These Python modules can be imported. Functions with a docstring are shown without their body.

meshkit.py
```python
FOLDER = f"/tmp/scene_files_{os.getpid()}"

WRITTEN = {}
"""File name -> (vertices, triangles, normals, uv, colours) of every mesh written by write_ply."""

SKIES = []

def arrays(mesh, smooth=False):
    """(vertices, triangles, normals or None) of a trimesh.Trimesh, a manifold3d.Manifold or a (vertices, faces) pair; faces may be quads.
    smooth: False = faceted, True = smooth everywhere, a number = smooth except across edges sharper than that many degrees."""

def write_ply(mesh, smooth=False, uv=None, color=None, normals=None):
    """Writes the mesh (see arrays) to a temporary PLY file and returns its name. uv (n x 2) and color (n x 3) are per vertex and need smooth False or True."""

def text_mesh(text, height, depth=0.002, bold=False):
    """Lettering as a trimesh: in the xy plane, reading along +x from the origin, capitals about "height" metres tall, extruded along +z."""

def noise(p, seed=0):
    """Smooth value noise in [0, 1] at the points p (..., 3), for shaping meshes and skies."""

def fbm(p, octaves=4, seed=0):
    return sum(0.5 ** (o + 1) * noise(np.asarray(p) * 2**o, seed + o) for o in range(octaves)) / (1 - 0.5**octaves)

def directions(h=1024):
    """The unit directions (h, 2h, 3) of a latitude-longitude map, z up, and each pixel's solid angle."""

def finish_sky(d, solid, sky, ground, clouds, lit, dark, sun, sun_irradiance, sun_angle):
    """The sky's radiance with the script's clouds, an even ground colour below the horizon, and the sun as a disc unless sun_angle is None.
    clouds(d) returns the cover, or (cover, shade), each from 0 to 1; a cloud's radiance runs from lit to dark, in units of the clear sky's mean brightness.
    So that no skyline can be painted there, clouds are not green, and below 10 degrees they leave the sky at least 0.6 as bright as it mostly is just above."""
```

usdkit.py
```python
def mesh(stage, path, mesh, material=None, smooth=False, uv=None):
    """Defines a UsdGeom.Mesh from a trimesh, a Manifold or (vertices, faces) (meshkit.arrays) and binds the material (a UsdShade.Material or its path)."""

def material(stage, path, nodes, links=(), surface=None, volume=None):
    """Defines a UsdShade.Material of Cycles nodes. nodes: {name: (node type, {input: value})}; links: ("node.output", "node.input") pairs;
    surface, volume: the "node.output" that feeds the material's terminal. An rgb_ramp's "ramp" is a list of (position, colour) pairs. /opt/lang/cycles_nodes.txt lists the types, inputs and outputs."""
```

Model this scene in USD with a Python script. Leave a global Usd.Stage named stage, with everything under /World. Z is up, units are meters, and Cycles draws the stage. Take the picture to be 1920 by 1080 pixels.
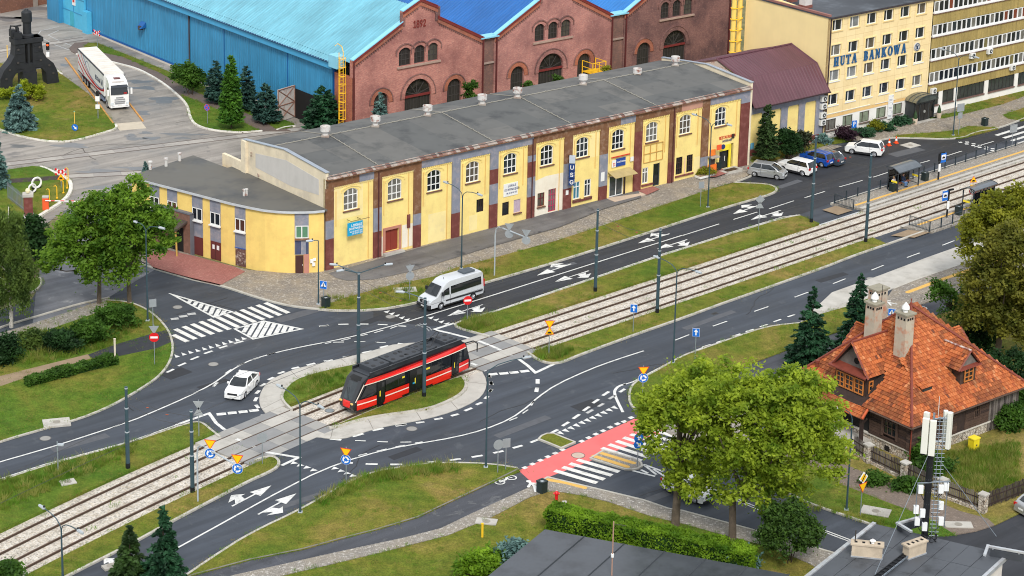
import math,random,numpy as np,trimesh,shapely
from shapely.geometry import Polygon,LineString,MultiPolygon,Point,box as sbox
from shapely import affinity
from shapely.ops import unary_union
from pxr import Usd,UsdGeom,UsdLux,UsdShade,Gf,Sdf,Vt
import usdkit,meshkit
stage=Usd.Stage.CreateInMemory()
UsdGeom.SetStageUpAxis(stage,UsdGeom.Tokens.z)
UsdGeom.SetStageMetersPerUnit(stage,1.0)
UsdGeom.Xform.Define(stage,'/World')
UsdGeom.Scope.Define(stage,'/World/Looks')
# ---------------------------------------------------------------- camera (surveyed from the photograph: 76 m up, long lens, shifted)
EXPOSURE=0.78
FOC,PPX,PPY,PITCH,ROLL,HGT=4142.28,966.53,96.74,0.253879,-0.0225506,75.989
_fw=np.array([0,math.cos(PITCH),-math.sin(PITCH)]);_rt=np.array([1.0,0,0]);_dn=np.cross(_fw,_rt)
_r2=math.cos(ROLL)*_rt+math.sin(ROLL)*_dn;_d2=-math.sin(ROLL)*_rt+math.cos(ROLL)*_dn
cam=UsdGeom.Camera.Define(stage,'/World/camera')
cam.CreateHorizontalApertureAttr(36.0);cam.CreateVerticalApertureAttr(20.25)
cam.CreateFocalLengthAttr(36.0*FOC/1920)
cam.CreateHorizontalApertureOffsetAttr(36.0*(960-PPX)/1920);cam.CreateVerticalApertureOffsetAttr(-36.0*(540-PPY)/1920)
cam.CreateClippingRangeAttr(Gf.Vec2f(1,5000));cam.CreateExposureAttr(EXPOSURE)
UsdGeom.Xformable(cam).AddTransformOp().Set(Gf.Matrix4d(*[float(x)for r in(np.r_[_r2,0],np.r_[-_d2,0],np.r_[-_fw,0],[0,0,HGT,1])for x in r]))
# ---------------------------------------------------------------- overcast daylight
SUN_DIR=np.array([0.10,-0.78,0.80]);SUN_DIR/=np.linalg.norm(SUN_DIR)
SKY_STRENGTH,SUN_INT=0.09,0.40
sky_mat=usdkit.material(stage,'/World/Looks/overcast_sky',{
'tc':('texture_coordinate',{}),'n':('noise_texture',{'scale':3.0,'detail':5.0}),
'r':('rgb_ramp',{'ramp':[(0.3,(5.0,5.35,5.8)),(0.7,(8.2,8.3,8.4))]}),
'sky':('sky_texture',{'sky_type':'single_scattering','sun_disc':False,'sun_elevation':math.asin(SUN_DIR[2]),'sun_rotation':math.atan2(SUN_DIR[0],SUN_DIR[1])}),
'm':('mix_color',{'fac':0.85}),'bg':('background_shader',{'strength':SKY_STRENGTH})},
[('tc.generated','n.vector'),('n.fac','r.fac'),('sky.color','m.a'),('r.color','m.b'),('m.result','bg.color')],surface='bg.background')
dome=UsdLux.DomeLight.Define(stage,'/World/sky')
UsdShade.MaterialBindingAPI.Apply(dome.GetPrim()).Bind(sky_mat)
dome.GetPrim().SetCustomDataByKey('kind','structure')
sun=UsdLux.DistantLight.Define(stage,'/World/sun')
sun.CreateIntensityAttr(SUN_INT);sun.CreateAngleAttr(14.0);sun.CreateColorAttr(Gf.Vec3f(1.0,0.96,0.9));sun.CreateNormalizeAttr(True)
_az=math.atan2(SUN_DIR[1],SUN_DIR[0]);_el=math.asin(SUN_DIR[2])
UsdGeom.Xformable(sun).AddRotateXYZOp().Set(Gf.Vec3f(0,math.degrees(math.pi/2-_el),math.degrees(_az)))
# ---------------------------------------------------------------- survey: a point of the photograph to a point at height z
def G(u,v,z=0.0):
 d=(u-PPX)/FOC*_r2+(v-PPY)/FOC*_d2+_fw
 t=(z-HGT)/d[2]
 return np.array([d[0]*t,d[1]*t,z])
def GS(pts,z=0.0):
 return[tuple(G(u,v,z)[:2])for u,v in pts]
def V(o,a,u,v):
 """Along and up on the upright plane through o with azimuth a."""
 d=(u-PPX)/FOC*_r2+(v-PPY)/FOC*_d2+_fw
 n=np.array([-math.sin(a),math.cos(a),0]);o=np.array([o[0],o[1],0.0])
 t=(o@n)/(d@n);X=d*t+[0,0,HGT]
 return(X-o)@np.array([math.cos(a),math.sin(a),0]),X[2]
def Z(u,v,top_v):
 """Height of what stands on the ground at (u, v) and ends at row top_v."""
 g=G(u,v);d=(top_v-PPY)/FOC
 q=np.array([g[0],g[1],-HGT]);k=np.array([0,0,1.0])
 return(d*(q@_fw)-q@_d2)/(k@_d2-d*(k@_fw))
AZ=0.689;DEG=180/math.pi
rng=np.random.default_rng(7)
# ---------------------------------------------------------------- names, things, meshes
_used={}
def numbered(parent,name):
 k=_used.setdefault(parent,{});n=k.get(name,0);k[name]=n+1
 return name if n==0 else f'{name}_{n:03d}'
def setd(prim,**kw):
 for k,v in kw.items():
  if v is not None:prim.SetCustomDataByKey(k,v)
def thing(name,label,cat,loc=(0,0,0),rz=0.0,group=None):
 p='/World/'+numbered('/World',name)
 x=UsdGeom.Xform.Define(stage,p)
 x.AddTranslateOp().Set(Gf.Vec3d(*map(float,(list(loc)+[0])[:3])));x.AddRotateZOp().Set(float(rz*DEG))
 setd(x.GetPrim(),label=label,category=cat,group=group)
 return p
def dup(src,loc,rz,label,group=None):
 s=stage.GetPrimAtPath(src);d=s.GetCustomData();base=src.rsplit('/',1)[1]
 if base[-4:-3]=='_'and base[-3:].isdigit():base=base[:-4]
 p='/World/'+numbered('/World',base)
 x=UsdGeom.Xform.Define(stage,p);x.GetPrim().GetReferences().AddInternalReference(src);x.GetPrim().SetInstanceable(True)
 x.GetPrim().GetAttribute('xformOp:translate').Set(Gf.Vec3d(*map(float,(list(loc)+[0])[:3])));x.GetPrim().GetAttribute('xformOp:rotateZ').Set(float(rz*DEG))
 setd(x.GetPrim(),label=label,category=d['category'],group=group or d.get('group'))
 return p
class MB:
 def __init__(s):s.v,s.f,s.n,s.c=[],[],0,[]
 def add(s,v,f,col=None):
  v=np.asarray(v,float);f=np.asarray(f,int)
  if f.ndim==2 and f.shape[1]==4:f=np.vstack([f[:,[0,1,2]],f[:,[0,2,3]]])
  s.v.append(v);s.f.append(f+s.n);s.n+=len(v)
  if col is not None:s.c.append(np.tile(np.asarray(col,float),(len(v),1)))
  return s
 def box(s,c,d,rz=0.0,col=None):
  x,y,z=np.array(d)/2
  v=np.array([[-x,-y,-z],[x,-y,-z],[x,y,-z],[-x,y,-z],[-x,-y,z],[x,-y,z],[x,y,z],[-x,y,z]])
  if rz:v[:,:2]=v[:,:2]@np.array([[math.cos(rz),math.sin(rz)],[-math.sin(rz),math.cos(rz)]])
  return s.add(v+np.array(c,float),[[0,3,2,1],[4,5,6,7],[0,1,5,4],[1,2,6,5],[2,3,7,6],[3,0,4,7]],col)
 def bx(s,x0,x1,y0,y1,z0,z1,col=None):return s.box(((x0+x1)/2,(y0+y1)/2,(z0+z1)/2),(x1-x0,y1-y0,z1-z0),0,col)
 def quad(s,a,b,c,d,col=None):return s.add([a,b,c,d],[[0,1,2,3]],col)
 def tri(s,a,b,c,col=None):return s.add([a,b,c],[[0,1,2]],col)
 def prism(s,poly,z0,z1,col=None):
  for g in getattr(poly,'geoms',[poly]):
   if g.area<1e-6:continue
   m=trimesh.creation.extrude_polygon(g,z1-z0,engine='earcut');s.add(m.vertices+[0,0,z0],m.faces,col)
  return s
 def plate(s,poly,o,ex,ey,th,col=None):
  """A 2D shape laid in the plane (ex, ey) at o, thickness th along ex x ey."""
  ex,ey=np.array(ex,float),np.array(ey,float);ez=np.cross(ex,ey)
  for g in getattr(poly,'geoms',[poly]):
   if g.area<1e-7:continue
   m=trimesh.creation.extrude_polygon(g,th,engine='earcut');p=m.vertices
   s.add(np.array(o,float)+p[:,:1]*ex+p[:,1:2]*ey+p[:,2:]*ez,m.faces,col)
  return s
 def sheet(s,poly,z=0.0,col=None):
  for g in getattr(poly,'geoms',[poly]):
   if g.area<1e-6:continue
   v,f=trimesh.creation.triangulate_polygon(g,engine='earcut')
   t=v[f];cr=(t[:,1,0]-t[:,0,0])*(t[:,2,1]-t[:,0,1])-(t[:,1,1]-t[:,0,1])*(t[:,2,0]-t[:,0,0])
   f=np.where((cr<0)[:,None],f[:,::-1],f)
   s.add(np.c_[v,np.full(len(v),z)],f,col)
  return s
 def tube(s,pts,r,n=6,col=None):
  pts=np.asarray(pts,float);r=np.broadcast_to(r,len(pts))
  t=np.gradient(pts,axis=0);t/=np.maximum(np.linalg.norm(t,axis=1,keepdims=True),1e-9)
  ref=np.array([0,0,1.0])if abs(t[0,2])<0.9 else np.array([1.0,0,0])
  v=[]
  a=np.arange(n)*2*math.pi/n
  for p,q,rr in zip(pts,t,r):
   x=np.cross(ref,q);x/=max(np.linalg.norm(x),1e-9);y=np.cross(q,x)
   v.append(p+rr*(np.cos(a)[:,None]*x+np.sin(a)[:,None]*y))
  v=np.vstack(v);f=[]
  for k in range(len(pts)-1):
   for i in range(n):
    j=(i+1)%n;f.append([k*n+i,k*n+j,(k+1)*n+j,(k+1)*n+i])
  e=len(v);v=np.vstack([v,pts[0],pts[-1]]);L=(len(pts)-1)*n
  tri=[[e,(i+1)%n,i]for i in range(n)]+[[e+1,L+i,L+(i+1)%n]for i in range(n)]
  f=np.array(f);f=np.vstack([f[:,[0,1,2]],f[:,[0,2,3]],np.array(tri)])
  return s.add(v,f,col)
 def lathe(s,prof,c=(0,0,0),n=12,axis='z',col=None):
  prof=np.asarray(prof,float);a=np.arange(n)*2*math.pi/n
  v=np.vstack([np.c_[r*np.cos(a),r*np.sin(a),np.full(n,z)]for r,z in prof]);f=[]
  for k in range(len(prof)-1):
   for i in range(n):
    j=(i+1)%n;f.append([k*n+i,k*n+j,(k+1)*n+j,(k+1)*n+i])
  f=np.array(f);f=np.vstack([f[:,[0,1,2]],f[:,[0,2,3]]])
  e=len(v);L=(len(prof)-1)*n;v=np.vstack([v,[0,0,prof[0][1]],[0,0,prof[-1][1]]])
  f=np.vstack([f,[[e,(i+1)%n,i]for i in range(n)],[[e+1,L+i,L+(i+1)%n]for i in range(n)]])
  if axis=='y':v=v[:,[0,2,1]]*[1,1,-1]
  if axis=='x':v=v[:,[2,1,0]]*[1,1,-1]
  return s.add(v+np.array(c,float),f,col)
 def ring(s,prof,c=(0,0,0),n=12,axis='y'):
  t=MB().lathe(prof,c,n,axis);m=len(prof)*n;f=t.f[0];return s.add(t.v[0],f[(f<m).all(1)])
 def mesh(s,m,o=(0,0,0)):
  return s.add(np.asarray(m.vertices)+np.array(o,float),m.faces)
 def get(s):return np.vstack(s.v),np.vstack(s.f)
 def rot(s,a,o=(0,0)):
  c,q=math.cos(a),math.sin(a)
  for k,v in enumerate(s.v):
   w=v.copy();x,y=v[:,0]-o[0],v[:,1]-o[1];w[:,0]=c*x-q*y+o[0];w[:,1]=q*x+c*y+o[1];s.v[k]=w
  return s
 def move(s,d):
  s.v=[v+np.array(d,float)for v in s.v];return s
def obj(parent,name,mb,mat,smooth=False,label=None,cat=None,group=None,kind=None):
 if not mb.v:return None
 p=parent+'/'+numbered(parent,name)
 v,f=mb.get()
 if smooth is False:
  m=UsdGeom.Mesh.Define(stage,p)
  m.CreatePointsAttr(Vt.Vec3fArray.FromNumpy(v.astype(np.float32)))
  m.CreateFaceVertexCountsAttr(Vt.IntArray.FromNumpy(np.full(len(f),3,np.int32)))
  m.CreateFaceVertexIndicesAttr(Vt.IntArray.FromNumpy(f.astype(np.int32).ravel()))
  m.CreateSubdivisionSchemeAttr('none')
  UsdShade.MaterialBindingAPI.Apply(m.GetPrim()).Bind(mat)
  if mb.c and sum(map(len,mb.c))==len(v):
   UsdGeom.PrimvarsAPI(m).CreatePrimvar('tone',Sdf.ValueTypeNames.Color3fArray,'vertex').Set(Vt.Vec3fArray.FromNumpy(np.vstack(mb.c).astype(np.float32)))
 else:
  m=usdkit.mesh(stage,p,trimesh.Trimesh(v,f,process=False)if smooth is True else trimesh.Trimesh(v,f,process=True),mat,smooth=smooth)
 setd(m.GetPrim(),label=label,category=cat,group=group,kind=kind)
 return p
W='/World'
# ---------------------------------------------------------------- materials
_mats={}
def lin(c):
 c=np.array(c,float)/255 if max(c)>1.001 else np.array(c,float)
 return tuple(np.where(c<=0.04045,c/12.92,((c+0.055)/1.055)**2.4))
def mat(name,c,rough=0.75,v=0.14,sc=1.2,fine=14.0,metal=0.0,bump=0.0,bsc=30.0,dirt=None,dsc=0.6,damt=0.5,coord='pos',spec=0.4,coat=0.0,rv=0.0,streak=0.0):
 """Weathered surface: base colour with two scales of mottling, optional dirt colour in patches, fine relief. c in sRGB 0-255."""
 if name in _mats:return _mats[name]
 c=np.array(lin(c))
 N={'n1':('noise_texture',{'scale':sc,'detail':5.0,'roughness':0.6}),'n2':('noise_texture',{'scale':fine,'detail':3.0,'roughness':0.65}),
'r1':('rgb_ramp',{'ramp':[(0.25,tuple(np.clip(c*(1-v),0,1))),(0.75,tuple(np.clip(c*(1+v),0,1)))]}),
'r2':('rgb_ramp',{'ramp':[(0.25,(1-v*0.8,)*3),(0.75,(1.0,)*3)]}),
'm':('mix_color',{'blend_type':'multiply','fac':1.0}),
'p':('principled_bsdf',{'roughness':rough,'metallic':metal,'specular_ior_level':spec,'coat_weight':coat,'coat_roughness':0.08})}
 src='g.position'if coord=='pos'else 'g.object'
 N['g']=('geometry',{})if coord=='pos'else('texture_coordinate',{})
 L=[(src,'n1.vector'),(src,'n2.vector'),('n1.fac','r1.fac'),('n2.fac','r2.fac'),('r1.color','m.a'),('r2.color','m.b')]
 out='m.result'
 if dirt is not None:
  N['n3']=('noise_texture',{'scale':dsc,'detail':7.0,'roughness':0.68});N['r3']=('rgb_ramp',{'ramp':[(0.5,(0,0,0)),(0.66,(damt,)*3)]})
  N['m3']=('mix_color',{'blend_type':'mix','b':lin(dirt)})
  L+=[(src,'n3.vector'),('n3.fac','r3.fac'),('r3.color','m3.fac'),(out,'m3.a')];out='m3.result'
 if streak:
  N['ms']=('mapping',{'scale':(.9,.9,0.12)});N['n4']=('noise_texture',{'scale':1.0,'detail':6.0,'roughness':0.7});N['r4']=('rgb_ramp',{'ramp':[(0.30,(1-streak*.8,)*3),(0.60,(1,1,1))]});N['m4']=('mix_color',{'blend_type':'multiply','fac':1.0})
  L+=[(src,'ms.vector'),('ms.vector','n4.vector'),('n4.fac','r4.fac'),(out,'m4.a'),('r4.color','m4.b')];out='m4.result'
 if rv:
  N['rr']=('map_range',{'from_min':0.3,'from_max':0.7,'to_min':rough-rv,'to_max':rough+rv*0.5,'clamp':True});L+=[('n1.fac','rr.value'),('rr.result','p.roughness')]
 if bump:
  N['nb']=('noise_texture',{'scale':bsc,'detail':4.0});N['b']=('bump',{'strength':min(1,bump),'distance':0.03})
  L+=[(src,'nb.vector'),('nb.fac','b.height'),('b.normal','p.normal')]
 L.append((out,'p.base_color'))
 _mats[name]=usdkit.material(stage,'/World/Looks/'+name,N,L,surface='p.BSDF')
 return _mats[name]
def graph(name,nodes,links,surface='p.BSDF'):
 if name not in _mats:_mats[name]=usdkit.material(stage,'/World/Looks/'+name,nodes,links,surface=surface)
 return _mats[name]
def tone_mat(name,rough=0.8,v=0.12,sc=3.0):
 """Base colour from each piece's own tone (a property of the piece) times mottling."""
 return graph(name,{'a':('attribute',{'attribute':'tone'}),'g':('geometry',{}),'n':('noise_texture',{'scale':sc,'detail':5.0}),
'r':('rgb_ramp',{'ramp':[(0.25,(1-v*2,)*3),(0.75,(1,1,1))]}),'m':('mix_color',{'blend_type':'multiply','fac':1.0}),'p':('principled_bsdf',{'roughness':rough,'specular_ior_level':0.3})},
[('g.position','n.vector'),('n.fac','r.fac'),('a.color','m.a'),('r.color','m.b'),('m.result','p.base_color')])
def glass(name,c=(20,26,30),rough=0.06):
 return mat(name,c,rough=rough,v=0.5,sc=0.35,fine=2.0,spec=0.7)
 # ================================================================ GROUND
def grass_mat(name,a,b,c,sc=0.10,brown=0.5):
 """Mown turf: a lush, b olive, c dry; patches of a few metres, tufts of a few decimetres."""
 return graph(name,{'g':('geometry',{}),'n1':('noise_texture',{'scale':sc,'detail':6.0,'roughness':0.62,'distortion':0.6}),'n2':('noise_texture',{'scale':0.9,'detail':6.0,'roughness':0.7}),
'n3':('noise_texture',{'scale':7.0,'detail':4.0,'roughness':0.75}),'n4':('noise_texture',{'scale':0.4,'detail':7.0,'roughness':0.65,'distortion':0.8}),
'r1':('rgb_ramp',{'ramp':[(0.36,lin(a)),(0.50,lin(b)),(0.64,lin(c))]}),'r2':('rgb_ramp',{'ramp':[(0.3,(0.62,0.66,0.6)),(0.7,(1.22,1.18,1.1))]}),
'r3':('rgb_ramp',{'ramp':[(0.3,(0.5,0.54,0.5)),(0.68,(1.32,1.28,1.2))]}),'r4':('rgb_ramp',{'ramp':[(0.58,(0,0,0)),(0.72,(brown,)*3)]}),
'm0':('mix_color',{'b':lin((150,128,92))}),'m1':('mix_color',{'blend_type':'multiply','fac':1.0}),'m2':('mix_color',{'blend_type':'multiply','fac':1.0}),
'bp':('bump',{'strength':0.7,'distance':0.06}),'p':('principled_bsdf',{'roughness':0.95,'specular_ior_level':0.1})},
[('g.position',x+'.vector')for x in('n1','n2','n3','n4')]+[('n1.fac','r1.fac'),('n2.fac','r2.fac'),('n3.fac','r3.fac'),('n4.fac','r4.fac'),('r4.color','m0.fac'),('r1.color','m0.a'),
('m0.result','m1.a'),('r2.color','m1.b'),('m1.result','m2.a'),('r3.color','m2.b'),('m2.result','p.base_color'),('n3.fac','bp.height'),('bp.normal','p.normal')])
GR=grass_mat('verge_turf',(88,110,40),(114,118,50),(142,124,74))
GR_GREEN=grass_mat('lush_turf',(74,108,38),(94,116,44),(124,120,58),brown=0.2)
GR_DRY=grass_mat('dry_meadow',(104,118,54),(134,124,70),(162,140,98),brown=0.7)
def asphalt_mat(name,c,lo=0.5,wet=0.0,stain=(40,42,46),samt=0.4,light=(120,122,124),lamt=0.22,az=0.72):
 """Bitumen: aggregate speckle, patchy tone, faint streaks along the way of traffic."""
 c=np.array(lin(c))
 return graph(name,{'g':('geometry',{}),'mp':('mapping',{'mapping_type':'point','rotation':(0,0,-az),'scale':(1,1,1)}),'mp2':('mapping',{'mapping_type':'point','scale':(0.05,0.9,1)}),
'n1':('noise_texture',{'scale':0.12,'detail':6.0,'roughness':0.6}),'n2':('noise_texture',{'scale':26.0,'detail':3.0,'roughness':0.8}),'n3':('noise_texture',{'scale':1.0,'detail':4.0,'roughness':0.6}),'n4':('noise_texture',{'scale':0.5,'detail':7.0,'roughness':0.7,'distortion':0.5}),
'r1':('rgb_ramp',{'ramp':[(0.3,tuple(c*0.74)),(0.7,tuple(c*1.3))]}),'r2':('rgb_ramp',{'ramp':[(0.3,(0.7,)*3),(0.72,(1.35,)*3)]}),'r3':('rgb_ramp',{'ramp':[(0.3,(0.76,)*3),(0.7,(1.26,)*3)]}),
'r4':('rgb_ramp',{'ramp':[(0.57,(0,0,0)),(0.68,(samt,)*3)]}),'r5':('rgb_ramp',{'ramp':[(0.30,(lamt,)*3),(0.42,(0,0,0))]}),
'm1':('mix_color',{'blend_type':'multiply','fac':1.0}),'m2':('mix_color',{'blend_type':'multiply','fac':1.0}),'m3':('mix_color',{'b':lin(stain)}),'m4':('mix_color',{'b':lin(light)}),
'mr':('map_range',{'from_min':0.35,'from_max':0.6,'to_min':max(0.3,lo),'to_max':0.9,'clamp':True}),
'b':('bump',{'strength':0.35,'distance':0.02}),'p':('principled_bsdf',{'roughness':0.7,'specular_ior_level':0.35})},
[('g.position','mp.vector'),('mp.vector','mp2.vector'),('g.position','n1.vector'),('g.position','n2.vector'),('mp2.vector','n3.vector'),('g.position','n4.vector'),('n1.fac','r1.fac'),('n2.fac','r2.fac'),('n3.fac','r3.fac'),('n4.fac','r4.fac'),('n4.fac','r5.fac'),
('r1.color','m1.a'),('r2.color','m1.b'),('m1.result','m2.a'),('r3.color','m2.b'),('m2.result','m3.a'),('r4.color','m3.fac'),('m3.result','m4.a'),('r5.color','m4.fac'),('m4.result','p.base_color'),('n1.fac','mr.value'),('mr.result','p.roughness'),('n2.fac','b.height'),('b.normal','p.normal')])
ASPH=asphalt_mat('road_asphalt',(64,69,77),samt=0.25,stain=(58,60,66))
ASPH_NEW=asphalt_mat('new_asphalt',(50,52,57),samt=0.3,stain=(46,48,52),light=(90,90,92),lamt=0.2)
ASPH_OLD=asphalt_mat('old_asphalt',(104,102,102),samt=0.75,stain=(58,58,62),light=(140,136,132),lamt=0.5)
PATH=asphalt_mat('path_asphalt',(70,72,78),samt=0.6,stain=(54,55,58),light=(140,140,138),lamt=0.5)
YARD=asphalt_mat('yard_concrete',(140,134,127),samt=0.55,stain=(92,92,94),light=(170,164,154),lamt=0.6,lo=0.25)
CONC=mat('concrete',(188,184,176),rough=0.85,v=0.12,sc=0.8,dirt=(140,134,124),damt=0.5,dsc=0.5,bump=0.2)
KERB=mat('kerb_stone',(190,186,176),rough=0.85,v=0.16,sc=2.0,dirt=(140,132,120),damt=0.4,dsc=1.2)
KERB_W=mat('whitewashed_kerb',(226,222,212),rough=0.8,v=0.1,sc=2.0,dirt=(150,142,128),damt=0.6,dsc=1.4)
def paver_mat(name,c,c2,mortar,w=0.2,h=0.1,az=AZ,dirt=(150,140,124),bright=(206,200,190)):
 return graph(name,{'g':('geometry',{}),'mp':('mapping',{'rotation':(0,0,-az)}),'b':('brick_texture',{'scale':1.0,'brick_width':w,'row_height':h,'mortar_size':0.012,'color1':lin(c),'color2':lin(c2),'mortar':lin(mortar)}),
'n':('noise_texture',{'scale':0.45,'detail':7.0,'roughness':0.7}),'n2':('noise_texture',{'scale':5.0,'detail':5.0,'roughness':0.7}),'r':('rgb_ramp',{'ramp':[(0.42,(0,0,0)),(0.64,(0.55,)*3)]}),'r2':('rgb_ramp',{'ramp':[(0.54,(0,0,0)),(0.66,(0.75,)*3)]}),
'm1':('mix_color',{'b':lin(dirt)}),'m2':('mix_color',{'b':lin(bright)}),'p':('principled_bsdf',{'roughness':0.85,'specular_ior_level':0.25})},
[('g.position','mp.vector'),('mp.vector','b.vector'),('g.position','n.vector'),('g.position','n2.vector'),('n.fac','r.fac'),('n2.fac','r2.fac'),('b.color','m1.a'),('r.color','m1.fac'),('m1.result','m2.a'),('r2.color','m2.fac'),('m2.result','p.base_color')])
PAV=paver_mat('grey_pavers',(150,142,132),(128,120,112),(104,98,90),dirt=(164,150,128))
PAV_L=paver_mat('pale_pavers',(158,152,144),(134,128,122),(110,106,98),bright=(216,212,204))
PAV_BR=paver_mat('brown_pavers',(132,118,108),(116,104,96),(96,88,80),dirt=(126,112,98),bright=(150,136,124),az=-0.4)
PAV_RED=paver_mat('red_pavers',(170,106,100),(150,92,86),(120,88,80),dirt=(160,112,102),bright=(186,130,120),az=-0.5)
RED=mat('red_path_coating',(226,110,108),rough=0.7,v=0.05,sc=0.5,fine=20,dirt=(190,84,84),damt=0.25,dsc=0.3)
WHITE=mat('road_paint',(224,224,220),rough=0.6,v=0.12,sc=2.0,fine=24,dirt=(120,120,122),damt=0.6,dsc=2.4)
WORN=mat('worn_road_paint',(190,190,188),rough=0.7,v=0.1,sc=3.0,dirt=(96,98,102),damt=0.7,dsc=3.0)
YEL=mat('tactile_yellow',(222,176,92),rough=0.8,v=0.1,sc=4.0)
SOIL=mat('bare_soil',(150,130,106),rough=0.95,v=0.2,sc=1.0,bump=0.4)
BALL=graph('track_ballast',{'g':('geometry',{}),'v':('voronoi_texture',{'scale':9.0}),'n':('noise_texture',{'scale':0.7,'detail':6.0}),'r':('rgb_ramp',{'ramp':[(0.0,lin((152,145,135))),(0.35,lin((198,191,180))),(0.7,lin((222,216,206))),(1.0,lin((192,178,156)))]}),
'sx':('separate_color',{}),'r2':('rgb_ramp',{'ramp':[(0.3,(0.8,0.78,0.75)),(0.6,(1,1,1))]}),'m':('mix_color',{'blend_type':'multiply','fac':1.0}),'b':('bump',{'strength':0.9,'distance':0.05}),'p':('principled_bsdf',{'roughness':0.95,'specular_ior_level':0.15})},
[('g.position','v.vector'),('g.position','n.vector'),('v.color','sx.color'),('sx.r','r.fac'),('n.fac','r2.fac'),('r.color','m.a'),('r2.color','m.b'),('m.result','p.base_color'),('v.distance','b.height'),('b.normal','p.normal')])
RAIL=mat('rusty_rail',(84,68,58),rough=0.55,v=0.2,sc=4.0)
RAILTOP=mat('worn_rail_head',(98,78,66),rough=0.5,v=0.1,metal=0.2)
def ST(name,mb,m,**k):return obj(W,name,mb,m,kind='structure',**k)
def PL(pts,z=0.1):return Polygon(GS(pts,z)).buffer(0)
def smooth_line(pts,k=3):
 """Chaikin corner cutting of an open line."""
 p=np.array(pts,float)
 for _ in range(k):
  q=np.vstack([p[:1],np.vstack([np.c_[0.75*p[:-1]+0.25*p[1:]],np.c_[0.25*p[:-1]+0.75*p[1:]]]).reshape(2,-1,2).transpose(1,0,2).reshape(-1,2),p[-1:]]);p=q
 return p
 # track: straight to the upper right, easing left towards the lower left
TAZ=0.756662;TO=np.array([0,187.0]);TT=np.array([math.cos(TAZ),math.sin(TAZ)]);TN=np.array([-TT[1],TT[0]])
def track(t,off):
 t=np.asarray(t,float);d=np.minimum(t-1.065,0);n=0.3362-0.0022305*d**2-3.017e-6*d**3
 dn=-0.004461*d;nn=off/np.sqrt(1+dn**2)
 return TO+(t+-dn*nn)[:,None]*TT+(n+nn)[:,None]*TN
tr=np.concatenate([np.arange(-75,4,1.5),np.arange(4,110,4.0)])
def strip(a,b,t0=-75,t1=106):
 t=np.concatenate([[t0],tr[(tr>t0+0.2)&(tr<t1-0.2)],[t1]])
 return Polygon(np.vstack([track(t,a),track(t,b)[::-1]]))
RO=[1.51+.7175,1.51-.7175,-1.51+.7175,-1.51-.7175]
HW=3.25
corr=strip(-HW,HW)
ST('ground',MB().sheet(sbox(-900,60,900,1600).difference(corr),-0.03),grass_mat('far_ground',(110,112,80),(128,124,96),(150,140,112)))
# asphalt of the carriageways and roundabout
asph=PL([(-160,1180),(-160,640),(60,560),(205,330),(330,420),(300,500),(600,560),(900,500),(1376,330),(1440,240),(1700,190),(2100,60),(2100,1180)],0)
ST('road',MB().sheet(asph.difference(corr),0.0),ASPH)
newr=PL([(700,575),(760,560),(925,517),(1053,478),(1280,405),(1376,338),(1440,296),(1600,268),(1680,255),(1790,230),(1950,180),(1990,225),(1500,402),(1240,480),(930,585),(855,606),(810,612),(700,600)],0)
ST('upper_road',MB().sheet(newr.difference(corr),0.004),ASPH_NEW)
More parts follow.
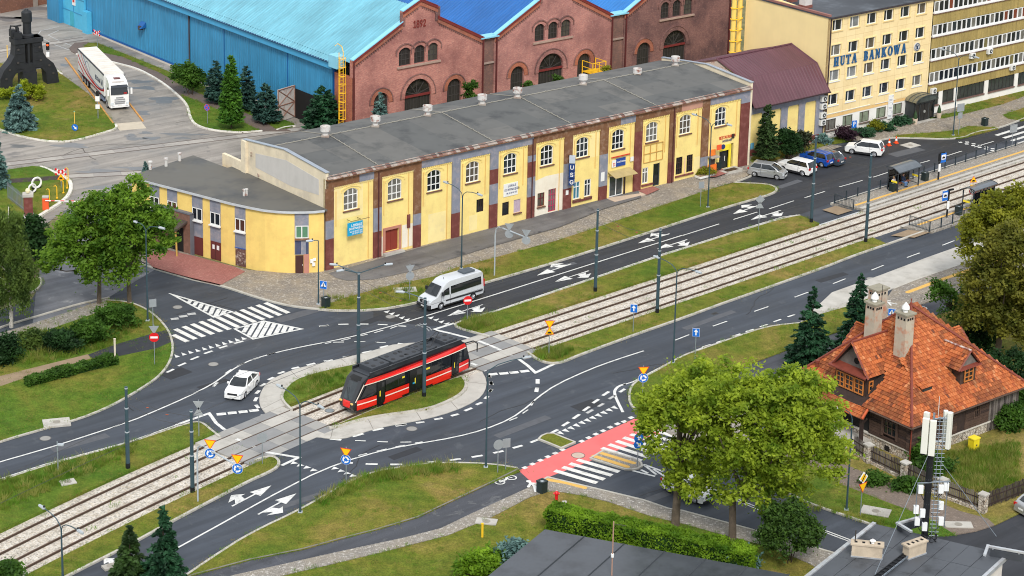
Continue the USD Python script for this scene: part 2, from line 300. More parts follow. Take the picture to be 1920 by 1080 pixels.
# works yard with its old concrete
yard=PL([(-260,420),(60,440),(120,395),(215,372),(420,345),(700,330),(800,200),(500,-60),(-260,-60)],0)
ST('yard',MB().sheet(yard,0.004),YARD)
ST('driveway',MB().sheet(PL([(120,395),(215,372),(262,330),(330,330),(300,500),(200,560),(60,620),(70,520)],0),0.010),asphalt_mat('driveway_asphalt',(104,106,112),samt=0.6,stain=(74,76,82),light=(176,176,176),lamt=0.6,lo=0.3))
# track bed
ST('track_bed',MB().sheet(corr,-0.13),BALL)
vis={}
def slab_zone(t0,t1):return strip(-HW,HW,t0,t1)
# grass and pavements, raised by a kerb
raised=[]
def area(name,pts,m,z=0.1,cut=None,kerb=None,kw=0.2,km=None,kname='kerb',poly=None,kz=0.02):
 p=PL(pts,z)if poly is None else poly
 if cut is not None:p=p.difference(cut)
 ST(name,MB().prism(p,-0.2,z),m);raised.append((p,z,m))
 if kerb is not None:
  l=smooth_line(GS(kerb,z),2);ST(kname,MB().prism(LineString(l).buffer(kw/2,cap_style=2),-0.15,z+kz),km or KERB)
 return p
K1=[(-80,856),(0,827),(83,803),(150,784),(193,767),(233,747),(277,720),(300,703),(318,680),(325,653),(320,627),(307,607),(290,590),(267,575),(240,565),(197,562)]
gA=area('grass_verge',K1+[(100,596),(60,615),(0,640),(-120,680)],GR_GREEN,kerb=K1)
area('footpath',[(197,561),(100,594),(0,625),(-160,690),(-160,720),(0,648),(90,618),(170,590),(205,575)],PAV_L,0.104,kerb=[(205,557),(150,568),(60,595),(0,612),(-140,670)])
area('footpath',[(-120,760),(0,724),(60,704),(170,672),(165,664),(60,690),(0,705),(-120,740)],SOIL,0.108)
area('footpath',[(165,665),(213,647),(293,623),(316,618),(323,640),(293,653),(220,668),(173,671)],ASPH_NEW,0.108)
# corner pavement in front of the yellow hall: rises along the wall
HA=G(611,509.4);HD=np.array([math.cos(AZ),math.sin(AZ)]);HN=np.array([-HD[1],HD[0]])
def hall(s,t):return HA[:2]+s*HD+t*HN
pav_out=[(287,502),(363,523),(413,533),(493,560),(547,573),(597,578),(640,560),(723,537),(820,517),(853,502),(930,482),(1040,452),(1140,419),(1247,383),(1330,355),(1377,341),(1440,312),(1490,303),(1580,274)]
po_=np.array(GS(pav_out,0.1))
wallp=[(-13.2,26.0),(-9.4,16.2),(-7.6,9.0),(-6.0,4.6),(-4.2,2.6),(-2.4,1.3),(-0.2,0.3),(3,0.5),(8,0.5),(13,0.5),(17,0.5),(23,0.5),(31,0.5),(39,0.5),(47,0.5),(54,0.5),(58.4,1.2),(61.5,2.7),(72,2.8)]
wz=np.interp([a for a,_ in wallp],[0,57,61,75],[0.1,0.62,0.2,0.12])
wp_=np.array([hall(*q)for q in wallp])
bm=MB();n=len(wp_);mid=0.45*po_+0.55*wp_
bm.add(np.vstack([np.c_[po_,np.full(n,0.1)],np.c_[mid,0.1+(wz-0.1)*0.6],np.c_[wp_,wz]]),[[r*n+i,r*n+i+1,(r+1)*n+i+1,(r+1)*n+i]for r in(0,1)for i in range(n-1)])
ST('pavement',bm,PAV)
def pz(x,y):
 """Height of the pavement near the hall."""
 q=np.array([x,y])-HA[:2];s,t=q@HD,q@HN
 return 0.1+np.interp(s,[0,57,61,75],[0.0,0.52,0.1,0.02])*np.clip(1+t/9,0,1)
def drape(name,pts,m,dz=0.01):
 p=PL(pts,0.3);mb=MB()
 pts2=[];
 v,f=trimesh.creation.triangulate_polygon(p.segmentize(3.0),engine='earcut')
 t=v[f];cr=(t[:,1,0]-t[:,0,0])*(t[:,2,1]-t[:,0,1])-(t[:,1,1]-t[:,0,1])*(t[:,2,0]-t[:,0,0]);f=np.where((cr<0)[:,None],f[:,::-1],f)
 mb.add(np.c_[v,[pz(*q)+dz for q in v]],f);return ST(name,mb,m)
drape('pavement_strip',[(616,509),(630,518),(650,523),(700,521),(767,507),(817,492),(917,462),(1050,425),(1133,392),(1203,372),(1195,358),(1130,374),(1056,392),(995,410),(918,429),(776,466),(690,489)],ASPH_OLD,0.035)
drape('red_forecourt',[(270,480),(288,500),(363,521),(412,532),(460,506),(440,497),(360,476),(300,462)],PAV_RED,0.03)
drape('red_forecourt',[(1193,360),(1213,368),(1237,358),(1222,352)],PAV_RED,0.06)
drape('red_forecourt',[(1305,336),(1340,336),(1366,328),(1350,320),(1318,322)],PAV_RED,0.06)
kerbN=[(250,488),(287,503),(363,524),(413,534),(493,561),(547,574),(597,579),(640,582),(707,580),(757,572),(787,565),(850,546),(920,526),(973,511),(1053,487),(1173,449),(1280,414),(1360,388),(1413,373),(1450,362),(1458,354),(1450,348),(1433,344),(1377,342)]
area('grass_strip',kerbN[6:]+[(1330,355),(1247,383),(1140,419),(1040,452),(930,482),(853,502),(820,517),(723,537),(640,560)],GR,0.14,kerb=kerbN[6:],kw=0.25)
ST('kerb',MB().prism(LineString(smooth_line(GS(kerbN[:8],.1),2)).buffer(0.12),-0.1,0.13),KERB)
ST('kerb',MB().prism(LineString(GS([(1377,342),(1405,331),(1412,326)],.1)).buffer(0.12),-0.1,0.13),KERB)
# medians either side of the track
kU=[(1500,403),(1467,409),(1380,435),(1280,467),(1240,479),(1117,521),(930,584),(873,599),(858,604),(852,608),(858,613),(884,621),(918,630)]
area('median_grass',kU+[(960,640),(1160,580),(1500,470),(1560,440),(1540,420)],GR,0.12,cut=corr,kerb=kU,kw=0.22)
kL=[(989,659),(1006,672),(1026,680),(1046,680),(1065,674),(1080,667),(1194,625),(1270,599),(1335,575),(1400,552),(1536,504),(1607,476),(1664,457)]
area('median_grass',kL+[(1625,440),(1500,470),(1160,580),(985,640)],GR,0.12,cut=corr,kerb=kL+[(1800,409),(2000,338)],kw=0.25)
kUL=[(-100,940),(0,901),(83,873),(243,830),(333,799),(365,790),(380,792),(395,805),(412,818)]
area('median_grass',kUL+[(420,830),(300,900),(0,1040),(-100,1090)],GR_GREEN,0.12,cut=corr,kerb=kUL,kw=0.2)
kLL=[(478,862),(500,855),(515,856),(524,864),(521,874),(505,884),(470,899),(395,938),(317,979),(240,1022),(125,1079),(40,1125)]
area('median_grass',[(440,860)]+kLL+[(-60,1140),(200,960)],GR,0.12,cut=corr,kerb=kLL,kw=0.22)
# platforms
def tpt(u,v):
 q=G(u,v)[:2]-TO;return q@TT,q@TN
t0u=55.5;t0l=54.0
platU=Polygon(np.vstack([track([t0u,110],HW-0.15),track([110,t0u-1.2],HW+3.1)]))
platL=Polygon(np.vstack([track([t0l,110],-HW+0.15),track([110,t0l+1.2],-HW-3.1)]))
ST('tram_platform',MB().prism(platU,-0.2,0.22),PAV_L);ST('tram_platform',MB().prism(platL,-0.2,0.22),PAV_L)
mb=MB();mb.prism(Polygon(np.vstack([track([t0u,110],HW-0.15),track([110,t0u],HW+0.35)])),0.2,0.235);mb.prism(Polygon(np.vstack([track([t0l,110],-HW+0.15),track([110,t0l],-HW-0.2)])),0.2,0.235);mb.prism(Polygon(np.vstack([track([t0u,110],2.7),track([110,t0u],HW-0.16)])),-0.2,0.06)
ST('platform_edge',mb,CONC)
for a,b,nm in((HW+0.95,HW+1.3,0),(-HW-1.0,-HW-0.65,0)):
 ST('tactile_strip',MB().prism(Polygon(np.vstack([track([t0u+.3,96],a),track([96,t0u+.3],b)])),0.2,0.232),YEL)
ST('kerb',MB().prism(Polygon(np.vstack([track([t0u-1.2,110],HW+3.12),track([110,t0u-1.2],HW+3.36)])),-0.1,0.25),KERB)
ST('bare_earth',MB().sheet(Polygon(np.vstack([track([t0u-3.5,t0u-1],HW+0.4),track([t0u-1.3,t0u-3.5],HW+2.6)])),0.13),SOIL)
ST('bare_earth',MB().sheet(Polygon(np.vstack([track([t0l-3.0,t0l-.1],-HW-0.9),track([t0l+1.1,t0l-1.6],-HW-2.9)])),0.13),SOIL)
# roundabout island: concrete apron, kerb, turf
apr=smooth_line(GS([(580,815),(600,820),(640,824),(685,809),(722,799),(797,786),(853,770),(895,750),(910,733),(913,713),(902,693),(880,672),(830,640),(743,644),(713,653),(678,663),(597,682),(558,690),(527,702),(503,715),(490,732),(485,750),(490,767),(507,783),(540,800)],0.05),1)
apron=Polygon(apr).buffer(0)
ST('roundabout_apron',MB().prism(apron.difference(corr),-0.2,0.05),CONC)
joints=MB()
for(a,b)in[((503,715),(536,728)),((545,695),(560,710)),((640,673),(648,679)),((490,767),(528,748)),((620,822),(625,800)),((700,805),(690,785)),((790,787),(780,771)),((858,767),(845,752)),((913,720),(876,716))]:
 joints.prism(LineString(GS([a,b],.05)).buffer(0.02),0.04,0.053)
ST('apron_joint',joints,mat('joint_dirt',(110,104,96)))
gu=[(547,767),(532,753),(528,743),(533,730),(550,713),(575,703),(617,692),(667,682),(717,670),(760,660),(820,640)]
gl=[(617,801),(640,797),(653,792),(700,780),(800,767),(837,753),(862,740),(874,727),(875,715),(867,706)]
area('island_grass',gu+[(850,640),(840,690),(600,770)],GR_GREEN,0.16,cut=strip(-2.9,2.9),kerb=gu,kw=0.2)
area('island_grass',gl+[(800,720),(660,770)],GR,0.16,cut=strip(-2.9,2.9),kerb=gl,kw=0.3)
# south side: verge, paths, crossings
k7=[(340,1084),(400,1043),(467,1000),(567,953),(640,910),(690,887),(740,877),(800,868),(873,867),(927,870),(970,877)]
gS=area('grass_verge',k7+[(975,884),(917,907),(853,937),(783,970),(707,993),(640,1010),(567,1030),(467,1050),(363,1078),(300,1110)],GR,0.12,kerb=k7,kw=0.2)
area('cycle_path',[(970,880),(917,907),(853,937),(783,970),(707,993),(640,1010),(567,1030),(467,1050),(363,1078),(280,1110),(340,1130),(433,1079),(533,1057),(640,1033),(757,1008),(827,990),(883,963),(960,928),(1002,909)],PATH,0.06)
kc=[(280,1108),(363,1077),(467,1049),(567,1029),(640,1009),(707,992),(783,969),(853,936),(917,906),(972,879)]
ST('kerb',MB().prism(LineString(GS(kc,.1)).buffer(0.07),-0.1,0.13),mat('dark_kerb',(128,124,118)))
area('footway',[(1002,909),(960,928),(883,963),(827,990),(757,1008),(640,1033),(533,1057),(433,1079),(340,1130),(420,1130),(520,1081),(640,1053),(723,1033),(840,1003),(920,970),(993,932),(1023,922),(1040,920),(1090,928),(1140,940),(1223,968),(1280,981),(1363,1004),(1430,1021),(1513,1054),(1560,1080),(1620,1066),(1560,1036),(1427,998),(1280,958),(1253,953),(1207,937),(1107,913),(1027,894)],PAV_L,0.08)
kR=[(1003,908),(1027,894),(1107,913),(1207,937),(1253,953),(1280,957),(1427,997),(1560,1035),(1640,1062)]
ST('kerb',MB().prism(LineString(GS(kR,.1)).buffer(0.09),-0.1,0.11),KERB)
drp=[(1023,923),(993,933),(920,971),(840,1004),(723,1034),(640,1054),(520,1082),(420,1132),(900,1200),(1560,1180),(1560,1082),(1513,1055),(1430,1022),(1363,1005),(1280,982),(1223,969),(1140,941),(1090,929),(1040,921)]
area('grass_verge',drp,GR,0.10)
ST('tactile_strip',MB().prism(LineString(GS([(1028,899),(1062,905),(1096,914)],.1)).buffer(0.22),0.0,0.088),YEL)
# red cycle crossing, small islands
redp=PL([(968,884),(1002,908),(1020,898),(1290,793),(1260,762),(1190,785),(1170,794)],0)
ST('red_cycle_crossing',MB().sheet(redp,0.006),RED)
isl=GS([(1010,823),(1016,817),(1026,813),(1038,813),(1055,820),(1078,829),(1052,840),(1035,833)],.1)
ST('grass_island',MB().prism(Polygon(isl),-0.1,0.13),GR);ST('kerb',MB().prism(Polygon(isl).exterior.buffer(0.08),-0.1,0.15),KERB)
ri=GS([(1107,859),(1132,844),(1196,862),(1202,867),(1204,873),(1196,878),(1184,880),(1172,879)],.1)
ST('refuge_island',MB().prism(Polygon(ri),-0.1,0.10),PAV_L);ST('kerb',MB().prism(Polygon(ri).exterior.buffer(0.08),-0.1,0.13),KERB)
for a,b in(((1126,849),(1188,868)),((1114,855),(1176,875))):
 ST('tactile_strip',MB().prism(LineString(GS([a,b],.1)).buffer(0.22),0.05,0.106),YEL)
 # east verge beside the lower road, bus bay, path behind the house
kE=[(1192,768),(1183,758),(1179,745),(1182,728),(1188,719),(1204,708),(1227,697),(1280,666),(1317,654),(1380,631),(1440,611),(1500,605)]
area('grass_verge',kE+[(1540,588),(1597,572),(1675,540),(1720,522),(1690,520),(1664,540),(1580,618),(1487,652),(1407,682),(1300,735),(1230,770)],GR,0.12,kerb=kE,kw=0.2)
area('bus_bay',[(1500,604),(1540,589),(1597,573),(1675,541),(1725,521),(1830,486),(2010,420),(2010,385),(1830,450),(1737,483),(1650,516),(1560,548)],CONC,0.02)
area('bus_stop_pavement',[(1640,590),(1675,541),(1725,521),(1830,486),(2010,420),(2010,470),(1800,545),(1720,572),(1660,598)],PAV,0.14,kerb=[(1675,541),(1725,521),(1830,486),(2010,420)])
ST('tactile_strip',MB().prism(LineString(GS([(1702,548),(1760,526),(1830,502),(1950,458)],.14)).buffer(0.25),0.05,0.148),YEL)
area('cycle_path',[(1407,682),(1487,652),(1583,619),(1640,598),(1727,573),(1800,546),(2010,470),(2010,500),(1810,570),(1740,596),(1650,628),(1590,650),(1495,690),(1400,735),(1330,770),(1230,800),(1250,760),(1300,735)],PATH,0.06)
area('footway',[(1230,800),(1330,770),(1400,735),(1495,690),(1590,650),(1650,628),(1650,645),(1590,672),(1500,715),(1420,752),(1400,800),(1440,880),(1290,830)],PAV_L,0.07)
ST('red_cycle_crossing',MB().sheet(PL([(1660,652),(1700,640),(1720,655),(1680,668)],0.1),0.08),RED)
for k in range(3):
 ST('crossing_stripe',MB().sheet(PL([(1645-8*k,612+10*k),(1682-8*k,598+10*k),(1683-8*k,603+10*k),(1646-8*k,617+10*k)],0.09),0.09),WHITE)
 # south-east: verge with brown paving, side road, house garden
kV=[(1440,905),(1480,925),(1520,944),(1580,964),(1633,982),(1700,1008)]
area('grass_verge',kV+[(1790,1002),(1740,970),(1660,940),(1570,905),(1540,880),(1460,850),(1420,860)],GR_GREEN,0.10,kerb=kV,kw=0.2)
area('footway',[(1420,860),(1460,850),(1540,880),(1570,905),(1660,940),(1740,970),(1790,1002),(1830,995),(1865,984),(1852,972),(1800,958),(1720,925),(1640,894),(1560,860),(1490,825),(1440,830)],PAV_BR,0.09)
ST('garden',MB().prism(PL([(1440,815),(1490,825),(1560,860),(1640,894),(1720,925),(1800,958),(1852,972),(1865,984),(1925,955),(2080,905),(2100,560),(1850,560),(1740,596),(1650,640),(1500,715),(1425,752)],.1),-0.15,0.085),GR_DRY)
ST('side_road',MB().sheet(PL([(1633,1010),(1780,1006),(1860,986),(1925,957),(2100,905),(2100,1180),(1500,1180)],0),0.004),ASPH_NEW)
# far kerbside by the office block
area('pavement',[(1555,266),(1600,262),(1640,262),(1675,257),(1800,258),(1830,243),(1872,240),(2000,190),(2000,120),(1740,218),(1700,228),(1545,262)],PAV,0.10)
area('grass_strip',[(1675,257),(1690,252),(1762,247),(1795,243),(1815,236),(1865,238),(1872,241),(1800,259)],GR,0.13,kerb=[(1640,264),(1665,259),(1678,257),(1800,261),(1830,246),(1872,241),(1960,205)])
area('grass_strip',[(1740,222),(1765,222),(1800,215),(1880,195),(2000,150),(2000,120),(1850,185),(1820,190),(1790,210)],GR,0.13)
area('grass_strip',[(1880,215),(1895,210),(2000,175),(2000,205),(1915,226),(1890,222)],GR,0.13)
area('grass_strip',[(1403,308),(1412,314),(1440,303),(1480,290),(1525,277),(1560,267),(1600,260),(1585,252),(1545,262),(1521,271),(1470,281),(1411,293)],GR,0.30)
# rails, set with gaps nowhere: each rail one bar
for o in RO:
 t=np.concatenate([np.arange(-75,4,1.0),np.arange(4,107,3.0)]);a=track(t,o)
 mb=MB();mb.prism(LineString(a).buffer(0.036,cap_style=2),-0.02,0.02);rp=ST('rail',mb,RAILTOP)
 mb=MB();mb.prism(LineString(a).buffer(0.03,cap_style=2),-0.12,-0.022);mb.prism(LineString(a).buffer(0.085,cap_style=2),-0.135,-0.112);obj(rp,'rail_web',mb,RAIL)
 # concrete crossing slabs each a piece
def slabs(t0,t1,step=2.05):
 r=random.Random(int(t0));p=W+'/'+numbered(W,'level_crossing');x=UsdGeom.Xform.Define(stage,p);setd(x.GetPrim(),kind='structure')
 bands=[(-HW,RO[3]-.07),(RO[3]+.07,RO[2]-.07),(RO[2]+.07,RO[1]-.07),(RO[1]+.07,RO[0]-.07),(RO[0]+.07,HW)]
 ms=[mat('crossing_slab_a',(186,182,174),v=0.1,dirt=(126,122,116),damt=0.5),mat('crossing_slab_b',(160,158,154),v=0.12,dirt=(120,118,114),damt=0.5),mat('crossing_slab_c',(140,140,140),v=0.12,dirt=(112,110,108),damt=0.4)]
 for a,b in bands:
  t=t0
  while t<t1-0.3:
   e=min(t+step,t1);q=strip(a+.01,b-.01,t+0.012,e-0.012)
   obj(p,'slab',MB().prism(q,-0.13,0.012+r.uniform(-.003,.003)),r.choice(ms));t=e
T=lambda u,v:tpt(u,v)[0]
slabs(T(425,838)-1,T(590,788));slabs(T(850,672),T(968,640))
# ================================================================ ROAD MARKINGS (flat paint, 8 mm up)
def z(ox,oy,k):return lambda pts:[(ox+x/k,oy+y/k)for x,y in pts]
a5,a6,a1,a2,a3,a4,a7=z(300,540,6),z(400,660,6),z(600,460,6),z(620,620,6),z(560,700,8),z(840,600,8),z(960,760,6)
t00,t10,t20,t01,t11,t21,t02,t12,t22=[z(640*i,360*j,3)for j in range(3)for i in range(3)]
MZ=0.012
def paint(name,shapes,m=WHITE,zz=MZ,sep=False):
 if sep:
  for s in shapes:ST(name,MB().sheet(s,zz),m)
 else:
  mb=MB();[mb.sheet(s,zz)for s in shapes];ST(name,mb,m)
def line(pts,w=0.14,sm=0):
 l=np.array(GS(pts));l=smooth_line(l,sm)if sm else l
 return LineString(l).buffer(w/2,cap_style=2,join_style=2)
paint('lane_line',[line([(-120,903),(0,866),(67,847),(117,832),(243,791),(300,767),(350,745),(397,721),(417,707),(445,687),(473,674),(500,666),(522,660),(567,650),(620,640),(670,629),(710,618),(747,608),(797,593),(920,555),(1100,498),(1280,441)],0.16,1)])
paint('lane_line',[line([(1207,658),(1157,674),(1107,692),(1043,721),(1007,746),(993,760),(957,786),(907,806),(853,820),(783,832),(723,843),(640,867),(563,900),(343,1022),(250,1072),(150,1126)],0.16,1)])
paint('edge_line',[line([(852,606),(813,618),(840,624),(894,638),(920,648),(940,657),(960,667),(975,675),(990,686),(1004,699),(1040,682)],0.32)])
paint('edge_line',[line([(330,797),(392,775),(398,783),(405,793),(420,805),(437,814)],0.3),line([(443,823),(500,848),(560,858),(528,873)],0.3)])
paint('edge_line',[line([(1495,403),(1467,407),(1380,433),(1280,465),(1240,477),(1117,519),(930,582),(880,596)],0.12),line([(0,898),(83,871),(243,828),(330,797)],0.12)])
paint('edge_line',[line([(1173,720),(1160,724),(1153,731),(1152,738),(1157,751),(1168,773)],0.25,1),line([(1168,722),(1187,716),(1280,667),(1320,651),(1340,645)],0.16)])
paint('lane_line',[line([(1318,909),(1427,954),(1540,992),(1620,1022)],0.12),line([(1316,912),(1425,957),(1538,995),(1618,1025)],0.12)])
def dashes(name,f,segs,w,m=WHITE):
 paint(name,[line(f(s),w)for s in segs],m,sep=True)
dashes('lane_dash',t21,[[(0,245),(205,180)],[(285,155),(420,113)],[(487,95),(625,50)],[(685,33),(800,-3)],[(170,755),(250,727)],[(403,672),(482,645)],[(630,592),(706,564)],[(846,516),(917,488)],[(1062,440),(1131,412)],[(1262,369),(1333,343)],[(1461,300),(1528,274)],[(1660,228),(1727,203)],[(-42,834),(36,803)]],0.14)
dashes('lane_dash',t20,[[(880,1052),(1012,1015)],[(1072,997),(1200,955)],[(1262,938),(1390,903)],[(1460,885),(1570,850)],[(1640,828),(1750,795)]],0.14)
dashes('edge_dash',t21,[[(112,872),(160,858)],[(190,848),(240,831)],[(280,813),(325,798)],[(355,786),(400,772)],[(435,759),(478,745)],[(512,731),(553,716)],[(590,703),(630,690)],[(805,623),(850,608)],[(885,597),(925,583)],[(960,570),(1000,556)],[(1090,522),(1140,505)],[(1175,493),(1225,477)],[(1240,471),(1280,457)],[(1310,445),(1350,431)],[(1375,420),(1415,406)],[(1447,394),(1488,380)],[(1515,370),(1555,357)]],0.2)
dashes('guide_dash',a6,[[(1465,67),(1565,42)],[(1245,106),(1345,90)],[(1050,150),(1145,127)],[(880,190),(965,170)],[(730,245),(800,221)],[(615,315),(680,285)],[(533,388),(585,355)],[(480,470),(518,433)],[(465,555),(490,510)],[(478,595),(510,633)],[(548,705),(603,745)],[(632,780),(715,815)],[(768,838),(845,870)],[(902,890),(1005,920)]],0.3)
dashes('guide_dash',a3,[[(170,930),(325,955)],[(470,983),(640,1000)],[(810,950),(970,905)],[(1110,860),(1270,825)],[(1450,790),(1620,765)]],0.3)
dashes('guide_dash',a2,[[(730,1062),(855,1050)],[(960,1038),(1055,1028)],[(1165,1000),(1260,985)],[(1355,960),(1440,938)],[(1507,903),(1590,870)],[(1638,835),(1700,808)],[(1735,768),(1770,738)],[(1790,690),(1812,658)],[(1805,612),(1806,573)],[(1690,428),(1745,455)],[(1780,500),(1792,530)],[(140,302),(245,284)],[(355,251),(465,230)],[(555,191),(650,170)],[(755,145),(870,156)],[(1440,300),(1525,335)],[(1580,365),(1645,390)]],0.3)
dashes('thin_dash',a2,[[(25,131),(150,129)],[(265,126),(390,126)],[(505,130),(620,135)]],0.14)
dashes('thin_dash',a3,[[(845,1009),(1005,1015)],[(1180,1026),(1340,1030)],[(1525,1034),(1690,1031)]],0.14)
dashes('guide_dash',a1,[[(0,915),(100,902)],[(205,890),(320,888)],[(450,886),(545,887)],[(650,890),(760,895)],[(880,906),(970,912)]],0.22)
dashes('lane_dash',a5,[[(735,962),(805,915)],[(870,880),(950,843)],[(1030,812),(1125,783)],[(1205,755),(1300,729)],[(1855,627),(1925,612)]],0.14)
dashes('lane_dash',a1,[[(240,1072),(345,1048)],[(450,1020),(535,1001)],[(610,985),(710,955)],[(790,937),(870,908)]],0.14)
dashes('guide_dash',a5,[[(1790,433),(1895,420)],[(75,952),(155,913)],[(205,879),(290,843)],[(345,808),(435,772)],[(498,740),(590,708)],[(665,678),(755,650)],[(835,625),(935,598)]],0.26)
dashes('guide_dash',a4,[[(600,822),(742,808)],[(770,808),(905,796)],[(925,795),(1057,781)],[(1083,776),(1217,762)]],0.5)
dashes('guide_dash',a4,[[(602,838),(632,870)],[(640,925),(662,975)],[(650,1040),(620,1078)]],0.3)
dashes('guide_dash',a4,[[(1345,888),(1345,957)],[(1338,1017),(1322,1082)]],0.35)
dashes('guide_dash',a6,[[(37,703),(143,695)],[(163,690),(262,682)],[(285,678),(385,668)],[(405,665),(510,652)]],0.5)
dashes('lane_dash',a6,[[(0,388),(45,345)]],0.25)
dashes('lane_dash',t12,[[(95,403),(145,391)],[(200,379),(255,366)],[(305,354),(357,345)],[(415,333),(457,326)],[(945,206),(990,189)],[(1020,166),(1050,145)],[(1068,122),(1083,95)]],0.14)
dashes('guide_dash',t12,[[(0,442),(65,445)],[(137,450),(205,452)],[(275,453),(342,453)],[(485,441),(545,436)],[(608,430),(672,421)],[(733,412),(795,402)],[(855,389),(912,377)],[(965,361),(1018,346)],[(1065,330),(1108,312)],[(1177,278),(1218,257)],[(1243,237),(1280,214)],[(1303,196),(1340,171)],[(1360,152),(1395,128)],[(1415,108),(1448,86)],[(1470,66),(1505,43)],[(1565,47),(1595,28)]],0.28)
dashes('worn_dash',t12,[[(1380,165),(1415,145)],[(1445,128),(1475,110)],[(1505,85),(1540,65)]],0.28,WORN)
def sharks(f,cs,off,k):paint('yield_triangle',[Polygon(GS(f([(x+dx,y+dy)for dx,dy in off])))for x,y in cs],sep=True)
sharks(a7,[(545,310),(605,283),(667,255),(728,225),(790,195),(850,168),(912,140),(974,112),(1037,82),(1097,52),(1155,25)],[(-5,-21),(43,18),(-48,5)],6)
sharks(a5,[(190,768),(268,745),(345,725),(425,706),(500,686),(575,667),(650,647),(725,626),(797,606),(870,586),(943,570)],[(-30,-20),(36,4),(-13,17)],6)
sharks(a1,[(755,747),(812,769),(868,791),(925,814),(983,837),(1250,815),(1310,838),(1368,860),(1428,882)],[(-40,0),(32,-14),(2,18)],6)
sharks(t02,[(1655,445),(1690,458),(1728,470),(1765,485),(1885,475),(1920,490),(1953,503),(1986,517)],[(-22,7),(-6,-10),(23,2)],3)
# hatched splitters
def hatch(out,bars,w):
 p=Polygon(GS(a5(out)));paint('hatched_splitter',[p.exterior.buffer(0.11,join_style=2).union(unary_union([line(a5(b),w)for b in bars]).intersection(p))])
hatch([(140,75),(810,268),(605,328)],[[(345,140),(318,170)],[(410,160),(380,200)],[(472,178),(442,230)],[(537,198),(503,262)],[(602,218),(565,298)],[(667,240),(622,320)],[(728,255),(690,310)]],0.42)
hatch([(840,460),(1165,372),(1595,462),(1048,575)],[[(990,420),(940,500)],[(1080,395),(995,535)],[(1168,372),(1055,560)],[(1228,380),(1130,555)],[(1293,395),(1215,535)],[(1358,412),(1297,520)],[(1418,425),(1382,500)],[(1485,440),(1460,490)]],0.42)
for f,segs in((a5,[[(150,527),(310,605)],[(172,462),(400,575)],[(265,433),(495,548)],[(360,405),(595,520)],[(452,378),(690,492)],[(550,352),(785,468)],[(640,325),(880,440)],[(735,298),(975,413)],[(830,272),(1070,385)],[(915,245),(1165,357)],[(1005,217),(1260,335)],[(1095,192),(1355,308)],[(1185,167),(1445,282)]]),
(a7,[[(480,735),(955,875)],[(570,695),(1040,835)],[(650,655),(1125,790)],[(735,612),(1205,750)],[(1010,480),(1455,625)],[(1090,440),(1535,585)],[(1175,402),(1610,545)],[(1255,362),(1700,505)],[(1335,325),(1780,462)],[(1415,287),(1860,425)],[(1495,250),(1940,385)]])):
 dashes('zebra_stripe',f,segs,0.5,mat('zebra_paint',(224,222,216),rough=0.65,v=0.08,sc=2.0,dirt=(140,140,138),damt=0.6,dsc=2.2))
dashes('block_mark',a5,[[(122,352),(210,343)],[(217,325),(308,313)],[(310,298),(402,287)]],0.5,WORN)
paint('cycle_crossing_square',[Polygon(GS(a7([(x+dx,y+dy)for dx,dy in((-41,-1),(4,-18),(40,-1),(-4,17))])))for x,y in[(145,703),(230,662),(320,620),(403,580),(487,540),(570,500),(785,405),(863,366),(943,326),(1025,288),(1105,248),(1185,210),(1262,185),(1340,140)]],sep=True)
dashes('hatch_line',a7,[[(1355,735),(1610,800)],[(1480,665),(1700,745)],[(1485,672),(1625,780)],[(1450,725),(1530,765)],[(1590,720),(1720,800)]],0.22)
# upper far end: cycle crossing squares and crossing
mb=[Polygon([tuple(p+np.array(q))for q in((-.22,-.2),(.22,-.2),(.22,.2),(-.22,.2))])for k in range(14)for p in[G(1804+6.0*k,266+1.55*k)[:2]+(0.35 if k%2 else-0.35)*np.array([0.75,0.66])]]
paint('crossing_square',mb)
dashes('zebra_stripe',lambda s:s,[[(1868,254),(1925,236)],[(1882,259),(1935,243)],[(1897,264),(1945,249)],[(1910,269),(1955,255)]],0.5)
# lane arrows: straight ahead with one turning branch
def arrow(tip,tail,side,length=None):
 a,b=G(*tip)[:2],G(*tail)[:2];d=a-b;L=np.linalg.norm(d);d/=L;n_=np.array([-d[1],d[0]])*side
 f=lambda s,t:tuple(b+d*s*L+n_*t)
 shapes=[Polygon([f(0,-.08),f(.62,-.08),f(.62,.08),f(0,.08)]),Polygon([f(.58,-.55),f(1,0),f(.58,.55)]),
Polygon([f(.10,.08),f(.22,.62),f(.06,.62),f(.30,1.32),f(.48,.62),f(.38,.62),f(.34,.08)])]
 paint('lane_arrow',[unary_union(shapes)])
for f,tip,tail,sd in((t11,(1100,470),(1292,405),-1),(t11,(1197,508),(1392,443),1),(t11,(595,699),(797,634),1),(t11,(1668,289),(1846,235),-1),(t11,(1775,322),(1945,268),1),(t21,(283,124),(425,76),-1),(t21,(382,157),(552,103),1),(t02,(1527,571),(1305,688),1),(t02,(1667,616),(1452,734),-1),(t02,(760,955),(610,1033),1)):
 arrow(f([tip])[0],f([tail])[0],sd)
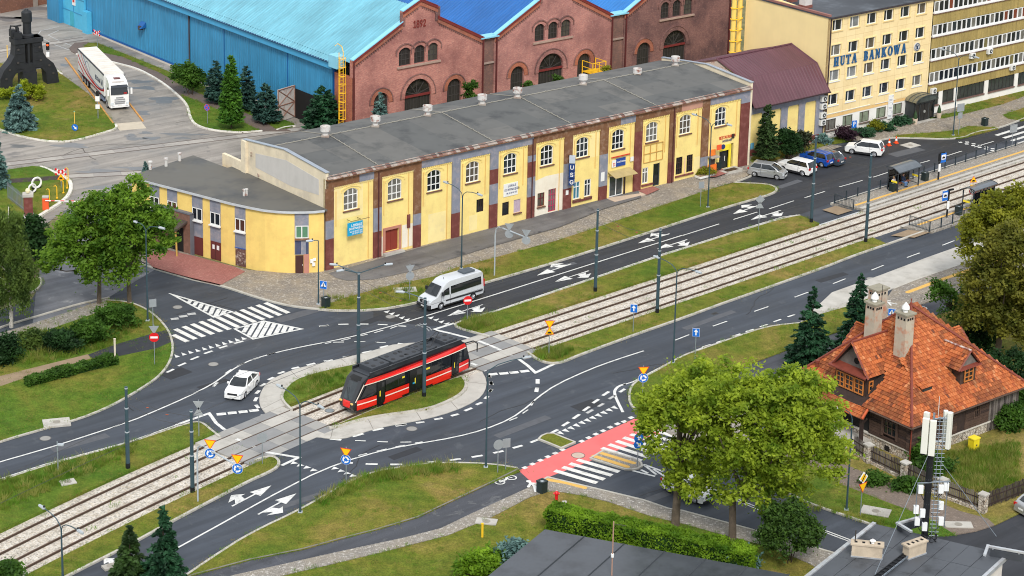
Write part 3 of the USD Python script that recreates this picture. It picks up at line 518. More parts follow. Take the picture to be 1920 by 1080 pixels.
 # cycle and walker symbols
def symbol(c,kind,s=1.0,rot=0.0,zz=0.092):
 o=np.array(G(*c)[:2]);A=lambda p:affinity.translate(affinity.rotate(affinity.scale(p,s,s,origin=(0,0)),rot,origin=(0,0),use_radians=True),o[0],o[1])
 if kind=='cycle':
  ln=lambda*p:LineString(p).buffer(0.06)
  g=[Point(-.6,0).buffer(.42).difference(Point(-.6,0).buffer(.3)),Point(.65,0).buffer(.42).difference(Point(.65,0).buffer(.3)),ln((-.6,0),(-.2,.6),(.45,.6),(.65,0)),ln((-.2,.6),(.1,0),(.45,.6)),ln((-.6,0),(.1,0)),ln((.4,.8),(.65,.85))]
 else:
  ln=lambda*p:LineString(p).buffer(0.1)
  g=[Point(0,1.0).buffer(.17),ln((0,.8),(0,.2)),ln((0,.2),(-.3,-.5)),ln((0,.2),(.35,-.5)),ln((0,.7),(-.4,.3)),ln((0,.7),(.42,.4))]
 paint(kind+'_symbol',[A(unary_union(g))],zz=zz)
symbol((948,902),'cycle',1.0,0.75);symbol((1005,916),'walker',1.2,0.5,0.1);symbol((1722,582),'cycle',1.0,0.7);symbol((1668,571),'walker',1.0,0.6,0.16)
# covers: round lids and rectangular chamber slabs, each its own piece
COVER=mat('iron_cover',(150,148,144),rough=0.6,v=0.12,sc=4.0)
def lid(u,v,r=0.42,zz=0.016,m=None):
 c=G(u,v);mb=MB().prism(Point(*c[:2]).buffer(r,12),zz-0.01,zz);p=ST('manhole_cover',mb,m or COVER)
 obj(p,'frame_ring',MB().prism(Point(*c[:2]).buffer(r+.07,12).difference(Point(*c[:2]).buffer(r+.02,12)),zz-.01,zz-.003),mat('cover_frame',(96,94,92)))
for q in((772,804),(400,683),(333,576),(732,594),(85,822),(1633,523)):lid(*q)
lid(1084,854,0.5,0.02,mat('red_lid',(196,176,160)));lid(618,767.5,0.35,-0.1,mat('grey_lid',(130,138,142)))
def slab(u,v,w,d,rz=0.7,zz=0.16):
 c=G(u,v,zz);p=ST('chamber_slab',MB().box((c[0],c[1],zz-.1),(w,d,.2),rz),CONC)
 obj(p,'lid',MB().prism(Point(*c[:2]).buffer(.3,10),zz-.05,zz+.015),mat('slab_lid',(150,144,134)))
for q in((106,791,2.2,1.5,.3),(760,543,2.2,1.3,.2),(1642,958,2.2,1.4,-.35),(1797,983,2.1,1.0,.0),(1707,272,2.0,1.6,.7,.04),(912,977,1.6,1.0,-.15),(127,903,1.2,.9,.5,.2),(208,1060,1.2,.7,.6)):slab(*q)
# works yard: lawns with whitewashed kerbs, siding rails, weighbridge, puddles
kA=[(-60,225),(0,242),(28,252),(67,261),(103,265),(133,264),(167,256),(200,246),(214,242),(219,238),(217,232)]
area('yard_lawn',kA+[(212,228),(165,175),(117,140),(104,128),(60,130),(0,118),(-60,125)],GR,0.12,kerb=kA,km=KERB_W,kw=0.3)
ST('kerb',MB().prism(LineString(GS([(102,128),(116,139)],.1)).buffer(.14),-.1,.14),KERB_W)
kB=[(130,90),(134,96),(150,104),(190,110),(214,117),(255,127),(288,144),(312,160),(330,175),(346,190),(353,203),(357,222),(367,234),(390,242),(420,246),(455,248),(490,245)]
kBs=smooth_line(GS(kB,.1),2)
ST('kerb',MB().prism(LineString(kBs[8:]).buffer(.15),-.1,.15),KERB_W)
area('yard_path',kB+[(545,245),(500,226),(400,188),(340,156),(300,136),(255,116),(200,95),(165,78),(140,80)],mat('tarred_path',(112,98,90),v=.15,dirt=(84,76,72)),0.11)
area('yard_lawn',[(346,188),(355,202),(358,222),(368,234),(390,241),(420,245),(455,247),(488,244),(450,226),(410,206),(375,191),(340,177)],GR_GREEN,0.125)
area('yard_lawn',[(155,90),(165,80),(182,80),(250,107),(300,127),(360,152),(430,180),(500,210),(552,232),(552,236),(520,243),(490,224),(420,194),(350,165),(300,136),(230,106),(200,100)],GR_GREEN,0.125)
ST('kerb',MB().prism(LineString(GS([(520,243),(535,238),(552,236)],.1)).buffer(.14),-.1,.16),KERB_W)
kC=[(77,312),(90,316),(104,324),(128,336),(133,345),(133,358),(124,372),(108,384),(88,396),(66,410)]
area('yard_lawn',[(-60,330),(0,320),(60,311)]+kC+[(-60,420)],GR_GREEN,0.12)
ST('kerb',MB().prism(LineString(smooth_line(GS(kC[2:],.12),2)).buffer(.2),-.1,.22),KERB_W);ST('kerb',MB().prism(LineString(smooth_line(GS(kC[:3],.12),2)).buffer(.14),-.1,.16),KERB_W)
kD=[(72,518),(78,525),(76,535),(66,545),(40,552)]
area('grass_verge',[(-60,470),(30,490),(60,505)]+kD+[(-60,590)],GR_GREEN,0.12,kerb=kD)
# sidings flush with the yard, slabs between the rails
def siding(a,b,gauge=1.435):
 a,b=np.array(G(*a)[:2]),np.array(G(*b)[:2]);d=(b-a)/np.linalg.norm(b-a);n_=np.array([-d[1],d[0]]);L=np.linalg.norm(b-a)
 for s in(-1,1):
  o=n_*s*gauge/2
  ST('siding_rail',MB().prism(LineString([a+o,b+o]).buffer(.06,cap_style=2),-.05,.022),RAIL)
 p=W+'/'+numbered(W,'siding_paving');x=UsdGeom.Xform.Define(stage,p);setd(x.GetPrim(),kind='structure');r=random.Random(3)
 q=0.0
 while q<L:
  for y0,y1 in((-gauge/2+.1,gauge/2-.1),):
   c=[a+d*(q+.02)+n_*y0,a+d*min(q+2.98,L)+n_*y0,a+d*min(q+2.98,L)+n_*y1,a+d*(q+.02)+n_*y1]
   obj(p,'slab',MB().prism(Polygon(c),-.05,.016+r.uniform(0,.006)),r.choice([mat('yard_slab_a',(172,166,158),v=.12,dirt=(120,116,112)),mat('yard_slab_b',(158,152,146),v=.12,dirt=(110,108,106))]))
  q+=3.0
siding((-30,313),(620,235));siding((20,336),(300,322))
dk=mat('open_siding_bed',(70,62,56),rough=.95,v=.3,sc=2)
ST('siding_bed',MB().prism(Polygon(GS([(15,336),(118,329),(121,336),(15,344)],.1)),-.1,.13),dk)
siding((-80,107),(160,72))
for q in((266,246,1.0),(285,259,1.3),(252,254,2.2),(230,140,0),(0,0,0)):
 pass
WET=mat('damp_concrete',(112,112,112),rough=0.35,v=0.12,sc=0.8,spec=0.5)
rp=random.Random(11)
for u,v,sx,sy in((273,249,.9,.4),(285,259,1.3,.45),(245,254,.8,.5),(254,260,1.6,.5),(133,273,2.4,.7),(125,122,1.2,.5),(262,153,2.0,.6),(268,165,2.2,.55),(308,187,2.0,1.2),(265,212,1.3,.7),(341,252,3.2,.35),(343,259,1.2,.3),(38,274,1.6,.5),(20,35,3,1.0),(78,17,4,.8),(50,34,4,.5),(195,322,3.4,.6),(205,352,3.0,.5),(270,316,3.6,.5)):
 c=G(u,v);th=np.linspace(0,2*math.pi,22)[:-1];rr=1+.25*np.sin(3*th+rp.random()*6)+.15*np.sin(5*th+rp.random()*6)
 ST('puddle',MB().sheet(Polygon(np.c_[c[0]+sx*.8*rr*np.cos(th),c[1]+sy*1.3*rr*np.sin(th)]).buffer(0),.0085),WET)
 # yard lines
paint('yard_line',[line([(71,66),(76,58),(110,50)],.14),line([(70,66),(100,83),(130,94)],.14),line([(110,57),(90,66),(110,76),(137,87)],.14),line([(137,87),(147,82),(163,79)],.14)],WORN)
paint('yard_line',[line([(86,12),(91,7)],.2),line([(97,10),(102,5)],.2),line([(107,8),(112,3)],.2)],WORN)
# weighbridge deck with yellow edges
wa,wb=G(240,230)[:2],G(148,108)[:2];wd=(wb-wa)/np.linalg.norm(wb-wa);wn=np.array([-wd[1],wd[0]])
WD=Polygon([wa-wn*1.7,wb-wn*1.7,wb+wn*1.7,wa+wn*1.7])
tw=thing('weighbridge','low steel weighbridge deck with yellow edges under the parked lorry','weighbridge')
obj(tw,'deck',MB().prism(WD,-.1,.03),mat('weigh_deck',(150,142,130),rough=.7,v=.2,sc=.8,dirt=(96,92,88),damt=.7))
for s in(-1,1):obj(tw,'edge_beam',MB().prism(LineString([wa+wn*s*1.8,wb+wn*s*1.8]).buffer(.09),-.1,.16),mat('amber_edge',(206,150,80),v=.25,sc=2))
obj(tw,'ramp',MB().prism(Polygon([wa-wn*1.6-wd*3,wa+wn*1.6-wd*3,wa+wn*1.6,wa-wn*1.6]),-.1,.02),mat('weigh_ramp',(196,184,164),v=.1))
# worn spots of the carriageway: cut patches, sealed cracks and kerb drains
rq=random.Random(23);PT=[mat('patch_dark',(48,50,55),v=.15,sc=2),mat('patch_pale',(88,90,95),v=.15,sc=2)]
for u,v,w_,d_,k in((700,600,3,.9,0),(450,640,5,.8,1),(330,700,2.4,1.6,0),(150,830,5,.9,1),(980,800,6,.8,1),(1100,760,2.5,1.4,0),(1330,600,7,.7,1),(1560,520,4,.8,0),(560,940,4,.7,1),(760,850,3,.8,0),(1250,925,4,.8,1),(560,590,5,1.2,1),(1050,500,4,.6,1),(1700,285,5,1.5,1),(1480,345,4,.8,1),(400,720,3,.7,0)):
 c=G(u,v);ST('asphalt_patch',MB().box((c[0],c[1],.001),(w_,d_,.012),TAZ+rq.uniform(-.1,.1)),PT[k])
ck=MB()
for u,v,n_ in((480,610,9),(250,770,8),(900,790,9),(1150,700,10),(1400,590,10),(640,900,8),(1000,530,8),(1640,300,8),(1200,930,7),(330,590,7),(200,420,8),(150,480,8)):
 p=np.array(G(u,v)[:2]);a=TAZ+rq.choice((0,1.5))+rq.uniform(-.3,.3);l=[p.copy()]
 for _ in range(n_):a+=rq.uniform(-.35,.35);p=p+np.array([math.cos(a),math.sin(a)])*.9;l.append(p.copy())
 ck.prism(LineString(l).buffer(.035,cap_style=2),0,.011)
ST('sealed_cracks',ck,mat('crack_seal',(36,37,40),rough=.5))
for u,v,n_ in((300,270,14),(180,300,14),(330,230,10),(60,60,12),(240,380,10)):
 p=np.array(G(u,v)[:2]);a=rq.uniform(0,6);l=[p.copy()]
 for _ in range(n_):a+=rq.uniform(-.5,.5);p=p+np.array([math.cos(a),math.sin(a)])*1.2;l.append(p.copy())
 ST('yard_crack',MB().prism(LineString(l).buffer(.06,cap_style=2),0,.0075),mat('yard_crack_dirt',(92,86,80)))
for u,v in((705,583),(280,716),(600,930),(1130,645),(1340,588),(1070,489),(100,870),(930,528),(1440,958)):
 c=G(u,v);dp=ST('road_drain',MB().box((c[0],c[1],.004),(.75,.45,.02),TAZ),mat('drain_frame',(70,70,70)))
 for k in range(4):obj(dp,'slot',MB().box((c[0]+(k-1.5)*.15*math.cos(TAZ),c[1]+(k-1.5)*.15*math.sin(TAZ),.012),(.06,.34,.012),TAZ),mat('drain_slot',(22,22,22)))
 # ================================================================ BUILDINGS
def PRJ(p):
 q=np.array(p,float)-[0,0,HGT];w=q@_fw
 return np.array([FOC*(q@_r2)/w+PPX,FOC*(q@_d2)/w+PPY])
def along(o,a,x,zz,lo=-10,hi=120):
 """Distance along the wall (o, a) at height zz that shows in column x."""
 d=np.array([math.cos(a),math.sin(a)])
 for _ in range(40):
  m=(lo+hi)/2;q=np.array(o[:2])+d*m
  if PRJ([q[0],q[1],zz])[0]<x:lo=m
  else:hi=m
 return(lo+hi)/2
EX,EZ=(1,0,0),(0,0,1)
def rect(x0,x1,z0,z1):return sbox(x0,z0,x1,z1)
def arch(x0,x1,z0,z1,rise=None,n=12):
 """Opening with an arched head: z1 is the crown."""
 w=(x1-x0)/2;rise=w if rise is None else rise;c=(x0+x1)/2;R=(w*w+rise*rise)/(2*rise);a0=math.asin(min(1,w/R));zc=z1-R
 th=np.linspace(-a0,a0,n)
 return Polygon([(x0,z0),*[(c+R*math.sin(t),zc+R*math.cos(t))for t in th],(x1,z0)])
GLS=[glass('window_glass_dark',(26,32,38)),glass('window_glass_blue',(40,50,60)),mat('window_curtain',(120,118,112),rough=.15,v=.4,sc=1.2,fine=6,spec=.7),mat('window_blind',(96,88,78),rough=.12,v=.4,sc=2.0,spec=.7)]
PVC=mat('white_window_frame',(232,232,230),rough=.5,v=.04)
BRN_SILL=mat('brick_sill',(120,84,70),v=.25,sc=3)
rw=random.Random(5)
def window(parent,poly,y,frame_m=PVC,nx=2,nz=None,fw=.07,pane=None,sill=None,sill_m=None,depth=.06,name='window',bars=None):
 """Frame in the opening, its pane behind and its sill below."""
 x0,z0,x1,z1=poly.bounds
 fr=poly.difference(poly.buffer(-fw));L=[]
 for k in range(1,nx):L.append(LineString([(x0+(x1-x0)*k/nx,z0),(x0+(x1-x0)*k/nx,z1)]).buffer(fw*.55))
 for f in(nz or[]):L.append(LineString([(x0,z0+(z1-z0)*f),(x1,z0+(z1-z0)*f)]).buffer(fw*.5))
 if bars:L+=bars
 fr=unary_union([fr]+[l.intersection(poly)for l in L])
 p=obj(parent,name,MB().plate(fr,(0,y,0),EX,EZ,depth),frame_m)
 obj(p,'pane',MB().plate(poly.buffer(-.01),(0,y+.012,0),EX,EZ,.02),pane or rw.choice(GLS[:2]+GLS))
 if sill:obj(p,'sill',MB().bx(x0-sill,x1+sill,y-.30,y+.02,z0-.13,z0-.01),sill_m or BRN_SILL)
 return p
def wall_plate(poly,holes,y,th):
 return MB().plate(poly.difference(unary_union(holes))if holes else poly,(0,y+th,0),EX,EZ,th)
def text(parent,s,h,x,y,zz,m,bold=True,depth=.02,maxw=None,name='lettering',sh=0.0,mirror=False):
 t=meshkit.text_mesh(s,h,depth,bold);v=np.array(t.vertices)
 if maxw:v[:,0]*=maxw/v[:,0].max()
 v=np.c_[x+v[:,0],y-v[:,2],zz+v[:,1]+sh*v[:,0]]
 f=np.array(t.faces)
 return obj(parent,name,MB().add(v,f),m)
 # ---- long yellow hall
HXY=HA[:2]
hall_p=thing('yellow_brick_hall','long yellow two storey hall with grey and maroon pilasters and flat tarred roof','hall',(HXY[0],HXY[1],0),AZ)
YELW=mat('yellow_plaster',(252,224,142),rough=.9,v=.09,streak=.09,sc=.7,fine=8,dirt=(226,196,128),damt=.45,dsc=.9)
YELP=mat('pale_yellow_plaster',(246,226,160),rough=.9,v=.08,sc=.7,dirt=(226,206,160),damt=.5,dsc=.8)
BRN=mat('brown_plaster',(126,88,62),rough=.9,streak=.09,v=.16,sc=1.2,dirt=(186,160,138),damt=.35,dsc=1.6)
GRYB=mat('slate_plaster',(136,140,154),rough=.9,streak=.09,v=.16,sc=1.2,dirt=(176,164,164),damt=.55,dsc=1.3)
MAR=mat('maroon_plaster',(118,64,58),rough=.9,streak=.09,v=.16,sc=1.4,dirt=(150,104,96),damt=.4,dsc=1.4)
PINK=mat('pink_plaster',(198,150,130),rough=.9,v=.12,dirt=(160,110,96),damt=.4)
WHT=mat('cream_white_plaster',(240,232,214),rough=.9,streak=.07,v=.06,dirt=(206,190,166),damt=.4)
TAR=mat('tarred_roof',(112,114,114),rough=.8,v=.12,sc=.35,fine=10,dirt=(78,80,82),damt=.75,dsc=.28,bump=.2)
RUSTF=mat('rusty_flashing',(150,118,104),rough=.7,v=.35,sc=2.2,dirt=(206,196,188),damt=.75,dsc=.9)
DARKW=mat('dark_interior',(24,22,22),rough=.9,v=.2)
REDD=mat('oxide_red_door',(136,54,42),rough=.7,v=.14)
HL,HT,HE=58.3,15.0,9.35
bx_px=[(626,701),(716,776),(790,848),(863,919),(934,990),(1004,1058),(1073,1125),(1140,1190),(1204,1255),(1266,1316),(1329,1388)]
panels=[(along(HXY,AZ,a,5),along(HXY,AZ,b,5))for a,b in bx_px]
wl=[2.22,7.57,12.49,17.45,22.44,27.43,32.39,37.49,42.46,47.50,52.97]
wins=[arch(a,a+1.72,5.78,8.02,.36)for a in wl]
hx=lambda ox,px,zz=1.5:along(HXY,AZ,ox+px/4.8,zz)
gaps=[(panels[k][1],panels[k+1][0])for k in range(10)]
g4=[(hx(560,785),hx(560,908),.45,2.75),]
door2=rect(*g4[0]);w4=rect(hx(560,1605),hx(560,1668),2.35,3.75)
w5a,w5b=rect(hx(800,686),hx(800,747),1.3,2.75),rect(hx(800,790),hx(800,851),1.3,2.75)
w6,d6=rect(hx(800,1003),hx(800,1065),1.35,2.85),rect(hx(800,1100),hx(800,1168),.5,3.0)
w7a,w7b=rect(hx(800,1325),hx(800,1385),1.2,3.15),rect(hx(800,1425),hx(800,1483),1.2,3.15)
d8=rect(hx(800,1650),hx(800,1775),.45,2.85)
w9,d9=rect(hx(1080,602),hx(1080,655),1.1,2.9),rect(hx(1080,700),hx(1080,760),.5,3.1)
w10a,w10b=rect(hx(1080,905),hx(1080,962),1.2,3.2),rect(hx(1080,1000),hx(1080,1055),1.2,3.2)
d11=rect(hx(1080,1295),hx(1080,1420),.55,3.4)
holes=wins+[door2,w4,w5a,w5b,w6,d6,w7a,w7b,d8,w9,d9,w10a,w10b,d11]
obj(hall_p,'wall',wall_plate(rect(0,HL,-.3,9.5),holes,.14,.3),YELW)
obj(hall_p,'interior',MB().bx(.3,HL-.3,.46,HT-.3,-.3,9.0),DARKW)
# end walls with stepped parapet, back wall
PLS=mat('bare_cream_plaster',(232,218,190),rough=.95,streak=.11,v=.1,sc=.6,dirt=(196,184,166),damt=.6,dsc=.5)
GRYP=mat('grey_cement_patch',(206,202,196),rough=.95,streak=.09,v=.1,sc=.6,dirt=(182,178,172),damt=.5)
EY=(0,1,0)
endp=Polygon([(0,-.3),(0,10.15),(7.4,10.68),(14.9,9.85),(14.9,-.3)])
ew=obj(hall_p,'end_wall',MB().plate(endp,(.3,0,0),EY,EZ,.3).move((-.3,0,0)),PLS)
obj(ew,'cement_patch',MB().plate(Polygon([(1.2,7.6),(1.2,9.2),(7.0,9.7),(12.6,9.0),(12.6,7.5),(6,7.2)]),(-.01,0,0),EY,EZ,.02).move((-.005,0,0)),GRYP)
obj(ew,'buttress',MB().bx(-.3,0.2,14.1,14.9,5,9.9),PLS)
obj(ew,'pipe_stub',MB().tube([(-.05,13.4,8.9),(-.3,13.0,8.9)],.05).tube([(-.05,13.4,8.6),(-.3,13.0,8.6)],.05).tube([(-.05,12.2,6.9),(-.4,11.4,6.9)],.06),RUSTF)
obj(hall_p,'low_end_wall',MB().bx(-.2,.15,14.95,18.7,5.0,7.5),PLS)
obj(hall_p,'end_wall',MB().plate(endp,(HL+.3,0,0),EY,EZ,.3).move((-.3,0,0)),PLS)
obj(hall_p,'back_wall',MB().bx(0,HL,HT-.3,HT,-.3,9.2),MAR)
for x in(-.08,HL-.08):
 cop=MB()
 for a,b in zip([(0,10.17),(7.4,10.70)],[(7.4,10.70),(14.95,9.87)]):
  cop.add([(x,a[0]-.1,a[1]),(x+.46,a[0]-.1,a[1]),(x+.46,b[0],b[1]),(x,b[0],b[1]),(x,a[0]-.1,a[1]+.07),(x+.46,a[0]-.1,a[1]+.07),(x+.46,b[0],b[1]+.07),(x,b[0],b[1]+.07)],[[4,5,6,7],[0,1,5,4],[1,2,6,5],[2,3,7,6],[3,0,4,7]])
 obj(hall_p,'coping',cop,mat('zinc_coping',(168,176,186),rough=.4,metal=.5,v=.1))
 # roof in felt sheets
rr_=random.Random(2);RZ=lambda t:np.interp(t,[-.1,9.8,15.1],[9.72,10.38,9.5])
felt=[mat('roof_felt_a',(98,98,96),rough=.8,v=.1,sc=.4,dirt=(64,66,68),damt=.8,dsc=.3),mat('roof_felt_b',(92,93,92),rough=.8,v=.1,sc=.4,dirt=(62,64,66),damt=.8,dsc=.3),mat('roof_felt_c',(104,103,100),rough=.8,v=.1,sc=.4,dirt=(70,72,72),damt=.7,dsc=.3)]
ro=obj(hall_p,'roof',MB().add([(.1,-.1,9.66),(HL-.1,-.1,9.66),(HL-.1,9.8,10.32),(.1,9.8,10.32),(.1,15.1,9.43),(HL-.1,15.1,9.43)],[[0,1,2,3],[3,2,5,4]]),TAR)
x=.15
while x<HL-.2:
 for t0,t1 in((-.1,3.2),(3.2,6.5),(6.5,9.8),(9.8,15.1)):
  e=min(x+4.2,HL-.15);h=rr_.uniform(.0,.012)
  obj(ro,'felt_sheet',MB().add([(x,t0,RZ(t0)+h),(e,t0,RZ(t0)+h),(e,t1,RZ(t1)+h),(x,t1,RZ(t1)+h)],[[0,1,2,3]]),rr_.choice(felt))
 x+=4.2
sm=MB()
for s in(7.0,21.5,32.2,44.5):
 sm.tube([(s-.6,0.2,RZ(.2)+.05),(s+.1,9.8,RZ(9.8)+.05),(s,14.8,RZ(14.8)+.05)],.05,4)
sm.tube([(.4,9.8,10.42),(HL-.4,9.8,10.42)],.05,4)
for k in range(60):sm.box((.9+k*.95,9.8,10.46),(.14,.14,.08))
for s in(7.0,21.5,32.2,44.5):
 for t in np.arange(.8,9.5,1.0):sm.box((s-.6+.07*t,t,RZ(t)+.09),(.14,.14,.07))
obj(hall_p,'lightning_rod_line',sm,mat('lightning_line',(150,146,136),v=.1))
# eaves: sheets of rusty flashing, each a piece
ea=thing_e=hall_p+'/eaves';UsdGeom.Xform.Define(stage,ea)
x=0.1
while x<HL:
 w=rr_.uniform(.3,.55);e=min(x+w-.015,HL);j=rr_.uniform(-.03,.03)
 obj(ea,'flashing_sheet',MB().add([(x,-.30,9.55+j),(e,-.30,9.55+j+rr_.uniform(-.02,.02)),(e,.14,9.79),(x,.14,9.79),(x,-.30,9.48+j),(e,-.30,9.48+j)],[[0,1,2,3],[4,5,1,0]]),rr_.choice([RUSTF,mat('rusty_flashing_dark',(124,88,78),rough=.7,v=.3,sc=2),mat('pale_flashing',(172,160,150),rough=.6,v=.2,sc=2,dirt=(128,92,80),damt=.7,dsc=1)]))
 x+=w
obj(hall_p,'soffit',MB().bx(0,HL,-.32,.14,9.40,9.46),BRN)
# friezes and pilasters in their bands of colour
fz=[(0,4.0,BRN),(4.0,gaps[0][0]+.02,GRYB),(gaps[0][0],gaps[1][1],BRN),(gaps[1][1],gaps[4][0]+.7,GRYB),(gaps[4][0]+.7,gaps[7][0]-2.2,BRN),(gaps[7][0]-2.2,gaps[7][0],GRYB),(gaps[7][0],gaps[8][1]+.8,BRN),(gaps[8][1]+.8,gaps[9][0]-.1,PINK),(gaps[9][0]-.1,gaps[9][1]+.05,BRN),(gaps[9][1]+.05,HL,GRYB)]
fzp=[b[0]for b in fz[1:]]
for a,b,m in fz:obj(hall_p,'frieze',MB().bx(a+.003,b-.003,0,.138,8.52,9.40),m)
pil=[((0,panels[0][0]),[(8.52,BRN),(5.2,GRYB),(3.3,MAR)]),(gaps[0],[(8.52,BRN),(5.4,GRYB),(2.9,MAR)]),(gaps[1],[(8.52,BRN),(3.8,GRYB),(2.6,MAR)]),(gaps[2],[(8.52,GRYB),(2.9,MAR)]),
(gaps[3],[(8.52,GRYB),(6.7,MAR),(5.1,GRYB),(2.9,MAR)]),(gaps[4],[(8.52,BRN),(7.3,GRYB),(6.6,MAR),(4.9,GRYB),(2.75,MAR)]),(gaps[5],[(8.52,BRN),(5.5,GRYB),(2.7,MAR)]),(gaps[6],[(8.52,BRN),(5.6,GRYB),(2.0,MAR)]),
(gaps[7],[(8.52,BRN),(7.3,MAR)]),(gaps[8],[(8.52,BRN),(2.9,MAR)]),(gaps[9],[(8.52,BRN),(2.6,GRYB),(1.5,BRN)]),((panels[10][1],HL),[(8.52,GRYB),(7.9,MAR)])]
for(a,b),bands in pil:
 tops=[q[0]for q in bands]+[-.3]
 p=obj(hall_p,'pilaster',MB().bx(a,b,.01,.138,-.3,8.515),bands[0][1])
 for(zt,m),zb in zip(bands,tops[1:]):obj(p,'paint_band',MB().bx(a-.004,b+.004,-.005,.136,zb+.002,zt-.002),m)
 # dentils under each frieze, panel side strips, window hoods
for k,(a,b)in enumerate(panels):
 mb=MB();n_=int((b-a)/.24)
 for i in range(n_):mb.bx(a+(i+.25)*(b-a)/n_,a+(i+.75)*(b-a)/n_,.03,.138,8.36,8.515)
 obj(hall_p,'dentil_course',mb,YELP if k in(0,1,6)else YELW)
 hd=arch(wl[k]-.35,wl[k]+2.07,7.2,8.32,.3).difference(arch(wl[k]-.25,wl[k]+1.97,7.0,8.22,.3)).intersection(rect(wl[k]-.6,wl[k]+2.3,7.75,9))
 obj(hall_p,'window_hood',MB().plate(hd,(0,.135,0),EX,EZ,.07),YELW)
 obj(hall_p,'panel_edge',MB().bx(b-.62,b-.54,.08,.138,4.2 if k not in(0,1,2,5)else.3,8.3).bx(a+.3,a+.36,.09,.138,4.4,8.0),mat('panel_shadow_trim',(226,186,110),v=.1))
 wp=window(hall_p,wins[k],.30,nx=3,nz=[.3,.68],fw=.085,sill=.12,pane=rw.choice(GLS))
 # plaster patches of another tone
for(a,b,z0,z1,m)in((panels[0][0],panels[0][0]+3.6,5.0,8.3,YELP),(panels[1][0]+2.6,panels[1][1],.45,2.9,WHT),(panels[1][0],panels[1][0]+.35,.1,2.2,WHT),(panels[6][0],panels[6][1]-.1,5.5,8.35,YELP),(panels[2][0]+1.0,panels[2][0]+3.3,.3,3.4,YELP),(panels[3][0]+1.3,panels[3][0]+2.4,.5,2.2,YELP),(panels[9][0]+3.1,panels[9][1],.6,2.8,YELP)):
 obj(hall_p,'plaster_patch',MB().plate(rect(a,b,z0,z1).difference(unary_union(holes).buffer(.15)).buffer(-.02),(0,.139,0),EX,EZ,.004),m)
a,b=panels[5];obj(hall_p,'whitewashed_panel',MB().plate(Polygon([(a,.3),(a,4.3),(a+1.6,4.6),(b,4.55),(b,.4)]).difference(unary_union([w6,d6])),(0,.139,0),EX,EZ,.006),WHT)
BRF=mat('dark_brown_frame',(62,44,40),rough=.6)
dp=obj(hall_p,'gate',MB().plate(door2.buffer(.0),(0,.4,0),EX,EZ,.05),REDD);x0,z0,x1,z1=door2.bounds
obj(dp,'gate_frame',MB().plate(rect(x0-.28,x1+.28,z0-.1,z1+.28).difference(door2),(0,.139,0),EX,EZ,.08),mat('pink_stone_surround',(190,130,112),v=.12));obj(dp,'gate_leaf',MB().bx(x0+.05,(x0+x1)/2-.02,.32,.35,z0+.05,z1-.05).bx((x0+x1)/2+.02,x1-.05,.32,.35,z0+.05,z1-.05),REDD)
obj(dp,'threshold',MB().bx(x0-.3,x1+.4,-.4,.3,0,.42),CONC)
obj(hall_p,'meter_box',MB().bx(panels[1][1]-.75,panels[1][1]-.4,.02,.14,2.5,3.9),MAR)
window(hall_p,w4,.25,BRF,nx=3,fw=.06,pane=GLS[0],bars=None);window(hall_p,w5a,.25,BRF,nx=1,fw=.07,pane=GLS[0]);window(hall_p,w5b,.25,mat('lilac_shutter',(196,176,190)),nx=2,fw=.06,pane=mat('lilac_blind',(190,172,186)),sill=.08)
window(hall_p,w6,.25,mat('wine_frame',(110,50,56)),nx=2,nz=[.6],fw=.07,sill=.08,pane=GLS[3]);window(hall_p,d6,.25,mat('magenta_grille',(176,62,96)),nx=3,nz=[.25,.5,.75],fw=.08,pane=GLS[2],name='door')
window(hall_p,w7a,.25,nx=2,nz=[.7],fw=.09,pane=mat('teal_blind',(60,120,140)),sill=.08);window(hall_p,w7b,.25,nx=2,nz=[.7],fw=.09,sill=.08)
obj(hall_p,'sill_band',MB().bx(w7a.bounds[0]-.1,w7b.bounds[2]+.1,.0,.135,.85,1.05),MAR);obj(hall_p,'sill_band',MB().bx(w10a.bounds[0]-.1,w10b.bounds[2]+.1,.0,.135,.9,1.08),MAR);obj(hall_p,'sill_band',MB().bx(w9.bounds[0]-.1,d9.bounds[0]-.05,.0,.135,.8,1.0),MAR)
window(hall_p,d8,.25,nx=2,fw=.1,pane=glass('shop_glass',(70,78,80)),name='shop_door')
x0,_,x1,_=d8.bounds;aw=obj(hall_p,'awning',MB().add([(x0-.3,.1,3.45),(x1+.9,.1,3.45),(x1+.9,-1.2,3.05),(x0-.3,-1.2,3.05),(x0-.3,.1,3.40),(x1+.9,.1,3.40),(x1+.9,-1.2,3.0),(x0-.3,-1.2,3.0)],[[0,1,2,3],[7,6,5,4],[3,2,6,7],[0,3,7,4],[1,5,6,2]]),mat('awning_glass',(186,168,120),rough=.3,v=.15))
obj(aw,'bracket',MB().tube([(x0-.25,.1,2.9),(x0-.25,-1.1,3.05)],.03).tube([(x1+.85,.1,2.9),(x1+.85,-1.1,3.05)],.03),BRF)
obj(hall_p,'entrance_step',MB().bx(x0-.4,x1+2.6,-1.3,.1,-.1,.47),mat('pale_step',(206,186,166),v=.1));obj(hall_p,'door_wing',MB().bx(x1+.05,x1+.3,.1,.3,.4,3.0),BRF)
window(hall_p,w9,.25,nx=2,nz=[.7],fw=.09);window(hall_p,d9,.28,mat('dark_green_grey_door',(62,68,72)),nx=1,fw=.12,pane=GLS[0],name='door')
window(hall_p,w10a,.25,BRF,nx=3,nz=[.35,.68],fw=.07,pane=GLS[0]);window(hall_p,w10b,.25,BRF,nx=3,nz=[.35,.68],fw=.07,pane=GLS[0]);obj(hall_p,'pink_panel',MB().bx(w10a.bounds[2]+.3,w10b.bounds[0]-.25,.1,.138,1.1,3.0),mat('pink_panel',(232,196,180)))
gx0,gx1=w9.bounds[0]+.1,w9.bounds[0]+2.9;gr_=MB()
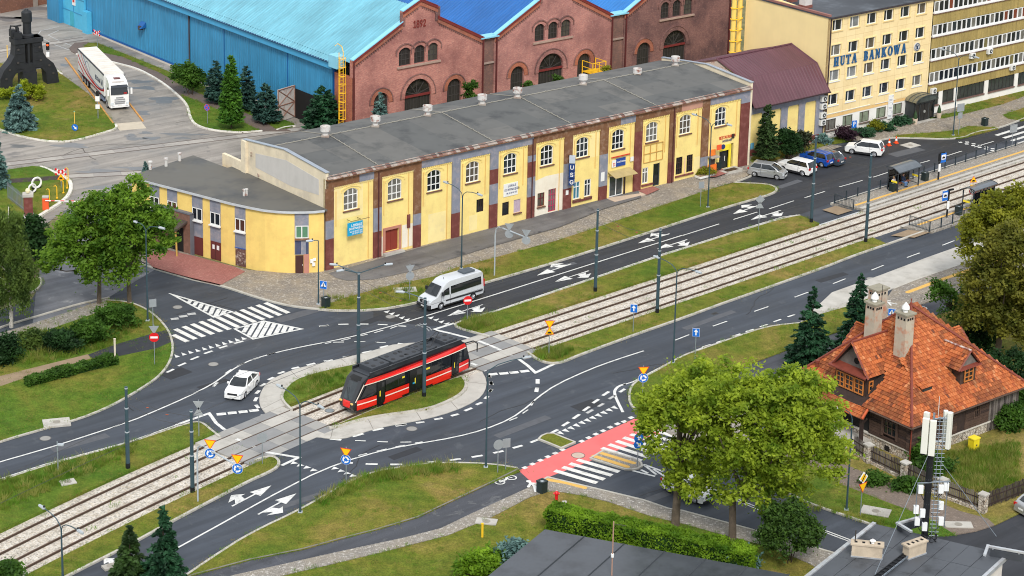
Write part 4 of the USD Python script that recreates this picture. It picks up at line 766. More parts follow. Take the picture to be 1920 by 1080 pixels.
for i in range(4):gr_.bx(gx0+(gx1-gx0)*i/3-.03,gx0+(gx1-gx0)*i/3+.03,.03,.1,3.5,5.5)
for i in range(3):gr_.bx(gx0,gx1,.035,.095,3.5+i*1.0-.03,3.5+i*1.0+.03)
obj(hall_p,'sign_frame_grid',gr_,mat('ochre_batten',(206,160,86)))
# shop at the right end
x0,z0,x1,z1=d11.bounds
dp=obj(hall_p,'shop_door',MB().plate(rect(x0+.1,x1-.8,z0,z1-.7),(0,.4,0),EX,EZ,.05),mat('black_door',(40,44,50),rough=.4));YS=mat('shop_yellow',(248,224,60),rough=.5,v=.05)
obj(dp,'handle',MB().bx(x0+1.0,x0+1.06,.28,.34,1.4,2.0),PVC);obj(dp,'fascia',MB().bx(x0,x1-.5,.05,.2,z1-.65,z1-.02),YS);obj(dp,'side_panel',MB().bx(x1-.75,x1-.45,.05,.2,z0,z1-.1),YS)
obj(hall_p,'entrance_step',MB().bx(x0-.3,x1+.3,-1.2,.1,-.1,.62),CONC);obj(hall_p,'doormat',MB().bx(x0+.2,x1-.2,-1.1,-.3,.6,.635),BRF)
RS=mat('sign_red',(206,60,44),rough=.5,v=.05);BS=mat('sign_navy',(40,56,110),rough=.5,v=.05)
text(hall_p,'RESTAURACJA',.34,x0-.2,.12,z1+.75,RS,maxw=2.6);text(hall_p,'KEBAB',.24,x0+.35,.12,z1+.35,BS,maxw=1.5)
atm=obj(hall_p,'cash_machine',MB().bx(x0-1.7,x0-.75,-.25,.13,.6,1.5),mat('atm_orange',(240,120,40),v=.05));obj(atm,'canopy',MB().bx(x0-1.85,x0-.6,-.6,.13,2.35,2.5),mat('atm_canopy',(170,164,156)));obj(atm,'lit_header',MB().bx(x0-1.6,x0-.85,-.1,.13,2.55,3.2),mat('atm_orange2',(244,132,48)));obj(atm,'screen',MB().bx(x0-1.6,x0-.9,-.1,.13,1.5,2.3),mat('dark_slate_metal',(70,60,56)))
obj(hall_p,'projecting_sign',MB().bx(x0-1.25,x0-.55,-.7,-.62,3.3,3.9),mat('sign_orange',(236,96,50),v=.05));obj(hall_p,'round_sign',MB().lathe([(.3,-.03),(.3,.03)],(x0-.25,-.66,3.55),14,'y'),BS);obj(hall_p,'wall_lamp',MB().bx(x1-.4,x1-.05,.0,.14,z1+.6,z1+1.1),BRF)
# signs of the hall
bl=mat('sign_cyan',(30,160,206),rough=.5,v=.05)
sx0,sx1=hx(560,412,4),hx(560,548,4);sp=obj(hall_p,'letting_sign',MB().bx(sx0,sx1,-.55,-.49,3.35,4.7),bl)
text(sp,'LOKALE',.26,sx0+.42,-.552,4.25,PVC,maxw=1.3);text(sp,'DO WYNAJĘCIA',.2,sx0+.15,-.552,3.95,PVC,maxw=1.75);text(sp,'tel. 32 29 57 471',.13,sx0+.25,-.552,3.68,PVC,maxw=1.5);text(sp,'32 29 57 472',.13,sx0+.55,-.552,3.47,PVC,maxw=1.2)
obj(sp,'bracket',MB().tube([(sx0+.4,.1,4.85),(sx0+.4,-.6,4.85)],.025).tube([(sx0+1.6,.1,4.85),(sx0+1.6,-.6,4.85)],.025).tube([(sx0+.4,-.6,4.85),(sx0+2.6,-.6,4.85)],.025),BRF)
sx0,sx1=hx(800,697,4),hx(800,825,4);sp=obj(hall_p,'letting_board',MB().bx(sx0,sx1,.08,.137,3.35,4.75),PVC)
text(sp,'LOKALE',.24,sx0+.55,.078,4.35,BS,False,maxw=1.1);text(sp,'DO WYNAJĘCIA',.24,sx0+.12,.078,3.95,BS,False,maxw=2.0);text(sp,'tel. 32 29 57 471',.16,sx0+.4,.078,3.6,BS,False,maxw=1.4)
ux=(gaps[5][0]+gaps[5][1])/2;up=obj(hall_p,'projecting_cube_sign',MB().bx(ux-.06,ux+.06,-.55,.1,6.3,6.4).bx(ux-.04,ux+.04,-.6,-.5,3.4,6.5),BRF)
for i,ch in enumerate(['','U','S','G']):
 cz=6.12-i*.82;cb=obj(up,'sign_cube',MB().box((ux,-.62,cz),(.62,.62,.74),math.pi/4),mat('sign_deep_blue',(36,64,120),rough=.4,v=.05)if i else mat('sign_pale',(190,200,214),rough=.4))
 if ch:
  for s in(-1,1):
   t=meshkit.text_mesh(ch,.44,.012,True);v=np.array(t.vertices);v[:,0]-=v[:,0].mean()
   fr=np.array([1,-1*s,0])/math.sqrt(2);nn=np.array([s*-1,-1,0])/math.sqrt(2)
   fr=np.array([1.0,s*1.0,0])/math.sqrt(2);nn=np.array([s*1.0,-1.0,0])/math.sqrt(2)
   q=np.array([ux,-.62,cz-.22])+nn*.312+v[:,:1]*fr+v[:,1:2]*np.array([0,0,1.0])+v[:,2:]*nn
   obj(up,'letter',MB().add(q,t.faces),PVC)
sx0,sx1=hx(800,1668,4),hx(800,1790,4);sp=obj(hall_p,'surgery_sign',MB().bx(sx0+.6,sx1,.0,.06,3.85,4.75),mat('sign_royal_blue',(34,70,150),v=.04));obj(sp,'emblem_panel',MB().bx(sx0,sx0+.58,.0,.06,3.85,4.65),PVC);text(sp,'31',.34,sx0+.12,-.002,4.0,RS,maxw=.36);text(sp,'ul. Jana III Sobieskiego',.18,sx0+.72,-.002,4.28,PVC,False,maxw=1.25)
obj(hall_p,'red_sign_rail',MB().bx(sx0-.1,sx1+.6,-.05,.05,4.95,5.05),RS)
for k in(0,4,8):
 x=gaps[k][0]+.55;obj(hall_p,'downpipe',MB().tube([(x,-.06,9.1),(x,-.06,.2)],.07,6),mat('maroon_pipe',(84,46,44),rough=.5))
for(x,zz,w,h)in((gaps[5][0]+.3,2.0,.35,.5),(gaps[6][0]+.2,2.6,.5,1.0),(panels[7][1]-.6,4.1,.45,.5)):obj(hall_p,'notice_board',MB().bx(x,x+w,-.04,.02,zz,zz+h),PVC)
WHV=mat('white_vent_metal',(208,206,202),rough=.6,v=.08,dirt=(134,72,50),damt=.95,dsc=1.9)
for k,(s,t)in enumerate([(6.59,9.72),(12.9,9.73),(19.8,9.9),(27.16,9.85),(32.03,9.8),(41.57,9.85),(49.66,9.7),(55.88,10.0)]):
 q=hall(s,t);lb=['leftmost','second','third','fourth','fifth','sixth','seventh','rightmost'][k]
 vt=thing('roof_vent',f'white rusty drum ventilator on yellow hall roof, {lb} of the row'if k!=6 else 'low white drum ventilator without stem on yellow hall roof','ventilator',(q[0],q[1],RZ(t)-.02),0,'drum ventilators on the hall roof')
 hb=0.0 if k==6 else.45
 obj(vt,'kerb_base',MB().box((0,0,.06),(.8,.8,.22)),mat('vent_base',(170,160,150),dirt=(128,74,54),damt=.6))
 if hb:obj(vt,'stem',MB().lathe([(.3,.15),(.3,.62)],(0,0,0),12),WHV)
 obj(vt,'drum',MB().lathe([(.46,hb+.12),(.52,hb+.14),(.52,hb+.66),(.46,hb+.66),(.44,hb+.34),(.0,hb+.32)],(0,0,0),16),WHV,smooth=35)
 # ---- curved annex
ann_p=thing('curved_annex','low yellow annex with rounded corner, grey window stripes and flat roof, left of the hall','annex',(HXY[0],HXY[1],0),AZ)
ac=np.array([(-.25,-.02),(-1.1,.22),(-2.05,.72),(-3.1,1.42),(-4.1,2.38),(-4.85,3.4),(-5.45,4.7),(-6.35,7.0),(-8.4,13.9),(-10.2,19.9)])
aback=[(-7.55,20.6),(-1.6,22.2),(-1.0,16.6),(-.3,16.6)]
apoly=Polygon(list(map(tuple,ac))+aback)
obj(ann_p,'wall',MB().prism(apoly,-.3,6.35),mat('annex_yellow',(246,212,124),rough=.9,v=.09,streak=.09,sc=.6,dirt=(220,180,104),damt=.4,dsc=.7))
obj(ann_p,'roof',MB().prism(apoly.buffer(.22,join_style=2),6.36,6.52),mat('annex_tar',(100,98,92),rough=.75,v=.1,sc=.4,dirt=(72,74,76),damt=.85,dsc=.16,rv=.2))
obj(ann_p,'fascia',MB().prism(LineString(ac).buffer(.27,cap_style=2).difference(apoly.buffer(.225,join_style=2)),6.3,6.53),mat('pale_fascia',(196,200,204),rough=.5))
L_=LineString(ac)
def apos(xpx,zz=5.0):
 best=min(np.linspace(0,L_.length,900),key=lambda d:abs(PRJ([*hall(*L_.interpolate(d).coords[0]),zz])[0]-xpx));return best
def aplate(parent,name,x0,x1,z0,z1,out,th,m):
 d0,d1=sorted((apos(x0),apos(x1)));pts=[L_.interpolate(d).coords[0]for d in np.linspace(d0,d1,5)]
 band=LineString(pts).buffer(out,cap_style=2).difference(apoly)
 return obj(parent,name,MB().prism(band,z0,z1),m),d0,d1,pts
MARD=mat('maroon_door',(104,48,46),rough=.7,v=.14)
for k,(a,b)in enumerate([(245,332),(403,492),(625,720),(787,882),(1010,1106),(1548,1674)]):
 xa,xb=230+a/4.8,230+b/4.8
 st_,d0,d1,pts=aplate(ann_p,'grey_window_stripe',xa,xb,1.95 if k in(2,3,4)else(2.0 if k==5 else 2.6),6.3,.03,.03,GRYB)
 p0,p1=np.array(pts[0]),np.array(pts[-1]);ang=math.atan2(*(p0-p1)[::-1]);w=np.linalg.norm(p1-p0)
 # frame local: origin at far end of stripe seen from the street
 o=p1;cs,sn=math.cos(ang),math.sin(ang)
 def loc(mb):return mb.rot(ang).move((o[0],o[1],0))
 rc=rect(.08,w-.02,3.72,5.0);fr=unary_union([rc.difference(rc.buffer(-.08)),rect(w*.5-.05,w*.5+.05,3.72,5.0)])
 wp=obj(st_,'window',loc(MB().plate(fr,(0,-.05,0),EX,EZ,.06)),PVC);obj(st_,'pane',loc(MB().plate(rc,(0,-.035,0),EX,EZ,.03)),[GLS[0],mat('rust_curtain',(92,52,46),rough=.2,v=.2),GLS[0],GLS[0],mat('brown_blind',(84,54,46),rough=.2,v=.2),mat('green_curtain',(96,140,110),rough=.2,v=.2)][k])
 obj(st_,'sill',loc(MB().bx(0,w+.06,-.3,-.05,3.58,3.7)),PVC if k<5 else BRN)
 if k in(2,3,4):
  dm=MARD if k<4 else mat('graffiti_door',(110,76,70),v=.5,sc=3,dirt=(196,186,176),damt=.9,dsc=2.5)
  dr=obj(ann_p,'door',loc(MB().bx(.05,w,-.06,-.02,.05,1.94)),dm)
  if k==3:
   for i in(0,1):obj(dr,'notice',loc(MB().bx(w*(.22+.42*i),w*(.22+.42*i)+.3,-.075,-.06,1.15,1.6)),PVC)
   obj(dr,'leaf_gap',loc(MB().bx(w/2,w/2+.03,-.066,-.06,.05,1.9)),DARKW)
  if k==4:obj(dr,'blue_rail',loc(MB().bx(0,w,-.1,-.04,1.9,1.98)),mat('blue_rail',(60,100,170)))
 if k==5:
  obj(ann_p,'spandrel',loc(MB().bx(.05,w,-.05,-.02,2.05,3.4)),mat('spandrel_slate',(80,86,108),v=.25,sc=2,dirt=(40,60,120),damt=.5))
  dr=obj(ann_p,'door',loc(MB().bx(.05,w*.62,-.07,-.02,.05,1.95)),mat('dark_wood_door',(74,44,40),v=.2));obj(dr,'surround',loc(MB().bx(w*.64,w+.02,-.12,-.02,.05,2.05)),mat('pink_stone',(190,132,116),v=.1));obj(dr,'handle',loc(MB().bx(w*.52,w*.56,-.11,-.07,.9,1.0)),PVC)
for i,(x,zz,w,h)in enumerate(((585,1.35,.32,.4),(588.5,1.0,.3,.35),(590,1.5,.3,.3))):
 d=apos(x,1.3);p=L_.interpolate(d).coords[0];obj(ann_p,'notice',MB().box((p[0]-.1,p[1]-.12,zz),(w,.08,h),-.4),PVC)
 # brown portal and porch (half behind the maples)
d=apos(336,3);p0=np.array(L_.interpolate(d).coords[0]);t_=np.array([-1.8,6.9]);t_/=np.linalg.norm(t_);nn=np.array([-t_[1],t_[0]])
q=lambda a,b:tuple(p0+t_*a+nn*b)
po=obj(ann_p,'portal',MB().prism(Polygon([q(-1.9,-.1),q(3.2,-.1),q(3.2,.35),q(-1.9,.35)]),-.2,4.2),mat('brown_clinker',(132,98,84),v=.25,sc=3,fine=20));obj(po,'portal_trim',MB().prism(Polygon([q(-2.05,-.1),q(-1.9,-.1),q(-1.9,.42),q(-2.05,.42)]),-.2,4.3).prism(Polygon([q(-2.05,-.1),q(3.3,-.1),q(3.3,.42),q(-2.05,.42)]),4.2,4.35),mat('slate_trim',(110,112,120)))
obj(po,'doorway',MB().prism(Polygon([q(-.9,.3),q(1.2,.3),q(1.2,.38),q(-.9,.38)]),0,2.6),DARKW)
obj(po,'porch_roof',MB().add([(*q(-1.5,.3),3.5),(*q(2.2,.3),3.5),(*q(2.2,2.0),3.0),(*q(-1.5,2.0),3.0),(*q(-1.5,.3),3.3),(*q(2.2,.3),3.3),(*q(2.2,2.0),2.8),(*q(-1.5,2.0),2.8)],[[3,2,1,0],[4,5,6,7],[0,1,5,4],[1,2,6,5],[2,3,7,6],[3,0,4,7]]),mat('porch_felt',(80,70,64)))
for a in(-1.3,2.0):obj(po,'porch_post',MB().tube([(*q(a,1.7),0),(*q(a,1.85),2.85)],.09,6),mat('yellow_post',(206,170,90)))
for x in(251.6,281.2,311.5):
 g=G({251.6:282,281.2:311.5,311.5:337}[x],{251.6:318,281.2:312,311.5:302}[x],6.5)
 v_=obj(ann_p,'flue',MB().lathe([(.16,-.1),(.16,.75),(.22,.75),(.22,.9)],(0,0,0),10).move((*((np.array([g[0],g[1]])-HXY)@np.array([HD,HN]).T),6.5)),WHV)
g=G(460,367,6.5);l=(np.array([g[0],g[1]])-HXY)@np.array([HD,HN]).T
for dx in(-.14,.14):obj(ann_p,'flue',MB().lathe([(.13,0),(.13,.6),(.17,.6),(.17,.7)],(l[0]+dx,l[1],6.5),10),WHV)
# ---- brick gabled halls and the blue clad shed side
FXY=np.array([-19.03,249.38])
def fac(s,t):return FXY+s*HD+t*HN
def brick_mat(name,c,c2,mortar,dark=(96,70,66),bright=(206,160,140),w=.26,h=.085,damt=.6):
 """Brickwork too far off to tell the bricks apart: courses, soot and pale repairs."""
 return graph(name,{'g':('texture_coordinate',{}),'s':('separate_xyz',{}),'cx':('math',{'math_type':'add'}),'cb':('combine_xyz',{}),'b':('brick_texture',{'scale':1.0,'brick_width':w,'row_height':h,'mortar_size':0.01,'color1':lin(c),'color2':lin(c2),'mortar':lin(mortar)}),
'n':('noise_texture',{'scale':0.22,'detail':8.0,'roughness':0.65}),'n2':('noise_texture',{'scale':3.4,'detail':7.0,'roughness':0.85}),'r':('rgb_ramp',{'ramp':[(0.42,(0,0,0)),(0.62,(damt,)*3)]}),'r2':('rgb_ramp',{'ramp':[(0.55,(0,0,0)),(0.68,(.75,)*3)]}),
'm1':('mix_color',{'b':lin(dark)}),'m2':('mix_color',{'b':lin(bright)}),'p':('principled_bsdf',{'roughness':.92,'specular_ior_level':.2})},
[('g.object','s.vector'),('s.x','cx.value1'),('s.y','cx.value2'),('cx.value','cb.x'),('s.z','cb.y'),('cb.vector','b.vector'),('g.object','n.vector'),('g.object','n2.vector'),('n.fac','r.fac'),('n2.fac','r2.fac'),('b.color','m1.a'),('r.color','m1.fac'),('m1.result','m2.a'),('r2.color','m2.fac'),('m2.result','p.base_color')])
BK=[brick_mat('rose_brick',(200,132,118),(170,106,98),(182,150,138),dark=(126,82,80),bright=(228,186,164),damt=.7),brick_mat('rose_brick_mid',(196,132,120),(168,108,102),(178,148,140),dark=(122,84,84),bright=(226,186,168),damt=.7),brick_mat('sooty_brick',(148,104,96),(122,84,82),(130,108,102),dark=(84,64,66),bright=(190,152,138),damt=.8)]
BKP=brick_mat('orange_brick',(190,112,82),(170,98,74),(150,110,96),damt=.5)
REDP=mat('oxblood_flashing',(122,48,46),rough=.6,v=.15,sc=2);CY=mat('pale_blue_flashing',(140,206,230),rough=.5,v=.08)
IRON=mat('iron_window_bars',(70,66,64),rough=.7);SMK=mat('sooty_glass',(84,82,74),rough=.25,v=.3,sc=.6,fine=8,spec=.5);SMD=mat('dark_sooty_glass',(56,54,52),rough=.3,v=.3,sc=.8)
def ribbed(name,c,axis_scale,v=.1):
 return graph(name,{'g':('texture_coordinate',{}),'n':('noise_texture',{'scale':.25,'detail':6.0}),'mp':('mapping',{'scale':axis_scale}),'n2':('noise_texture',{'scale':1.0,'detail':4.0,'roughness':.7}),'r':('rgb_ramp',{'ramp':[(.3,tuple(np.array(lin(c))*(1-v))),(.7,tuple(np.array(lin(c))*(1+v)))]}),'r2':('rgb_ramp',{'ramp':[(.3,(1-v*1.6,)*3),(.65,(1.08,)*3)]}),'m':('mix_color',{'blend_type':'multiply','fac':1.0}),'p':('principled_bsdf',{'roughness':.45,'specular_ior_level':.4})},
[('g.object','n.vector'),('g.object','mp.vector'),('mp.vector','n2.vector'),('n.fac','r.fac'),('n2.fac','r2.fac'),('r.color','m.a'),('r2.color','m.b'),('m.result','p.base_color')])
def corr_sheet(o,u,L,v,step=.5,amp=.06):
 """Trapezoid-ribbed sheet: from o along u for L, ribs running along v; relief along u x v."""
 o,u,v=np.array(o,float),np.array(u,float),np.array(v,float);u=u/np.linalg.norm(u);nn=np.cross(u,v);nn/=np.linalg.norm(nn)
 xs,hs=[],[];x=0.0
 while x<L:
  for dx,h in((0,0),(.6*step,0),(.7*step,amp),(.9*step,amp)):
   if x+dx<=L:xs.append(x+dx);hs.append(h)
  x+=step
 xs.append(L);hs.append(0);a=o+np.array(xs)[:,None]*u+np.array(hs)[:,None]*nn;n_=len(a)
 return np.vstack([a,a+v]),[[i,i+1,n_+i+1,n_+i]for i in range(n_-1)]
RB={1:ribbed('cyan_roof_sheet',(110,174,192),(.3,2.5,.3),v=.14),2:ribbed('deep_blue_roof_sheet',(32,98,166),(.3,2.5,.3)),3:ribbed('blue_roof_sheet',(44,118,186),(.3,2.5,.3))}
def gable(k,x0,x1,name,label,dep):
 w=x1-x0;c=(x0+x1)/2
 p=thing(name,label,'factory hall',(*fac(0,0),0),AZ)
 e,sh,pk=9.7,13.4,15.85
 out=Polygon([(x0,-.3),(x1,-.3),(x1,e),(c+2.6,sh),(c+2.6,sh+1.25),(c,pk),(c-2.6,sh+1.25),(c-2.6,sh),(x0,e)])
 ars={1:[(3.1,5.25,.5,5.17),(7.65,11.6,.3,6.05),(14.05,16.2,.5,5.2)],2:[(23.95,26.1,.5,5.27),(28.45,32.5,.3,6.13),(34.9,37.1,.5,5.3)],3:[(45.1,47.4,.5,5.27),(49.75,53.8,.3,6.13)]}[k]
 ws={1:[(6.75,8.55),(9.0,10.65),(11.05,12.6)],2:[(27.7,29.35),(29.9,31.5),(32.0,33.6)],3:[(49.1,50.6),(51.2,52.7),(53.2,54.75)]}[k]
 A_=[arch(a,b,q,r)for a,b,q,r in ars];Wn=[arch(a,b,7.98,10.2,.55)for a,b in ws]
 obj(p,'gable_wall',wall_plate(out,A_+Wn,0,.5),BK[k-1])
 for i,poly in enumerate(A_):
  a,b,q,r=ars[i];big=b-a>3
  bars=[rect(a+j*.42,a+j*.42+.05,q,r)for j in range(1,int((b-a)/.42)+1)]
  if big:
   bars=[rect(a+j*.5,a+j*.5+.05,q,r-2.05)for j in range(1,8)]+[LineString([((a+b)/2,r-2.0),((a+b)/2+3*math.cos(t),r-2.0+3*math.sin(t))]).buffer(.04)for t in np.linspace(.3,2.84,5)]
  wp=window(p,poly,.32,IRON,nx=1,nz=None if big else[.3,.55,.8],fw=.06,pane=SMD,bars=bars,name='arched_window'if not big else 'gateway')
  if big:
   obj(wp,'transom',MB().bx(a,b,.1,.3,r-2.2,r-1.95),REDP);obj(wp,'fanlight',MB().plate(poly.intersection(rect(a,b,r-1.95,r)),(0,.322,0),EX,EZ,.01),SMK)
  ring=arch(a-.55,b+.55,r-(b-a)/2-.2,r+.55).difference(arch(a-.02,b+.02,q-1,r+.02));obj(wp,'brick_arch',MB().plate(ring,(0,.001,0),EX,EZ,.09),BKP if i!=1 else BK[k-1])
  rim=arch(a-.68,b+.68,r-(b-a)/2-.2,r+.68).difference(arch(a-.56,b+.56,q-1,r+.56));obj(wp,'arch_label',MB().plate(rim,(0,.001,0),EX,EZ,.16),BK[2])
 for i,poly in enumerate(Wn):
  a,b=ws[i];wp=window(p,poly,.3,IRON,nx=3,nz=[.32,.62],fw=.06,pane=SMD if i<2 else SMK)
  rim=arch(a-.5,b+.5,9.4,10.75,.8).difference(arch(a-.38,b+.38,8.9,10.62,.75));obj(wp,'window_label',MB().plate(rim,(0,.001,0),EX,EZ,.13),BK[2])
 obj(p,'sill_course',MB().bx(ws[0][0]-.3,ws[2][1]+.3,-.2,.05,7.72,7.95),mat('stone_sill',(176,150,136),v=.15))
 # raking cornice: brick band, dentils, oxblood flashing
 rake=[((x0,e),(c-2.6,sh)),((c-2.6,sh+1.25),(c,pk)),((c,pk),(c+2.6,sh+1.25)),((c+2.6,sh),(x1,e))]
 for(a,b)in rake:
  a,b=np.array(a),np.array(b);d=(b-a)/np.linalg.norm(b-a);dn=np.array([d[1],-d[0]])
  L=np.linalg.norm(b-a)
  obj(p,'raking_cornice',MB().plate(Polygon([a,b,b+[0,-.75],a+[0,-.75]]),(0,.001,0),EX,EZ,.14),BKP)
  cp=obj(p,'red_flashing',MB().plate(Polygon([a,b,b+[0,-.26],a+[0,-.26]]),(0,-.14,0),EX,EZ,.10),REDP)
  obj(p,'rake_coping',MB().plate(Polygon([a+[0,.02],b+[0,.02],b+[0,.14],a+[0,.14]]),(0,.5,0),EX,EZ,.7),CY if(d[1]>0 and k>0)else REDP)
  mb=MB();s=.3
  while s<L-.2:
   q=a+d*s+[0,-.78];mb.bx(q[0],q[0]+.16,-.11,.0,q[1]-.22,q[1]);s+=.34
  obj(p,'dentil_course',mb,BK[2])
 for s in(-1,1):obj(p,'shoulder_block',MB().plate(rect(c+s*2.6-.35,c+s*2.6+.35,sh-.5,sh+1.2),(0,.001,0),EX,EZ,.12),BK[2])
 # roof slopes going back
 tl=out.bounds
 ridge=14.75
 for s,xa in((-1,x0),(1,x1)):
  run=np.array([c-xa,0,ridge-9.35]);
  v_,f_=corr_sheet((xa,.5,9.35),(0,1,0),dep-.5,run,step=.55,amp=.07)if s>0 else corr_sheet((xa,dep,9.35),(0,-1,0),dep-.5,run,step=.55,amp=.07)
  obj(p,'roof_slope',MB().add(v_,f_),RB[k])
 obj(p,'back_gable',MB().plate(Polygon([(x0,-.3),(x1,-.3),(x1,9.3),(c,14.6),(x0,9.3)]),(0,dep,0),EX,EZ,.3),BK[2])
 return p
g1=gable(1,0,19.6,'brick_hall','blue clad hall with cyan roof and brick gable dated 1892',68)
g2=gable(2,21.3,40.7,'brick_hall','rose brick hall with deep blue roof, middle of the three gables',68)
g3=gable(3,42.7,62.0,'brick_hall','sooty dark brick hall beside the yellow office tower',68)
DATE=mat('date_red',(124,48,40),v=.1)
text(g1,'1892',.85,8.75,-.02,12.45,DATE,maxw=1.9,depth=.06);text(g2,'1886',.85,29.95,-.02,13.2,DATE,maxw=1.9,depth=.06)
obj(g1,'side_wall_brick',MB().bx(-.02,.4,-3.6,-.01,-.3,7.6).move((0,3.6,0)),BKP)
# shed side: ribbed blue sheets
BLU=ribbed('blue_wall_sheet',(60,138,180),(2.5,2.5,.12),v=.12);BLUD=mat('navy_blue_sheet',(22,92,160),rough=.5,v=.1);BLUL=mat('light_blue_door',(86,184,220),rough=.5,v=.1,dirt=(56,150,190),damt=.5)
v_,f_=corr_sheet((-.1,68.2,.25),(0,-1,0),64.3,(0,0,7.55),step=.42,amp=-.05);obj(g1,'side_cladding',MB().add(v_,np.array(f_)[:,::-1]),BLU)
obj(g1,'plinth',MB().bx(-.14,.2,4.0,68,-.3,.28),mat('pale_plinth',(206,200,190),v=.1));obj(g1,'plinth_band',MB().bx(-.155,-.11,4.0,68,.28,.55),BLUD)
obj(g1,'side_core',MB().bx(.0,.4,3.7,68,-.3,9.2),BLUD)
obj(g1,'gutter_fascia',MB().add([(-.55,68.2,8.0),(-.55,3.5,8.0),(-.5,3.5,8.75),(-.5,68.2,8.75),(.0,68.2,8.0),(.0,3.5,8.0),(.1,3.5,8.85),(.1,68.2,8.85)],[[3,2,1,0],[4,5,6,7],[0,1,5,4],[1,2,6,5],[2,3,7,6],[3,0,4,7]]),mat('blue_fascia',(70,160,206),rough=.5,v=.08))
v_,f_=corr_sheet((-.75,68.3,8.85),(0,-1,0),65.0,(1.0,0,.62),step=.55,amp=.07);obj(g1,'eaves_sheet',MB().add(v_,f_),RB[1])
obj(g1,'gutter',MB().tube([(-.66,68.2,8.84),(-.66,3.5,8.84)],.11,6),mat('navy_gutter',(40,84,130),rough=.5,v=.3,dirt=(20,30,40),damt=.6))
obj(g1,'gutter_box',MB().bx(-.9,.3,1.9,3.6,8.4,9.9),CY)
ys=lambda u,v:V(fac(0,0),AZ+math.pi/2,u,v)[0]
obj(g1,'downpipe',MB().tube([(-.2,ys(357,60),8.6),(-.2,ys(357,60),1.0)],.1,6),mat('dark_downpipe',(66,60,64)))
for u in(422,541):obj(g1,'cladding_seam',MB().bx(-.17,-.1,ys(u,100)-.03,ys(u,100)+.03,.5,7.9),BLUD)
ya,yb=ys(165,72),ys(125,55);dr=obj(g1,'sliding_gate',MB().bx(-.45,-.2,ya,yb,.0,6.6),BLUL)
for zz in(2.2,4.3,6.3):obj(dr,'gate_rail',MB().bx(-.49,-.45,ya,yb,zz-.06,zz+.06),BLU)
obj(dr,'gate_seam',MB().bx(-.48,-.45,(ya+yb)/2-.04,(ya+yb)/2+.04,0,6.5),BLUD);obj(dr,'wicket',MB().bx(-.52,-.46,(ya+yb)/2-.05,(ya+yb)/2+1.0,.1,2.2),mat('teal_wicket',(70,170,190)))
obj(dr,'warning_sign',MB().bx(-.52,-.46,(ya+yb)/2-.6,(ya+yb)/2+.3,3.2,4.1),PVC);obj(dr,'red_notice',MB().bx(-.55,-.52,(ya+yb)/2-.4,(ya+yb)/2+.1,3.65,4.0),RS)
obj(g1,'gate_pier',MB().bx(-1.1,.3,yb+.1,yb+3.6,0,8.2),BLU);obj(g1,'counterweight_box',MB().bx(-.95,-.2,ya-1.6,ya-.2,0,3.1),BLUL)
hy=ys(271,66);obj(g1,'vent_hood',MB().add([(-.1,hy-.6,4.6),(-.1,hy+.6,4.6),(-.9,hy+.6,3.8),(-.9,hy-.6,3.8),(-.1,hy-.6,3.9),(-.1,hy+.6,3.9)],[[0,1,2,3],[4,3,2,5],[0,3,4,4],[1,5,2,2]]),BLUD);obj(g1,'vent_fan',MB().lathe([(.35,0),(.35,.5)],(-.6,hy,3.6),8),IRON)
dy0,dy1=ys(554,190),ys(606,215);gt=obj(g1,'open_gateway',MB().bx(-.16,.0,dy1-.2,dy0,0,3.7),DARKW)
# steel door leaf standing open, braced
hx_,hy_=-.15,dy0;lf=MB().bx(-3.0,0,-.06,.06,.1,4.1).rot(.25).move((hx_,hy_,0));lp=obj(g1,'open_door_leaf',lf,mat('pale_steel_leaf',(196,190,184),v=.1,dirt=(150,100,80),damt=.5,dsc=1.5))
br=MB()
for a,b in(((-2.9,.15),(-.1,2.0)),((-2.9,2.0),(-.1,.15)),((-2.9,2.1),(-.1,4.0)),((-2.9,4.0),(-.1,2.1)),((-2.95,.1),(-2.95,4.1)),((-2.95,4.05),(0,4.05)),((-2.95,2.05),(0,2.05)),((-.05,.1),(-.05,4.1))):br.tube([(a[0],-.1,a[1]),(b[0],-.1,b[1])],.06,4)
obj(lp,'brace',br.rot(.25).move((hx_,hy_,0)),mat('rust_brace',(140,100,84),v=.2))
# piers between the gables with downpipes
for a,b in((19.6,21.3),(40.7,42.7)):
 pr=thing('brick_pier',f'narrow soot stained brick pier between {"the 1892 gable and the middle gable" if a < 30 else "the middle gable and the dark gable"}','pier',(*fac(0,0),0),AZ)
 obj(pr,'shaft',MB().bx(a+.02,b-.02,.15,1.0,-.3,9.6),brick_mat('pier_brick',(146,104,94),(120,92,88),(130,110,100),dark=(80,66,64),bright=(190,140,110)))
 obj(pr,'ledge',MB().bx(a+.02,b-.02,-.05,.15,6.3,6.5),mat('ledge_stone',(160,140,130)));obj(pr,'valley_gutter',MB().bx(a-.6,b+.5,-.3,1.2,9.62,9.78),CY)
 for x in(a-.22,b+.2):obj(pr,'downpipe',MB().tube([(x,-.22,9.6),(x,-.22,-.2)],.11,6),mat('oxblood_pipe',(92,40,40),rough=.5))
 obj(pr,'roof_valley',MB().bx(a-.3,b+.3,.8,68,9.2,9.4),BLUD)
obj(g1,'downpipe',MB().tube([(.1,-.2,9.6),(.1,-.2,0)],.1,6),mat('oxblood_pipe',(92,40,40),rough=.5));obj(g3,'downpipe',MB().tube([(61.6,-.25,9.2),(61.6,-.25,1)],.13,6),mat('oxblood_pipe',(92,40,40),rough=.5))
obj(g1,'skylight',MB().bx(3.0,7.0,27,33,11.0,11.1).move((0,0,0)),PVC)if False else None
